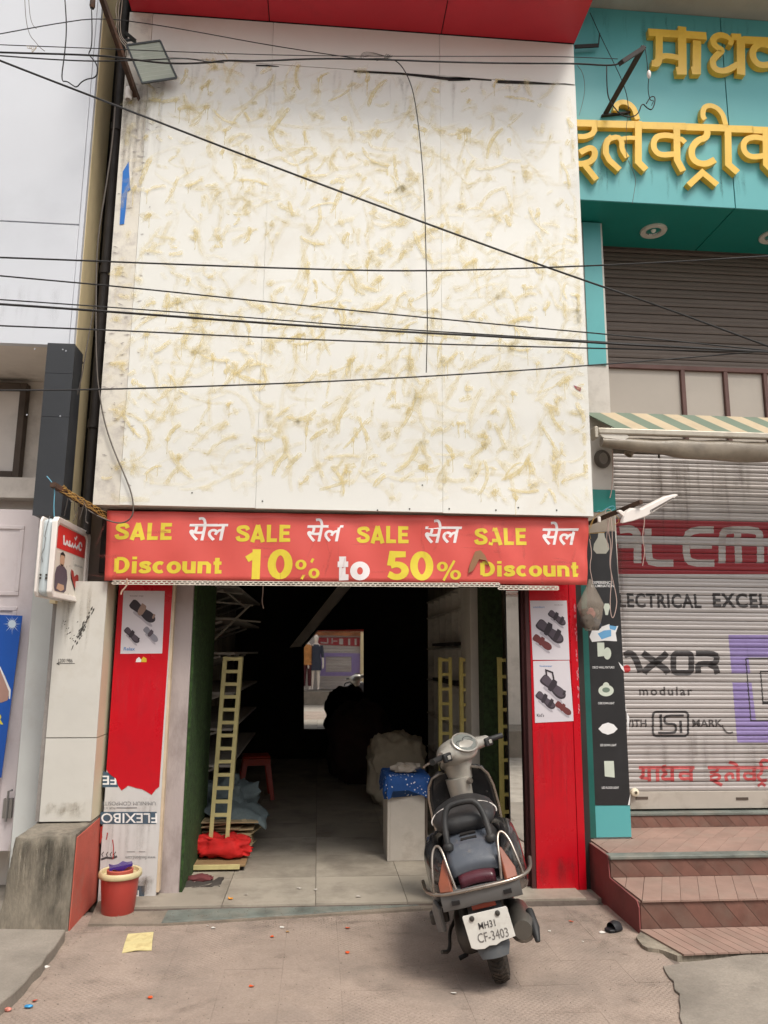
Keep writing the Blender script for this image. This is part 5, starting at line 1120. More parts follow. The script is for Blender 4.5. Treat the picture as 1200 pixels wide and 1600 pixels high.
# plastic bag on a wire
bg_ = thing('hanging_bag', 'clear polythene bag of odds and ends hanging beside the black banner', 'bag', tuple(at(927,985,Y=-.12)))
mp_ = mat('polythene', c(190,176,160), .12, var=.15, vscale=8, bump=.3, bscale=25); mp_.node_tree.nodes['Principled BSDF'].inputs['Alpha'].default_value = .34
rings = []; cq = at(926,985,Y=-.12); zt2 = at(926,905,Y=-.12).z
for i in range(13):
    t = i/12; z = cq.z+(zt2-cq.z)*t; r = (.05+.042*sin(min(1, t*2)*pi*.5)) if t < .5 else .092*(1-(t-.5)/.5)**1.2+.008
    rings.append([V((cq.x-.005+r*cos(a/18*2*pi)*(1+.28*NZ.noise(V((a*.8, t*2, 1)))), -.12+r*.6*sin(a/18*2*pi)*(1+.28*NZ.noise(V((a*.9, t*3, 7)))), z+.012*NZ.noise(V((a*.7, 2, t))))) for a in range(18)])
obj('bag', MB().loft(rings), mp_, bg_, 80)
for k, (dx, dz, r_, cc) in enumerate(((-.03,.06,.05,(70,62,58)),(.03,.05,.045,(54,60,70)),(0,.12,.04,(176,120,112)),(-.035,.13,.035,(96,84,74)),(.03,.13,.036,(120,110,100)))): obj('content', MB().ell((cq.x+dx-.005,-.12+.006*k,cq.z+dz), r_, r_*.55, r_, 10, 7, .5, seed=k+3), mat('rag_%d' % k, c(*cc), .9, var=.3, vscale=20), bg_, 60)
wires(bg_, 'cord', m_pwire, [((921,842),(925,865),(921,885),(925,905),(926,912))], .003, -.12, False)
rg = single('paper_rag', 'limp twisted scrap of paper hanging from the banner corner over left board', 'paper scrap', MB().tube(sag([at(x,y,Y=BY-.03) for x, y in ((198,904),(199,912),(196,918),(190,924),(189,929))],1), [.004,.008,.006,.007,.004,.005,.003,.003][:8]+[.003]*4 if 0 else .0055, 6), mat('limp_paper', c(190,160,140), .8))
# overhead cables
def cable(name, label, pts, Y0, Y1, r, m=m_wire, cat='cable', group=None, it=2):
    n = len(pts); x0, x1 = pts[0][0], pts[-1][0]; mb = MB()
    P_ = [at(x, y, Y=Y0+(Y1-Y0)*i/(n-1)) for i, (x, y) in enumerate(pts)]
    if x0 < 0 and name in ('overhead_cable', 'service_wire'): P_.insert(0, P_[0]+(P_[0]-P_[2]).normalized()*6)
    if x1 > 1250 and name == 'overhead_cable': P_.append(P_[-1]+(P_[-1]-P_[-3]).normalized()*4)
    mb.tube(sag(P_, it), r, 6); single(name, label, cat, mb, m, 60)
cable('overhead_cable', 'thick black cable sloping steeply down from top left to far right', [(-60,70),(0,95),(200,172),(400,250),(600,325),(860,420),(1030,478),(1200,541),(1300,578)], -1.0, -.5, .0068)
cable('overhead_cable', 'topmost of the level cables crossing the white cladding mid height', [(-60,401),(0,402),(300,414),(500,421),(660,424),(860,418),(1040,410),(1200,400),(1300,394)], -1.0, -.5, .0055)
cable('overhead_cable', 'second level cable from the top crossing the white cladding', [(-60,425),(0,431),(200,449),(400,470),(600,490),(800,509),(1000,527),(1190,547),(1300,556)], -1.0, -.5, .0048)
cable('overhead_cable', 'thinner upper cable of the close pair crossing the cladding', [(-60,464),(0,468),(200,482),(400,497),(600,513),(800,525),(1000,538),(1190,548),(1300,554)], -1.0, -.5, .0042)
cable('overhead_cable', 'thick lower cable of the close pair crossing the cladding', [(-60,472),(0,475),(200,489),(400,504),(600,517),(800,527),(1000,540),(1190,549),(1300,556)], -1.02, -.52, .0075)
cable('overhead_cable', 'lowest cable of those sloping down rightwards over the cladding', [(-60,506),(0,509),(200,517),(400,527),(600,535),(800,541),(1000,546),(1190,550),(1300,552)], -1.0, -.5, .005)
cable('overhead_cable', 'lowest overhead cable rising to the right across the cladding', [(-60,610),(0,610),(150,609),(400,601),(600,592),(800,580),(1000,565),(1190,549),(1300,540)], -1.0, -.5, .005)
cable('service_wire', 'thin wire rising then falling over the top left bracket', [(-40,60),(0,53),(80,38),(155,27),(240,38),(320,52),(400,67),(480,80),(562,92)], -.9, -.5, .0034)
cable('service_wire', 'thin straight wire under the red canopy from left edge', [(-40,68),(0,70),(160,76),(330,83),(470,87),(620,88),(760,88),(870,88),(965,92)], -.9, -.7, .003)
cable('service_wire', 'thick kinked black cable under the red canopy above the torn joint', [(-40,80),(0,82),(150,86),(200,92),(265,100),(330,98),(350,94),(400,96),(500,91),(600,93),(700,97),(800,99),(900,99),(955,103),(972,98)], -.9, -.8, .0062)
cable('service_wire', 'second dark cable drooping behind the floodlight at top left', [(-40,84),(0,87),(80,93),(150,96),(230,94),(275,91),(300,92),(320,96),(350,98)], -.85, -.6, .0045)
cable('drop_wire', 'single wire curving over and hanging straight down the cladding centre', [(565,92),(600,91),(620,94),(636,115),(648,150),(658,230),(664,320),(666,420),(668,500),(667,545),(666,582)], -.55, -.5, .0038)
lo_ = MB()
for k in range(5):
    lo_.tube(sag([at(x,y,Y=-.56+.01*k) for x, y in ((562+k*3,92-k),(566,81+k*2),(585+k*4,82+k),(606,90),(620-k*4,86-k),(600,93),(580+k*2,91+k))],2), .0018, 4)
single('wire_tie', 'small frayed knot of thin wire where the hanging wire leaves the cables', 'wire knot', lo_, m_gwire)
lo_ = MB()
for k in range(4): lo_.tube(sag([at(x,y,Y=-.75+.01*k) for x, y in ((335+k*6,80),(340+k*5,86),(352,84+k*2),(357,92),(352+k,98),(348,92))],2), .002, 4)
single('wire_tie', 'pale twist of tie wire on the cables right of the floodlight', 'wire knot', lo_, flat('pale_wire', c(190,176,160)))
lo_ = MB()
for k in range(4): lo_.tube(sag([at(x,y,Y=-.88+.01*k) for x, y in ((42+k*3,71),(44+k*3,77),(50,74+k),(50,83),(57,72+k))],2), .002, 4)
single('wire_tie', 'pale twist of tie wire on the cables at the left edge', 'wire knot', lo_, flat('pale_wire', c(190,176,160)))
cable('loose_wire', 'dark loose wire hanging in a hook shape at top left', [(100,-20),(103,20),(104,50),(101,85),(95,127),(105,127),(113,133),(120,137),(127,128),(137,123),(148,122),(154,112),(150,98),(141,88),(138,84),(143,75),(144,50),(143,10),(143,-10)], -.8, -.7, .0042)
cable('loose_wire', 'thin pale wire arcing down at the top left corner', [(38,-20),(40,30),(46,55),(55,65),(62,74),(70,80)], -.8, -.8, .0022, m_gwire)
cable('loose_wire', 'second thin pale wire hanging at the top left corner', [(44,-20),(46,20),(50,38),(57,45)], -.8, -.8, .002, m_gwire)
tp = MB().lathe([(.014,0),(.02,.02),(.018,.09),(.01,.1)], tuple(at(144,13,Y=-.7)), 12); single('wire_plug', 'brown plug hanging from wire beside the top left bracket', 'plug', tp, m_iron, 50)
wv_ = MB()
for k in range(3): wv_.tube(sag([at(x+k*2,y,Y=-.5) for x, y in ((188,-10),(180+k*3,14),(184,32),(180+k*2,45),(186,58),(190+k*2,66),(198,74),(196,88))],2), .003, 5)
single('twisted_wires', 'pale twisted wires running down the top left bracket', 'wire', wv_, flat('pale_wire', c(190,176,160)))
cable('gap_cable', 'grey brown cable running down the gap left of the cladding and over the banner', [(180,165),(176,220),(166,290),(156,350),(151,400),(150,480),(150,540),(152,590),(156,620),(163,660),(178,705),(196,745),(207,775),(209,800),(203,812),(190,818),(172,815),(140,800),(126,785)], -.38, -.37, .0052, m_gwire)
cable('gap_cable', 'thin grey wire bowing along the cream wall beside the black pilaster', [(147,480),(135,545),(126,600),(113,640),(100,680),(94,720),(95,750),(102,770),(112,785)], -.36, -.36, .004, m_gwire)
cable('gap_cable', 'dark conduit slanting down the deep gap beside the cream wall', [(160,470),(152,540),(142,590),(133,640),(128,655)], .2, .2, .022, m_iron)
cable('gap_cable', 'short dark stub wires poking from the top of the black pilaster', [(107,541),(114,546),(121,556),(130,568)], -.4, -.3, .007, m_iron)
cable('sign_wire', 'black flex curling from the bracket at right before teal sign', [(948,101),(948,130),(950,152),(958,166),(970,180),(985,184),(998,178),(1003,160),(1012,170),(1020,172),(1025,152),(1017,150),(1010,162)], -.6, -.5, .0045)
cable('sign_wire', 'thin dark wire dropping from bracket tip past white insulator', [(1008,75),(1011,95),(1012,110),(1014,120),(1012,140),(1016,158),(1022,156),(1018,165)], -.72, -.6, .003)
cable('sign_wire', 'thin slack wire dangling over the yellow letters', [(982,178),(978,200),(979,225),(978,245),(987,262),(994,280),(991,300),(988,318)], -.35, -.35, .002, m_gwire)
cable('sign_wire', 'fine straight stay wire crossing the teal sign left corner', [(922,20),(940,60),(955,90),(972,125),(980,150),(982,170)], -.3, -.3, .003)
cable('sign_wire', 'thin looping wire hanging at the left corner of the teal sign', [(902,102),(910,112),(914,130),(913,150),(905,180)], -.3, -.3, .002, m_gwire)
wb = MB().bar(at(898,73,Y=-.25), at(935,71,Y=-.25), .012, .03).bar(at(935,71,Y=-.25), at(937,52,Y=-.25), .008)
single('small_hook', 'small grey metal hook beside the red canopy corner', 'hook', wb, mat('dark_iron', c(58,52,50)))
cable('pillar_wire', 'thin cream wire running down the pillar edge under the awning', [(954,682),(957,700),(958,730),(956,765),(953,778)], .07, .07, .004, m_pwire)
cable('inside_wire', 'pale wire end dangling inside the entrance under the banner', [(411,905),(411,925),(409,940),(412,951)], .25, .25, .004, m_pwire)

smears('grime', lbod, plane((0, FY, 0)), runs(22, L0.x+.03, L1.x-.02, .62, .15, .6, .02, .08, .16, 41)+[(a, b, d*1.4) for a, b, d in runs(14, L0.x+.03, L1.x-.02, .12, .1, .16, .04, .09, .6, 42)], smear_mat('board_grime', c(150,138,128), c(112,100,92), .3), .003, 12)
smears('grime', rbod, plane((0, FY, 0)), runs(14, R0+.03, R1-.06, .2, .12, .24, .05, .12, .3, 43)+runs(14, R0+.03, R1-.06, 1.1, .3, .9, .01, .04, .25, 44), smear_mat('red_grime', c(120,24,34), c(150,60,62), .3), .0006, 13)
smears('faded_patch', rbod, plane((0, FY, 0)), runs(16, R0+.03, R1-.06, 1.2, .5, 1.1, .01, .05, .16, 45), smear_mat('red_scratch', c(226,90,100), c(214,60,70), .3), .0009, 14)
smears('faded_patch', lbod, plane((0, FY-.0026, 0)), runs(22, L0.x+.03, L1.x-.02, 1.5, .3, .7, .01, .06, .16, 46), _m['red_scratch'], .0003, 15)
cre = []; rr = random.Random(50)                     # dust creases across the sale banner
for _ in range(60):
    x, z = rr.uniform(-1.5, 1.85), rr.uniform(kz(2.1), kz(2.58)); a = rr.choice((rr.uniform(-.12,.12), rr.uniform(1.2,1.9))); l = rr.uniform(.05,.3); k = 7
    cre.append(([(x+cos(a)*l*(i/k-.5), min(max(z+sin(a)*l*(i/k-.5), kz(2.10)), kz(2.575))) for i in range(k)], [rr.uniform(.006,.04)]*k, rr.uniform(.12,.4)))
smears('dust_crease', bn, bw, cre, smear_mat('banner_dust', c(222,128,116), c(170,62,58), .3), .0012, 16)
# ================================================================ inside the shop
m_yel = mat('cream_metal', c(206,194,138), .5, .1, var=.08, vscale=4, dirt=c(150,128,90), dscale=5, damt=.4)
m_yel2 = mat('ochre_metal', c(216,200,120), .55, .1, var=.1, vscale=4, dirt=c(110,90,50), dscale=5, damt=.4)
def rack(label, base, top, w, m, n=12, grp='slotted shoe rack posts', low=0.0, dep=.09, yd=(0,1,0)):
    t = thing('rack_post', label, 'rack', base, group=grp); a, b = V(base), V(top); ex = V((w/2,0,0)); dv = V(yd)*dep
    for s in (-1, 1): obj('rail', MB().bar(a+ex*s, b+ex*s, .032, .012, (0,1,0)), m, t, bev=.002)
    obj('side_plate', MB().bar(a.lerp(b,low+.12)+ex+dv*.5+V((.012,0,0)), b+ex+dv*.5+V((.012,0,0)), .006, dep*.7, (0,1,0)), m, t); obj('back_rail', MB().bar(a.lerp(b,low+.12)-ex+dv, b-ex+dv, .02, .012, (0,1,0)), m, t); 
    rm = MB().box(-w/2+.014, w/2-.014, -.009, .009, -.013, .013).mesh('rung', m)
    for k in range(n):
        q = a.lerp(b, low+(1-low)*(k+.0)/(n-1)*.985); place('rung', rm, q, t)
    cm = MB().box(-.004, .004, 0, dep, -.012, .012).mesh('side_tie', m)
    for k in range(0, n, 2): place('side_tie', cm, a.lerp(b, low+(1-low)*k/(n-1)*.98)+ex, t)
    return t
pb = at(340,1338,Z=.045); rack('pale yellow slotted rack post leaning at left on a wooden board with red cloth', (pb.x, pb.y, .045), tuple(at(364,1026,Y=pb.y+.02)), .125, m_yel, 13, low=.2)
wbd = thing('wooden_board', 'cream edged wooden base board under the leaning rack post', 'board', (-.7, .55, -.01))
q0, q1 = at(293,1351,Z=.035), at(386,1349,Z=.035)
obj('top', MB().box(q0.x, q1.x-.01, q0.y-.02, q0.y+.32, .02, .036), mat('brown_ply', c(146,120,86), .7, var=.15, vscale=5), wbd, bev=.002); obj('edge', MB().box(q0.x, q1.x-.05, q0.y-.032, q0.y-.0205, .004, .038), m_yel, wbd, bev=.002)
obj('runner', MB().box(q0.x+.02, q1.x-.03, q0.y+.02, q0.y+.06, -.012, .0195), m_dark, wbd)
def rackat(label, x0, x1, yt, Y, m, n):
    a, b = at(x0, yt, Y=Y), at(x1, yt, Y=Y); cx_ = (a.x+b.x)/2; rack(label, (cx_, Y, -.012), (cx_+.0, Y, a.z), b.x-a.x-.02, m, n, dep=.06)
rackat('yellow slotted rack post standing inside behind the scooter, left of the pair', 686, 705, 1027, 1.35, m_yel2, 13)
rackat('yellow slotted rack post standing inside behind the scooter, right of the pair', 719, 741, 1027, 1.2, m_yel2, 13)
rackat('yellow slotted rack post beside the mirror strip, half hidden', 779, 797, 1027, .56, m_yel2, 13)
# cloth heap
def heap(name, label, cat, ce, rx, ry, rz, m, jit=.35, sq=.7, seed=1, seg=36, rings=20, flo_=True, lump=.10):
    mb = MB().ell(ce, rx, ry, rz, seg, rings, jit, sq, seed)
    for q in mb.v:
        f = lump*min(rx, rz, .4); q += V((f*NZ.noise(q*16+V((seed,0,0))), f*NZ.noise(q*17+V((0,seed,3))), f*.9*NZ.noise(q*14+V((2,1,seed)))))
        if flo_ and q.z < ce[2]-rz: q.z = ce[2]-rz
    return single(name, label, cat, mb, m, 70)
m_redcl = mat('red_cloth', c(200,26,24), .8, var=.15, vscale=12, bump=.3, bscale=30); m_gcl = mat('grey_blue_cloth', c(104,116,118), .8, var=.2, vscale=6, dirt=c(66,76,80), dscale=8, damt=.5, bump=.4, bscale=30)
pr = at(338,1345,Z=.04); heap('cloth_bundle', 'bright red cloth bundle lying on the wooden board at left', 'cloth bundle', (pr.x+.0, .74, .115), .235, .12, .075, m_redcl, .4, .7, 4, 44, 26, lump=.3)
ct = thing('card_stack', 'stack of flattened cardboard sheets under the grey cloths at left', 'cardboard', (-.75, 1.1, 0)); cb_ = mat('cardboard', c(172,152,118), .85, var=.15, vscale=5, rnd=.15)
for k in range(11): obj('card', MB().box(-.27,.27,-.2,.2,0,.008).xf(M.Translation((-.78+random.uniform(-.08,.06), 1.02+random.uniform(-.06,.04), .02+k*.024)) @ M.Rotation(R(random.uniform(-14,14)),4,'Z') @ M.Rotation(R(random.uniform(-6,6)),4,'Y')), cb_, ct)
def drape(name, label, ce, rx, ry, top, drop, m, seed, cat='cloth', n=26, tilt=0.):
    mb = MB(); vs = []
    for j in range(n+1):
        for i in range(n+1):
            u, v = i/n*2-1, j/n*2-1; r = max(abs(u), abs(v))**3
            z = top-drop*r*(.8+.6*NZ.noise(V((u*2+seed, v*2, 0))))+.03*NZ.noise(V((u*3, v*3, seed)))+tilt*u+.012*NZ.noise(V((u*9+seed, v*9, 1)))
            vs.append((ce[0]+rx*u*(1+.12*NZ.noise(V((v*2, seed, 2)))), ce[1]+ry*v*(1+.12*NZ.noise(V((u*2, 5, seed)))), z))
    mb.add(vs, [(j*(n+1)+i, j*(n+1)+i+1, (j+1)*(n+1)+i+1, (j+1)*(n+1)+i) for j in range(n) for i in range(n)])
    o = single(name, label, cat, mb, m, 80); s = o.modifiers.new('thick', 'SOLIDIFY'); s.thickness = .008; return o
drape('folded_cloth', 'crumpled grey blue cloth with pale hem spread over the cardboard', (-.66, 1.16), .27, .24, .36, .12, m_gcl, 2.3, tilt=-.05)
heap('cloth_heap', 'dark grey bundle of cloth piled behind the leaning rack post', 'cloth bundle', (-.76, 1.35, .33), .24, .2, .18, m_gcl, .5, .85, 8)
drape('dark_mat', 'dark flat mat lying on the floor before the wooden board', (-.78, .22), .14, .1, -.006, .004, mat('dark_mat', c(66,60,56), .9, var=.2, vscale=5), 5.1, 'mat', 8)
heap('maroon_rag', 'crumpled maroon rag lying on the dark mat', 'rag', (-.80, .27, .01), .09, .05, .022, mat('maroon_cloth', c(104,50,52), .85, var=.2, vscale=10), .5, .9, 6, 20, 10)
# stool
def stool():
    p = at(398,1246,Z=-.012); m = mat('orange_plastic', c(170,48,22), .4, var=.08, vscale=3)
    t = thing('plastic_stool', 'orange red plastic stool standing deep in the dark shop at left', 'stool', (p.x, p.y, -.012), (0,0,R(8))); h = .46
    obj('seat', MB().box(-.15,.15,-.15,.15,h-.03,h), m, t, bev=.015, local=True)
    for k in range(4):
        for s in (-1, 1):
            pl = MB(); pl.hexa([(s*.19-.03*(s>0),-.205,0),(s*.19+.03*(s<0),-.205,0),(s*.19+.03*(s<0),-.195,0),(s*.19-.03*(s>0),-.195,0)], [(s*.145-.045*(s>0),-.152,h-.09),(s*.145+.045*(s<0),-.152,h-.09),(s*.145+.045*(s<0),-.142,h-.09),(s*.145-.045*(s>0),-.142,h-.09)])
            obj('leg', pl.xf(M.Rotation(k*pi/2,4,'Z')), m, t, local=True)
        obj('apron', MB().box(-.145,.145,-.151,-.143,h-.10,h-.032).xf(M.Rotation(k*pi/2,4,'Z')), m, t, local=True)
stool()
# counter box and blue cloth
m_wbox = mat('worn_white_board', c(186,178,168), .7, var=.08, vscale=3, dirt=c(128,112,98), dscale=4, damt=.5, bump=.1)
k0, k1 = at(609,1346,Z=-.012), at(665,1347,Z=-.012); kz = at(609,1263,Y=k0.y).z; hz = at(600,1216,Y=k0.y+.05).z
cbx = thing('white_box_table', 'small worn white box table with a blue floral cloth on it', 'box', (.7, k0.y+.2, -.012))
obj('front_panel', MB().box(k0.x, k1.x, k0.y, k0.y+.018, -.01, hz-.004), m_wbox, cbx, bev=.002); obj('side_panel', MB().box(k1.x+.001, k1.x+.02, k0.y-.008, k0.y+.4, -.01, hz-.004), m_wood, cbx, bev=.002); obj('side_panel', MB().box(k0.x-.021, k0.x-.001, k0.y-.008, k0.y+.4, -.01, hz-.004), m_wbox, cbx, bev=.002)
obj('top', MB().box(k0.x-.02, k1.x+.02, k0.y-.008, k0.y+.42, hz-.003, hz+.012), m_wbox, cbx); obj('skirting', MB().box(k1.x+.022, k1.x+.06, k0.y+.03, k0.y+.3, -.01, .13), m_wbox, cbx)
m_fl = mat('blue_floral', c(20,74,140), .75, var=.15, vscale=6, dirt=c(18,44,96), dscale=5, damt=.45)
n_ = m_fl.node_tree.nodes; L_ = m_fl.node_tree.links; b_ = n_['Principled BSDF']; tcn = n_.new('ShaderNodeTexCoord'); vo = n_.new('ShaderNodeTexVoronoi'); vo.inputs['Scale'].default_value = 42; L_.new(tcn.outputs['Object'], vo.inputs['Vector'])
rmp = n_.new('ShaderNodeMapRange'); L_.new(vo.outputs['Distance'], rmp.inputs[0]); rmp.inputs[1].default_value = .27; rmp.inputs[2].default_value = .22; ns = n_.new('ShaderNodeTexNoise'); ns.inputs['Scale'].default_value = 9; L_.new(tcn.outputs['Object'], ns.inputs['Vector'])
r2 = n_.new('ShaderNodeMapRange'); L_.new(ns.outputs['Fac'], r2.inputs[0]); r2.inputs[1].default_value = .47; r2.inputs[2].default_value = .53; mm = n_.new('ShaderNodeMath'); mm.operation = 'MULTIPLY'; L_.new(rmp.outputs[0], mm.inputs[0]); L_.new(r2.outputs[0], mm.inputs[1])
mx_ = n_.new('ShaderNodeMix'); mx_.data_type = 'RGBA'; L_.new(mm.outputs[0], mx_.inputs[0]); L_.new(b_.inputs['Base Color'].links[0].from_socket, mx_.inputs[6]); mx_.inputs[7].default_value = c(214,216,222); L_.new(mx_.outputs[2], b_.inputs['Base Color'])
def cloth_over():
    mb = MB(); x0, x1, y0, y1 = k0.x-.045, k1.x+.05, k0.y-.03, k0.y+.44; n = 44; cx_, cy_ = (x0+x1)/2, (y0+y1)/2; a, b = (x1-x0)/2, (y1-y0)/2; rings = []
    for r, (f, z) in enumerate(((.02,hz+.03),(.4,hz+.032),(.75,hz+.03),(.93,hz+.026),(1,hz+.012),(1.02,hz-.03),(1.04,hz-.07),(1.05,hz-.11))):
        ring = []
        for k in range(n):
            t = 2*pi*k/n; sx = math.copysign(abs(cos(t))**.25, cos(t)); sy = math.copysign(abs(sin(t))**.25, sin(t)); w = 1+.035*(r > 4)*sin(k*2.4)+.02*NZ.noise(V((k*.7, r, 2)))
            zz = z+(.014*NZ.noise(V((sx*3, sy*3, r*.3)))) - (r == 7)*(.035*sin(k*1.3)+.03*NZ.noise(V((k*.5, 1, 1))))
            ring.append(V((cx_+a*f*sx*w, cy_+b*f*sy*w, zz)))
        rings.append(ring)
    mb.loft(rings, True); o = single('floral_cloth', 'blue floral cloth draped over the white box table', 'cloth', mb, m_fl, 80)
cloth_over()
heap('paper_bag', 'crumpled off white paper bag lying on the blue floral cloth', 'paper bag', (at(634,1222,Y=k0.y+.1).x, k0.y+.12, hz+.07), .1, .07, .035, mat('crumpled_paper', c(170,158,144), .8, var=.15, vscale=8), .6, .9, 9, 26, 12)
m_sack = mat('woven_sack', c(208,196,174), .85, var=.2, vscale=3, dirt=c(80,70,60), dscale=3, damt=.5, bump=.6, bscale=18)
p = at(615,1266,Z=-.012); heap('sack', 'bulky off white woven sack standing behind the white box table', 'sack', (p.x+.06, p.y+.35, .34), .30, .26, .37, m_sack, .2, .6, 12, 40, 26, lump=.05)
p = at(556,1205,Y=4.3); heap('sack', 'big dark brown sack heap before the back mirror', 'sack', (at(562,1150,Y=4.4).x, 4.4, .46), .40, .35, .50, mat('brown_sack', c(58,38,34), .9, var=.3, vscale=3), .16, .8, 21, 40, 26, lump=.04)
# shelves on both side walls
m_shelf = mat('grey_shelf', c(178,172,164), .6, var=.12, vscale=3, dirt=c(84,78,72), dscale=3, damt=.5)
lsh = thing('wall_shelving', 'grey shelves on pale brackets along the left inner wall', 'shelving', (-1.1, 2.4, .6))
for z in (.62,.92,1.22,1.56,1.86,2.14):
    obj('shelf', MB().box(-1.278, -.72, 1.25, 3.9, z, z+.02), m_shelf, lsh)
    for y in (1.3, 2.1, 2.9, 3.7): obj('shelf_bracket', MB().bar((-1.27,y,z-.16),(-.85,y,z-.012),.02,.008,(0,1,0)), m_shelf, lsh)
for (a, b) in (((306,921),(379,928)),((391,945),(328,1006)),((355,927),(384,950)),((330,940),(395,946)),((330,965),(407,972))): obj('loose_slat', MB().bar(at(*a,Y=1.15), at(*b,Y=1.22), .03, .012), mat('pale_slat', c(150,144,134), .7, var=.1), lsh)
rsh = thing('wall_shelving', 'whitish divided shelf rack along the right inner wall', 'shelving', (1.55, 2.6, 0))
m_wsh = mat('dull_white_shelf', c(232,226,214), .7, var=.12, vscale=3, dirt=c(96,88,80), dscale=3, damt=.5)
for y in (1.55, 1.95, 2.35, 2.75, 3.15, 3.6, 4.1): obj('upright', MB().box(1.38, 1.715, y, y+.02, -.012, 2.2), m_wsh, rsh)
for z in (.45, .85, 1.25, 1.62, 2.0, 2.2): obj('shelf', MB().box(1.36, 1.71, 1.571, 4.1, z, z+.016), m_wsh, rsh)
for z in (1.66, 1.28): obj('shelf_goods', MB().box(1.30, 1.6, 1.7, 3.2, z, z+.03), m_dark, rsh)
# ================================================================ bucket, carton, litter
bp_ = at(177,1437,Z=G); BR = .100
bk = thing('plastic_bucket', 'coral red plastic bucket with a dirty cream rim beside the plinth', 'bucket', (bp_.x, bp_.y+.11, G))
m_bkt = mat('coral_plastic', c(186,70,62), .38, var=.06, vscale=4, dirt=c(150,60,52), dscale=4, damt=.3); m_rim = mat('cream_rim', c(208,194,152), .5, var=.06, vscale=8, dirt=c(140,108,70), dscale=14, damt=.45)
obj('body', MB().lathe([(.02,.004),(BR-.01,.0),(BR,.012),(.118,.23),(.110,.232),(BR-.02,.05),(.02,.04)], (bp_.x, bp_.y+.11, G), 32), m_bkt, bk, 50)
obj('rim', MB().lathe([(.117,.232),(.130,.226),(.135,.234),(.133,.255),(.126,.261),(.114,.258),(.110,.236),(.05,.225)], (bp_.x, bp_.y+.11, G), 36), m_rim, bk, 50)
pt = thing('terracotta_pot', 'small brick red pot sitting in the bucket', 'pot', (bp_.x, bp_.y+.11, G+.2))
obj('pot', MB().lathe([(.05,.17),(.068,.24),(.08,.242),(.082,.268),(.072,.272),(.058,.26),(.01,.255)], (bp_.x, bp_.y+.10, G), 28), mat('terracotta', c(186,92,76), .7, var=.08, vscale=6), pt, 50)
wq = MB(); 
for i in range(7): pass
rings = []
for i in range(6):
    t = i/5; y = .04*sin(t*3); rings.append([V((-.065+.14*t, -.035+.004*sin(i*2)+y*.2, .0+.01*sin(i*1.7))), V((-.065+.14*t, .04, .012)), V((-.065+.14*t, .035, .026+.008*cos(i*2.1))), V((-.06+.14*t, -.03, .022))])
wq.loft(rings).xf(M.Translation((bp_.x+.0, bp_.y+.09, G+.273)) @ M.Rotation(R(14),4,'Z') @ M.Rotation(R(-8),4,'Y'))
single('purple_wrapper', 'shiny purple wrapper lying on the pot in the bucket', 'wrapper', wq, mat('purple_foil', c(72,44,140), .2, .3, var=.3, vscale=14, dirt=c(36,24,48), dscale=14, damt=.5), 40)
sy = [at(x,y,Z=G+.012) for x, y in ((200,1459),(240,1456),(238,1470),(237,1482),(213,1484),(191,1486),(195,1473))]
for i in (3, 5): sy[i] = sy[i]+V((0,0,-.008))
single('carton_sheet', 'pale yellow piece of carton lying on the pavement', 'carton', MB().prism(sy, (0,0,-.004)), mat('yellow_card', c(214,200,146), .8, var=.1, vscale=9, dirt=c(150,120,76), dscale=12, damt=.55))
def scrap(name, label, cat, px, py, s, m, Z=G, group=None, seed=0, curl=.006):
    rr = random.Random(seed+int(px*7+py)); p = at(px, py, Z=Z+.004); n = 7; mb = MB(); a0 = rr.uniform(0, 6)
    ring = [V((p.x+s*rr.uniform(.55,1.15)*cos(a0+2*pi*k/n)*1.25, p.y+s*rr.uniform(.55,1.15)*sin(a0+2*pi*k/n), p.z+rr.uniform(0,curl))) for k in range(n)]
    mb.add([V((p.x,p.y,p.z+rr.uniform(.001,.006)))]+ring, [(0, 1+k, 1+(k+1) % n) for k in range(n)])
    mb.add([q+V((0,0,-.0015)) for q in mb.v], [tuple(reversed(f)) for f in mb.f]); single(name, label, cat, mb, m, group=group)
m_or = mat('orange_petal', c(226,92,40), .7, var=.12, vscale=60); m_pw = mat('white_scrap', c(226,222,216), .7, var=.06)
for i, (x, y) in enumerate(((425,1464),(543,1450),(543,1489),(392,1541),(234,1559),(893,1440),(200,1434),(376,1421))): scrap('petal_scrap', ('orange petal scrap nearest the threshold left of two white bits','orange petal scrap nearer the threshold in the middle of the pavement','orange petal scrap straight below another in the middle of the pavement','orange petal scrap between the yellow carton and the camera at centre left','orange petal scrap in front of the yellow carton piece','orange petal scrap behind the black slipper','orange petal scrap beside the coral bucket','orange petal scrap against the green threshold stone')[i], 'litter', x, y, .013, m_or, group='orange petal scraps on the pavers', seed=i)
for i, (x, y) in enumerate(((441,1449),(226,1434),(333,1450),(324,1447),(709,1552),(74,1511),(858,1455),(911,1472))): scrap('paper_scrap', ('white paper scrap beside the small tan scrap on the pavers','white paper scrap beside the coral bucket','larger white paper scrap left of centre below the threshold','tiny white speck touching a larger white scrap below the threshold','white paper scrap in front of the scooter tyre','white paper scrap on the raised left slab','white paper scrap right of the scooter tyre','smallest white scrap in front of the black slipper')[i], 'litter', x, y, (.012,.014,.012,.006,.012,.014,.009,.007,.006,.007,.006,.006)[i], m_pw, G+(.06 if x < 80 else 0), 'white paper scraps on the pavement', i+40)
scrap('petal_scrap', 'yellow orange crumpled petal on the cement threshold', 'litter', 360, 1404, .022, mat('yellow_petal', c(226,150,50), .7), -.012, None, 3, .02); 
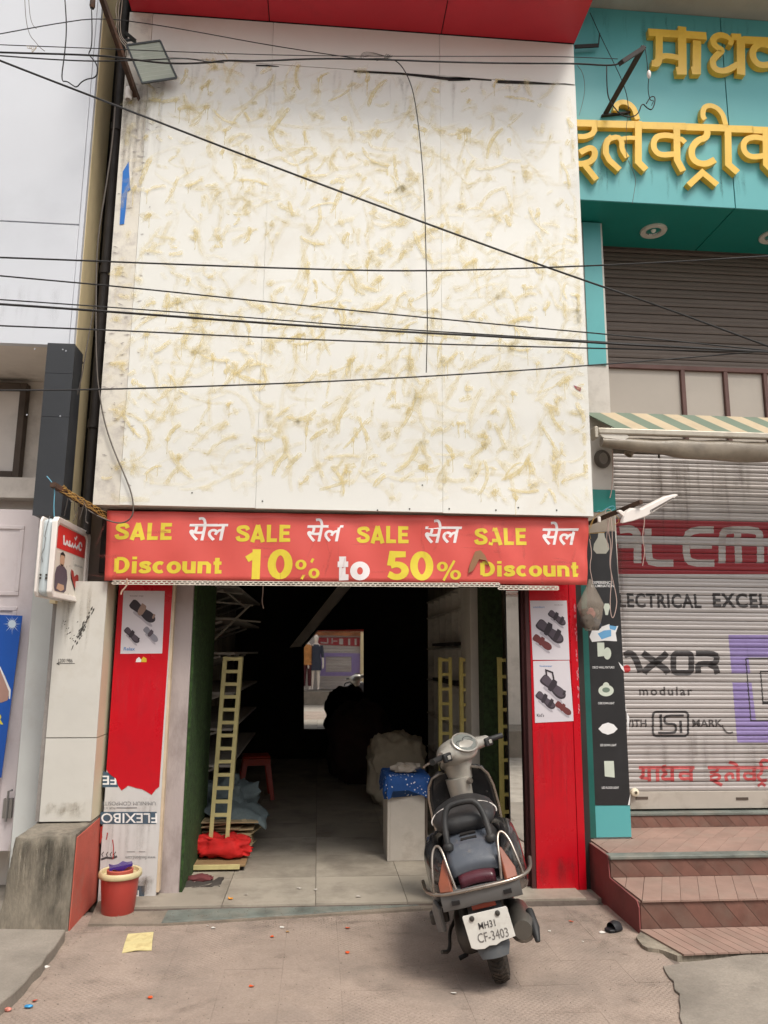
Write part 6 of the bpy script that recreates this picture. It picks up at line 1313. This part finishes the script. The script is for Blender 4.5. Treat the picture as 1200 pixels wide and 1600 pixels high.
for i, (x, y, s) in enumerate(((468,1388,.02),(493,1390,.017),(303,1378,.02),(384,1398,.014),(560,1401,.02))): scrap('dust_scrap', ('pale paper flake left of its neighbour inside the entrance','pale paper flake right of its neighbour inside the entrance','pale paper flake on the dark mat','pale paper flake right of the yellow petal','pale paper flake on a dark damp floor patch')[i], 'litter', x, y, s*.8, mat('dusty_scrap', c(190,182,172), .8), -.012, 'pale paper flakes on the shop floor', i)
scrap('leaf_scrap', 'small tan scrap beside the white one on the pavers', 'litter', 449, 1456, .011, mat('tan_scrap', c(214,166,100), .8), G, None, 9)
cp = at(45,1572,Z=G+.01); single('candy_wrapper', 'small bright blue candy wrapper on the pavement at lower left', 'wrapper', MB().ell(cp, .022, .011, .007, 10, 6, .3, 1, 2), mat('blue_foil', c(60,150,206), .3, .2, var=.2, vscale=60), 50)
cp = at(12,1577,Z=G+.01); single('pink_wrapper', 'small pinkish wrapper on the pavement at the lower left corner', 'wrapper', MB().ell(cp, .02, .011, .008, 10, 6, .4, 1, 5), mat('pink_foil', c(206,130,116), .4, var=.3, vscale=70), 50)
scrap('red_scrap', 'small red scrap beside the blue candy wrapper', 'litter', 54, 1564, .013, mat('red_scrap', c(196,84,60), .7), G)
gr_ = MB(); rr = random.Random(77)                         # grit swept along edges: one mass
for _ in range(1500):
    if rr.random() < .5: x, y = rr.uniform(-1.4,1.9), rr.gauss(-.33-.0, .16)
    else: x, y = rr.uniform(-1.5,1.9), rr.uniform(-2.3,-.4)
    s = rr.uniform(.0012,.0034); z = (G if y < -.45 else -.03)+.001; gr_.add([(x-s,y-s,z),(x+s,y-s*.6,z),(x,y+s,z),(x,y,z+s*1.3)], [(0,1,3),(1,2,3),(2,0,3)])
tag(obj('grit', gr_, mat('grit', c(120,108,96), .9, var=.4, vscale=90)), kind='stuff')
sh = thing('black_slipper', 'worn black slipper lying against the red step side', 'slipper', tuple(at(958,1455,Z=G)), (0,0,R(25)))
sm_bl = mat('black_rubber', c(34,34,38), .5, var=.2, vscale=9); hl = [(-.06,-.03),(-.03,-.042),(.03,-.04),(.07,-.03),(.08,0),(.07,.03),(.03,.04),(-.03,.04),(-.06,.03),(-.07,0)]
obj('sole', MB().prism([(x*.8,y*.8,.02) for x, y in hl], (0,0,-.018)), sm_bl, sh, local=True, bev=.004)
obj('strap', MB().loft([[V((x*.8+.012*cos(a)*.3, .04*cos(a), .015+.045*sin(a)*k)) for a in [pi*i/10 for i in range(11)]] for x, k in ((-.02,.8),(.02,1.),(.055,.8))], False), sm_bl, sh, local=True, smooth=60)
scrap('white_tag', 'small white plastic tag beside the black slipper', 'litter', 941, 1457, .018, m_pw, G, None, 5)
# ================================================================ across the street (seen in the mirrors)
OY = -9.0; os_ = thing('opposite_shop', 'closed shop across the street seen in the mirrors', 'building', (0, OY, -.19))
# px of the photograph inside the mirror -> point across the street
def mir(px, py, Yv=22.0): q = at(px, py, Y=Yv); return V((q.x, 13-Yv, q.z))
zl = mir(490,1078).z
obj('wall', MB().box(-14, 14, OY-6, OY-.12, -.3, 4.3), m_wall, os_)
obj('ledge', MB().box(-14, 14, OY-.12, OY+1.1, -.3, zl), m_conc, os_)
oz1 = mir(530,997).z; oz0 = zl+.02
osl = slat_mesh(3.2, .10, m_sl, 'slat')
x0s = mir(483,1020).x
for k in range(int((2.9-oz0)/.10)): place('slat', osl, (x0s+3.2, OY+.03, oz0+k*.10), os_, (0,0,pi))
def opx(pts, m, name, h): obj(name, MB().prism([(lambda q: (q.x, OY+.05+h, q.z))(mir(x,y)) for x, y in pts], (0,-.004,0)), m, os_)
opx(((497,996),(562,996),(562,1010),(497,1007)), pr_red, 'red_band', .002)
for p_ in (((501,1003),(513,1004),(513,1006),(501,1005)),((511,997),(513,997),(513,1006),(511,1006)),((518,997),(520,997),(520,1005.5),(518,1005.5)),((518,1001),(527,1001),(527,1002.5),(518,1002.5)),((530,998),(536,998),(536,1007),(530,1007)),((544,998),(547,998),(547,1008),(544,1008)),((554,998),(557,998),(557,1008),(554,1008))): opx(p_, pr_wht, 'letter_stroke', .007)
for p_ in (((500,1020),(564,1021),(564,1026),(500,1026)),((500,1050),(564,1050),(564,1056),(500,1056)),((500,1026),(509,1026),(509,1050),(500,1050)),((549,1026),(564,1026),(564,1050),(549,1050))): opx(p_, pr_pur, 'purple_frame', .002)
opx(((485,983),(568,983),(568,994),(485,993)), mat('brown_fascia', c(150,96,60), .8, var=.3, vscale=4), 'fascia', .1)
obj('side_pillar', MB().box(*sorted((mir(563,1000).x, mir(575,1000).x)), OY-.1, OY+.2, zl, 4.2), m_cream, os_)
def mannequin(px, dress, label, legs, pose, flip=1):
    b = mir(px, 1077.5, 21.2); h = mir(px, 992, 21.2).z-b.z; s = h/1.78
    t = thing('mannequin', label, 'mannequin', tuple(b), (0,0,0), 'mannequins outside the opposite shop'); m = mat('mannequin_white', c(226,216,206), .4, var=.03)
    def ring(cx, cy, z, rx, ry, n=14): return [V(((cx+rx*cos(2*pi*k/n))*s, (cy+ry*sin(2*pi*k/n))*s, z*s)) for k in range(n)]
    bd = MB()
    bd.loft([ring(*q) for q in ((0,0,.80,.15,.10),(0,0,.95,.165,.11),(0,0,1.10,.125,.09),(0,.0,1.28,.155,.105),(0,0,1.42,.17,.09),(0,0,1.49,.08,.06),(0,0,1.53,.05,.05),(0,.01,1.57,.055,.06),(0,.02,1.64,.073,.09),(0,.015,1.71,.075,.09),(0,0,1.76,.05,.06),(0,0,1.78,.012,.015))])
    for sg_ in (-1, 1):
        bd.loft([ring(sg_*x, y, z, r, r*1.1) for x, y, z, r in ((.085,0,.86,.085),(.09,.0,.62,.068),(.092,.0,.48,.052),(.095,-.01,.32,.055),(.1,-.02,.1,.034),(.1,.0,.05,.036),(.1,.05,.03,.04),(.1,.12,.015,.035))])
        bd.loft([ring(sg_*x, y, z, r, r) for x, y, z, r in ((.17,0,1.40,.05),(.205,0,1.22,.043),(.225,.01,1.06,.037),(.24,.05,.92,.03),(.245,.07,.83,.026),(.24,.085,.75,.032),(.235,.09,.68,.018))])
    obj('body', bd, m, t, 70, local=True)
    lo = .62 if legs else .80
    dr_ = MB().loft([ring(*q) for q in ((0,0,lo,.20,.14),(0,0,.95,.18,.125),(0,0,1.10,.142,.105),(0,0,1.28,.17,.12),(0,0,1.40,.182,.105),(0,0,1.47,.10,.075))])
    for sg_ in (-1, 1): dr_.loft([ring(sg_*x, y, z, r, r) for x, y, z, r in ((.165,0,1.44,.06),(.205,0,1.22,.054),(.227,.01,1.04,.046))])
    obj('dress', dr_, dress, t, 70, local=True)
    if not legs:
        tr_ = MB()
        for sg_ in (-1, 1): tr_.loft([ring(sg_*x, y, z, r, r*1.1) for x, y, z, r in ((.085,0,.9,.10),(.09,0,.5,.075),(.1,-.01,.12,.06))])
        obj('trousers', tr_, mat('maroon_trousers', c(76,26,34), .8), t, 70, local=True)
mannequin(492.5, mat('navy_dress', c(52,58,74), .8, var=.1), 'white mannequin in a navy dress across the street, seen in the back mirror', True, 0)
mannequin(479, mat('orange_kurta', c(190,130,72), .8, var=.2, vscale=9), 'mannequin in an orange tunic and maroon trousers across the street', False, 0)
# ================================================================ scooter: built at the origin, heading +Y, then set on its side stand
m_body = mat('scooter_black', c(46,46,48), .22, .0, var=.12, vscale=4, dirt=c(96,90,84), dscale=4, damt=.38, coat=.3)
m_tailp = mat('scooter_blue_grey', c(82,87,96), .36, var=.12, vscale=5, dirt=c(136,136,138), dscale=7, damt=.42, coat=.2)
m_silv = mat('scooter_silver', c(176,172,164), .36, .35, var=.06, vscale=5, dirt=c(130,120,106), dscale=5, damt=.4)
m_blkp = mat('black_plastic', c(36,36,37), .6, var=.15, vscale=6, dirt=c(84,78,72), dscale=6, damt=.35)
m_seat = mat('seat_vinyl', c(44,44,46), .5, var=.12, vscale=5, dirt=c(78,74,70), dscale=5, damt=.3, bump=.1, bscale=90)
m_rub = mat('tyre_rubber', c(44,40,37), .9, var=.2, vscale=8, dirt=c(118,104,90), dscale=5, damt=.5, bump=.2)
m_eng = mat('engine_grey', c(84,80,76), .6, .4, var=.2, vscale=6, dirt=c(60,52,46), dscale=6, damt=.55)
m_lens = mat('lens_burgundy', c(78,36,46), .3, var=.15, vscale=8, dirt=c(110,80,80), dscale=9, damt=.4); m_amb = mat('lens_amber', c(140,76,52), .35, var=.2, vscale=8, dirt=c(112,84,70), dscale=9, damt=.5)
m_bump = mat('bumper_grey', c(112,112,112), .5, .1, var=.1, vscale=5, dirt=c(80,76,72), dscale=5, damt=.45)
m_chr = mat('dull_chrome', c(170,160,150), .3, .9, var=.12, vscale=8, dirt=c(120,96,82), dscale=10, damt=.35)
sc = thing('scooter', 'worn black and silver motor scooter parked on its stand before the entrance', 'scooter', (0,0,0))
def so_(name, mb, m, parent=sc, sm=50, bev=0, **k): return obj(name, mb, m, parent, sm if not bev else None, bev, local=True, **k)
def sring(y, cx, cz, hw, hh, n=22, e=.62, sh=0.): return [V((cx+math.copysign(abs(cos(t))**e, cos(t))*hw, y+sh*sin(t), cz+math.copysign(abs(sin(t))**e, sin(t))*hh)) for t in [2*pi*k/n for k in range(n)]]
def wheel(name, y, x=0., parent=sc):
    n = 26; prof_ = [(-.04,.135),(-.050,.165),(-.046,.195),(-.028,.214),(0,.219),(.028,.214),(.046,.195),(.050,.165),(.04,.135)]
    mb = MB(); rings = [[V((x+px, y+pr*sin(2*pi*k/n), .22+pr*cos(2*pi*k/n))) for px, pr in prof_] for k in range(n)]
    mb.loft(rings, False, True); w = so_(name, MB().lathe([(.02,-.05),(.05,-.045),(.06,-.02),(.12,-.03),(.137,-.038),(.137,.038),(.12,.03),(.06,.02),(.05,.045),(.02,.05)], (x,y,.22), 24, 'x'), m_eng, parent, 40)
    so_('tyre', mb, m_rub, w, 60)
    tr = MB()
    for k in range(46):
        a = 2*pi*k/46
        for s in (-1, 1):
            p0_ = V((x+s*.003, y+.2195*sin(a), .22+.2195*cos(a))); p1__ = V((x+s*.036, y+.209*sin(a+.09), .22+.209*cos(a+.09))); tr.bar(p0_, p1__, .012, .008, (0, sin(a), cos(a)))
    so_('tread_block', tr, m_rub, w, None, kind='stuff'); return w
RY, FYw = -.62, .60
wheel('rear_wheel', RY); 
# body shell
so_('body', MB().loft([sring(-.80,0,.56,.10,.04),sring(-.74,0,.555,.155,.08),sring(-.60,0,.55,.175,.13),sring(-.38,0,.55,.175,.16),sring(-.15,0,.52,.15,.19),sring(.0,0,.47,.12,.20),sring(.06,0,.42,.10,.16)]), m_blkp)
for s in (-1, 1):
    so_('side_panel', MB().loft([sring(-.83,s*0.153,0.595,.03,.04,16),sring(-.76,s*0.186,0.575,.045,.09,16),sring(-.60,s*0.209,0.545,.052,.155,16),sring(-.38,s*0.209,0.520,.052,.185,16),sring(-.18,s*0.186,0.490,.045,.19,16),sring(-.02,s*0.120,0.460,.035,.17,16),sring(.05,s*0.090,0.440,.02,.12,16)]), m_body)
    so_('side_badge', MB().loft([[V((s*(.214+.010*(j==1)), y, z)) for y, z in arc(-.66,.545,.05,.05,100,250,8)+list(reversed(arc(-.66,.545,.028,.028,100,250,8)))] for j in (0,1)]), mat('sticker_white', c(216,212,206), .5))
    so_('side_sticker', MB().prism([(s*.231,-.70,.47),(s*.231,-.60,.47),(s*.233,-.60,.51),(s*.233,-.70,.51)], (s*.003,0,0)), mat('sticker_white', c(216,212,206), .5), bev=.001)
# tail centre panel with vents, lens, indicators
TW = [(-.47,.745,.115),(-.60,.738,.122),(-.72,.70,.128),(-.79,.645,.13),(-.828,.595,.128)]
def strip(rows, x0=-1, x1=1, off=0., n=8):
    vs = []
    for y, z, w in rows:
        for i in range(n+1):
            u = x0+(x1-x0)*i/n; vs.append((u*w, y-off*.6, z+off-.02*u*u))
    return MB().add(vs, [(j*(n+1)+i, j*(n+1)+i+1, (j+1)*(n+1)+i+1, (j+1)*(n+1)+i) for j in range(len(rows)-1) for i in range(n)])
tpn = so_('tail_panel', strip(TW), m_tailp); tpn.modifiers.new('thick', 'SOLIDIFY').thickness = .03
for k in range(2):
    y, z = -.645-.035*k, .727-.018*k; vb = MB().hexa([(-.042,y-.009,z-.004),(.042,y-.009,z-.004),(.042,y+.004,z+.002),(-.042,y+.004,z+.002)], [(-.042,y-.011,z+.004),(.042,y-.011,z+.004),(.042,y+.002,z+.010),(-.042,y+.002,z+.010)]); so_('vent_slot', vb, m_blk, tpn, None)
TL = [(-.828,.588,.118),(-.845,.565,.118),(-.858,.535,.116)]
tl_ = so_('tail_light', strip(TL, -.78, .78, .006), m_lens); tl_.modifiers.new('thick', 'SOLIDIFY').thickness = .02
for s in (-1, 1):
    iv = MB().prism([(s*.128,-.80,.67),(s*.142,-.80,.66),(s*.185,-.855,.57),(s*.185,-.868,.53),(s*.128,-.885,.53)], (s*.012,-.012,.006)); so_('indicator', iv, m_amb, sc, None, .004)
# lower bumper
so_('tail_bumper', MB().loft([[V((x, y-.03*(1-(x/.2)**2)*f, z)) for x, z in [(-.2+.4*i/14, z0_-.012*abs(i-7)/7) for i in range(15)]+[(.2-.4*i/14, z1_) for i in range(15)]] for y, z0_, z1_, f in ((-.60,.44,.53,0),(-.78,.445,.53,.6),(-.865,.455,.528,1),(-.87,.46,.524,1))]), m_bump)
for s in (-1, 1): so_('bumper_slot', MB().box(s*.13-.02, s*.13+.02, -.897, -.868, .472, .490), m_blk, sc, None)
# crash guard of bent chrome tube
for s in (-1, 1):
    P_ = smooth2([(s*.115,-.885,.54),(s*.13,-.86,.63),(s*.145,-.80,.72),(s*.17,-.77,.735),(s*.20,-.79,.70),(s*.218,-.84,.60),(s*.225,-.85,.535)], 3); so_('crash_guard', MB().tube(P_, .0068, 8), m_chr)
P_ = smooth2([(-.285,-.66,.55),(-.27,-.80,.53),(-.19,-.885,.525),(0,-.91,.53),(.19,-.885,.525),(.27,-.80,.53),(.285,-.66,.55)], 3); so_('crash_bar', MB().tube(P_, .0095, 8), m_chr)
# grab rail hoop
P_ = smooth2([(-.112,-.72,.69),(-.112,-.70,.74),(-.106,-.66,.81),(-.085,-.64,.865),(-.05,-.63,.885),(.05,-.63,.885),(.085,-.64,.865),(.106,-.66,.81),(.112,-.70,.74),(.112,-.72,.69)], 3); gr = so_('grab_rail', MB().tube(P_, .017, 10), m_blkp)
for s in (-1, 1): so_('rail_mount', MB().lathe([(.005,-.012),(.026,-.01),(.028,.01),(.02,.022),(.004,.024)], (s*.112,-.72,.695), 14), m_blkp, gr, 50)
# seat
st0 = so_('seat', MB().loft([sring(-.63,0,.765,.10,.03,20,.7),sring(-.585,0,.775,.152,.055,20,.7),sring(-.45,0,.785,.178,.062,20,.7),sring(-.25,0,.775,.168,.06,20,.7),sring(-.05,0,.765,.125,.052,20,.7),sring(.08,0,.755,.09,.045,20,.7),sring(.13,0,.745,.05,.025,20,.7)]), m_seat, sm=70)
pp = [V((sin(t)*.181, -.42-.03+.0*t, .780+.067*cos(t))) for t in [R(-100+200*i/24) for i in range(25)]]; so_('piping', MB().tube([V((q.x, -.47-.05*cos(i/24*pi*2)*.3, q.z+.004)) for i, q in enumerate(pp)], .0038, 5), m_wp, st0)
so_('seat_base', MB().loft([sring(-.60,0,.73,.12,.02),sring(-.3,0,.725,.13,.02),sring(.05,0,.715,.09,.02)]), m_blkp)
# floorboard and leg shield
so_('floorboard', MB().box(-.185, .185, -.02, .36, .235, .285), m_blkp, sc, None, .02)
so_('side_skirt', MB().loft([sring(-.25,0,.24,.16,.05),sring(.0,0,.215,.17,.06),sring(.34,0,.215,.16,.06)]), m_body)
def shield(off, k=1.):
    rings = []
    for z, y, w in ((.26,.36,.185),(.36,.395,.20),(.50,.405,.215),(.64,.40,.222),(.76,.385,.218),(.84,.37,.20),(.89,.36,.165),(.91,.355,.11)):
        n = 12; rings.append([V((w*k*(i/n*2-1), y+off+.075*abs(i/n*2-1)**2.2*-.55+.02, z)) for i in range(n+1)])
    mb = MB(); m_ = len(rings[0]); mb.add([q for r in rings for q in r], [(j*m_+i, j*m_+i+1, (j+1)*m_+i+1, (j+1)*m_+i) for j in range(len(rings)-1) for i in range(m_-1)]); return mb, rings
mb, rg_ = shield(0); ls_ = so_('leg_shield', mb, m_body, sm=70); ls_.modifiers.new('thick', 'SOLIDIFY').thickness = -.02
ed = [r[0] for r in rg_]+rg_[-1][1:-1]+[r[-1] for r in reversed(rg_)]; so_('shield_trim', MB().tube([q+V((0,-.004,0)) for q in ed], .008, 6), m_chr, ls_)
mb, _r = shield(.045, .98); fs = so_('front_apron', mb, mat('apron_dark', c(66,68,72), .3, coat=.3, var=.1, dirt=c(110,104,98), dscale=5, damt=.4), sm=70)
bl_ = MB()
for x, z in ((-.16,.74),(.165,.73),(-.15,.5),(.155,.48),(.0,.62),(-.17,.6)): bl_.lathe([(.008,0),(.008,-.004),(.002,-.006)], (x, .398-.04*abs(x/.2)**2.2, z), 8, 'y')
so_('shield_bolt', bl_, m_blk, ls_, 40, kind='stuff')
# steering column cover on the shield's inner face
so_('column_cover', MB().loft([[V((cx_+hw*cos(t), y-hd*max(0,sin(t)) , z)) for t in [pi*k/12 for k in range(13)]] for z, y, hw, hd, cx_ in ((.86,.375,.082,.095,0),(.78,.38,.078,.085,0),(.66,.39,.068,.065,0),(.52,.398,.055,.045,0),(.42,.40,.05,.03,0))], True), m_silv, sm=60)
so_('key_barrel', MB().lathe([(.002,-.02),(.017,-.018),(.019,.0),(.019,.02)], (.075,.30,.83), 14, 'y'), m_chr, sc, 50)
# steering assembly (turned left)
stv = M.Translation((0,.40,0)) @ M.Rotation(R(48),4,'Z') @ M.Translation((0,-.40,0))
def sx(mb): return mb.xf(stv)
so_('handlebar_cowl', sx(MB().loft([sring(.235,0,1.01,.04,.03,22,.9),sring(.25,0,1.015,.095,.055,22,.9),sring(.30,0,1.02,.15,.078,22,.85),sring(.36,0,1.02,.158,.088,22,.85),sring(.42,0,1.00,.135,.09,22,.9),sring(.47,0,.985,.08,.075,22,.95),sring(.48,0,.98,.03,.03,22,1)])), m_silv, sm=60)
so_('cowl_neck', sx(MB().loft([[V((hw*cos(t), .375+hd*sin(t), z)) for t in [2*pi*k/20 for k in range(20)]] for z, hw, hd in ((1.0,.125,.11),(.93,.10,.10),(.87,.078,.085),(.84,.074,.08))])), m_silv, sm=60)
for s in (-1, 1):
    so_('bar_arm', sx(MB().loft([[V((x, y+ry*cos(t), z+rz*sin(t))) for t in [2*pi*k/16 for k in range(16)]] for x, y, z, ry, rz in ((s*.08,.33,1.025,.065,.055),(s*.14,.315,1.03,.052,.045),(s*.20,.29,1.03,.04,.038),(s*.235,.28,1.03,.034,.034))])), m_silv, sm=60)
    so_('grip', sx(MB().tube([(s*.236,.278,1.03),(s*.25,.275,1.03),(s*.34,.25,1.03),(s*.36,.245,1.03)], [.016,.019,.018,.021], 12)), m_blkp)
    so_('brake_lever', sx(MB().tube(smooth2([(s*.20,.33,1.02),(s*.24,.345,1.018),(s*.33,.33,1.012),(s*.375,.31,1.01)],2), .0075, 6)), m_chr)
    sw = so_('switch_box', sx(MB().box(s*.215-.035, s*.215+.035, .235, .262, .995, 1.05)), m_blkp, sc, None, .008); so_('switch_button', sx(MB().box(s*.215-.014, s*.215+.014, .227, .2345, 1.01, 1.035)), m_silv, sw, None, .003)
tilt = M.Translation((0,.268,1.068)) @ M.Rotation(R(48),4,'X')
so_('speedometer_bezel', sx(MB().lathe([(.070,-.03),(.083,.0),(.085,.008),(.078,.012),(.074,.006)], (0,0,0), 30).xf(tilt @ M.Diagonal((1.3,.95,1,1)))), m_silv, sm=50)
dial = so_('speedometer', sx(MB().lathe([(.001,.004),(.076,.005)], (0,0,0), 30).xf(tilt @ M.Diagonal((1.3,.95,1,1)))), mat('dial_face', c(118,122,118), .15, var=.15, vscale=14, dirt=c(84,88,90), dscale=16, damt=.5), sm=0)
dm = MB()
for q in ((-.035,0,.03),(.03,.012,.034)):
    stroke(dm, lambda u, v, h=0: V((u, v, .006+h)), arc(q[0], q[1], q[2], q[2]*.8, 200, -20, 14), .004); stroke(dm, lambda u, v, h=0: V((u, v, .0065+h)), [(q[0],q[1]),(q[0]+q[2]*.6,q[1]-q[2]*.2)], .003)
so_('dial_mark', sx(dm.xf(tilt @ M.Diagonal((1.3,.95,1,1)))), m_blk, dial, None)
so_('headlight', sx(MB().lathe([(.001,.02),(.05,.018),(.07,.0),(.075,-.02)], (0,.478,.99), 24, 'y')), mat('headlamp_glass', c(190,194,196), .1, .3), sm=60)
fwl = wheel('front_wheel', FYw)
fwl.rotation_euler = (0,0,0)
# front fork and fender
so_('front_fender', MB().loft([[V((hw*math.copysign(abs(cos(t))**.7,cos(t)), FYw+.245*sin(R(a))*(1+.08*max(0,sin(t))), .22+.245*cos(R(a))+.03*max(0,sin(t)))) for t in [pi*k/10 for k in range(11)]] for a, hw in ((-75,.05),(-45,.075),(-10,.085),(30,.08),(60,.06),(80,.03))], True), m_body, sm=60)
so_('fork', MB().bar((-.07,FYw-.02,.22),(-.05,.42,.62),.03).bar((.07,FYw-.02,.22),(.05,.42,.62),.03), m_eng, sc, None)
# rear mudguard, plate
so_('rear_fender', MB().loft([[V((hw*(i/8*2-1), y-.02*(1-(i/8*2-1)**2), z)) for i in range(9)]+[V((hw*(1-i/8*2), y+.008, z)) for i in range(9)] for y, z, hw in ((-.72,.48,.085),(-.815,.43,.085),(-.855,.34,.085),(-.88,.25,.082),(-.885,.205,.065))]), mat('fender_grey', c(88,92,96), .6, var=.12, vscale=5, dirt=c(120,110,100), dscale=5, damt=.4), sm=50)
so_('reflector', MB().box(-.06,.06,-.875,-.855,.425,.45), mat('reflector_red', c(150,60,40), .3), sc, None, .003)
npl = thing('tmp', None, None); bpy.data.objects.remove(npl)
pz0, pz1 = .215, .375
tn0 = lambda u, v, h=0.: V((u, -.905-h-.1*(.375-v), v))
tn = lambda u, v, h=0.: tn0(u*.86, .262+(v-.21)*.93, h)
np_ = so_('number_plate', MB().prism([tn(x,z) for x, z in ((-.128,.378),(.120,.380),(.126,.372),(.135,.235),(.05,.225),(.02,.214),(-.02,.218),(-.05,.208),(-.10,.214),(-.122,.225),(-.134,.372))], (0,.004,0)), mat('plate_white', c(214,212,206), .5, var=.05, vscale=8, dirt=c(160,150,136), dscale=10, damt=.4), sc, None, .0012)
m_ink = flat('plate_ink', c(62,58,58), .6)
so_('lettering', fit('MH31', -.055, .04, .333, .300, lambda u, v, h=0: tn(u, v, h+.002), .003), m_ink, np_, None); so_('lettering', fit('CF-3403', -.075, .10, .284, .240, lambda u, v, h=0: tn(u, v, h+.002), .0), flat('plate_ink_faded', c(112,108,106), .6), np_, None)
for x in (-.075, .06): so_('plate_bolt', MB().lathe([(.013,.0),(.012,-.006),(.002,-.009)], tuple(tn(x*1.1, .358, .001)), 12, 'y'), m_eng, np_, 50)
# engine, silencer, stand
so_('engine_cover', MB().loft([[V((x, y0_+ry*cos(t), .24+rz*sin(t))) for t in [2*pi*k/20 for k in range(20)]] for x, y0_, ry, rz in ((-.06,-.5,.20,.11),(-.13,-.5,.21,.115),(-.165,-.5,.19,.10),(-.18,-.5,.12,.06))]), m_eng, sm=50)
so_('silencer', MB().tube([(.13,-.20,.22),(.15,-.40,.235),(.155,-.45,.24),(.16,-.80,.275),(.158,-.84,.278)], [.03,.055,.068,.068,.045], 16), mat('silencer_grey', c(110,106,100), .4, .6, var=.15, vscale=6, dirt=c(74,62,54), dscale=6, damt=.5), sm=40)
so_('heat_shield', MB().tube([(.215,-.72,.32),(.218,-.82,.27),(.216,-.86,.22)], [.02,.024,.012], 8), m_blkp)
so_('kick_lever', MB().tube(smooth2([(-.18,-.45,.27),(-.22,-.52,.24),(-.23,-.62,.18),(-.27,-.66,.2)],2), .010, 8), m_eng)
so_('shock_absorber', MB().tube([(-.11,-.66,.22),(-.12,-.62,.44)], .028, 10), m_blkp)
so_('foot_peg', MB().box(-.30,-.20,-.56,-.50,.30,.36), m_eng, sc, None, .01)
so_('side_cowl_guard', MB().prism([(-.235,-.70,.30),(-.27,-.62,.28),(-.28,-.58,.38),(-.26,-.62,.44),(-.235,-.72,.42)], (.02,.01,0)), m_bump, sc, None, .006)
so_('side_stand', MB().tube([(-.10,-.05,.20),(-.16,-.03,.09),(-.215,-.02,.005),(-.25,-.03,.0)], .011, 8), m_eng)
so_('centre_stand', MB().tube([(-.12,-.32,.18),(-.14,-.42,.12),(-.16,-.48,.10),(-.20,-.48,.09)], .012, 8).tube([(.12,-.32,.18),(.14,-.44,.10)], .012, 8), m_blkp, sc, 50, kind='stuff')
cb__ = MB()
for s, o_ in ((-1,0),(1,.01),(-1,.02)): cb__.tube(smooth2([tuple((stv @ V((s*.2,.33,1.0)))), tuple(stv @ V((s*.17,.38,.94+o_))), (s*.06,.42,.88), (s*.04,.42,.80)],2), .004, 5)
so_('control_cable', cb__, m_blk, sc, None, kind='stuff')
sl2 = []; rr = random.Random(61)
for _ in range(34):
    x, t = rr.uniform(-.1,.1), rr.uniform(0,.26); l = rr.uniform(.01,.06); k = 5
    sl2.append(([(x+rr.uniform(-.004,.004), t+l*(i/k-.5)) for i in range(k)], [rr.uniform(.004,.03)]*k, rr.uniform(.15,.6)))
def on_tail(u, v, h=0):
    y = -.52-v
    for (ya, za, _), (yb, zb3, _) in zip(TW[:-1], TW[1:]):
        if yb <= y <= ya: return V((u, y, za+(zb3-za)*(y-ya)/(yb-ya)-.02*(u/.125)**2+.0025+h))
    return V((u, y, .60))
smears('dust_mark', sc, on_tail, sl2, smear_mat('scooter_dust', c(150,144,138), c(176,168,160), .25, .8), .0005, 3)
sc.location = (1.075, -.80, G+.0); sc.rotation_euler = (0, R(-13.5), R(-9))
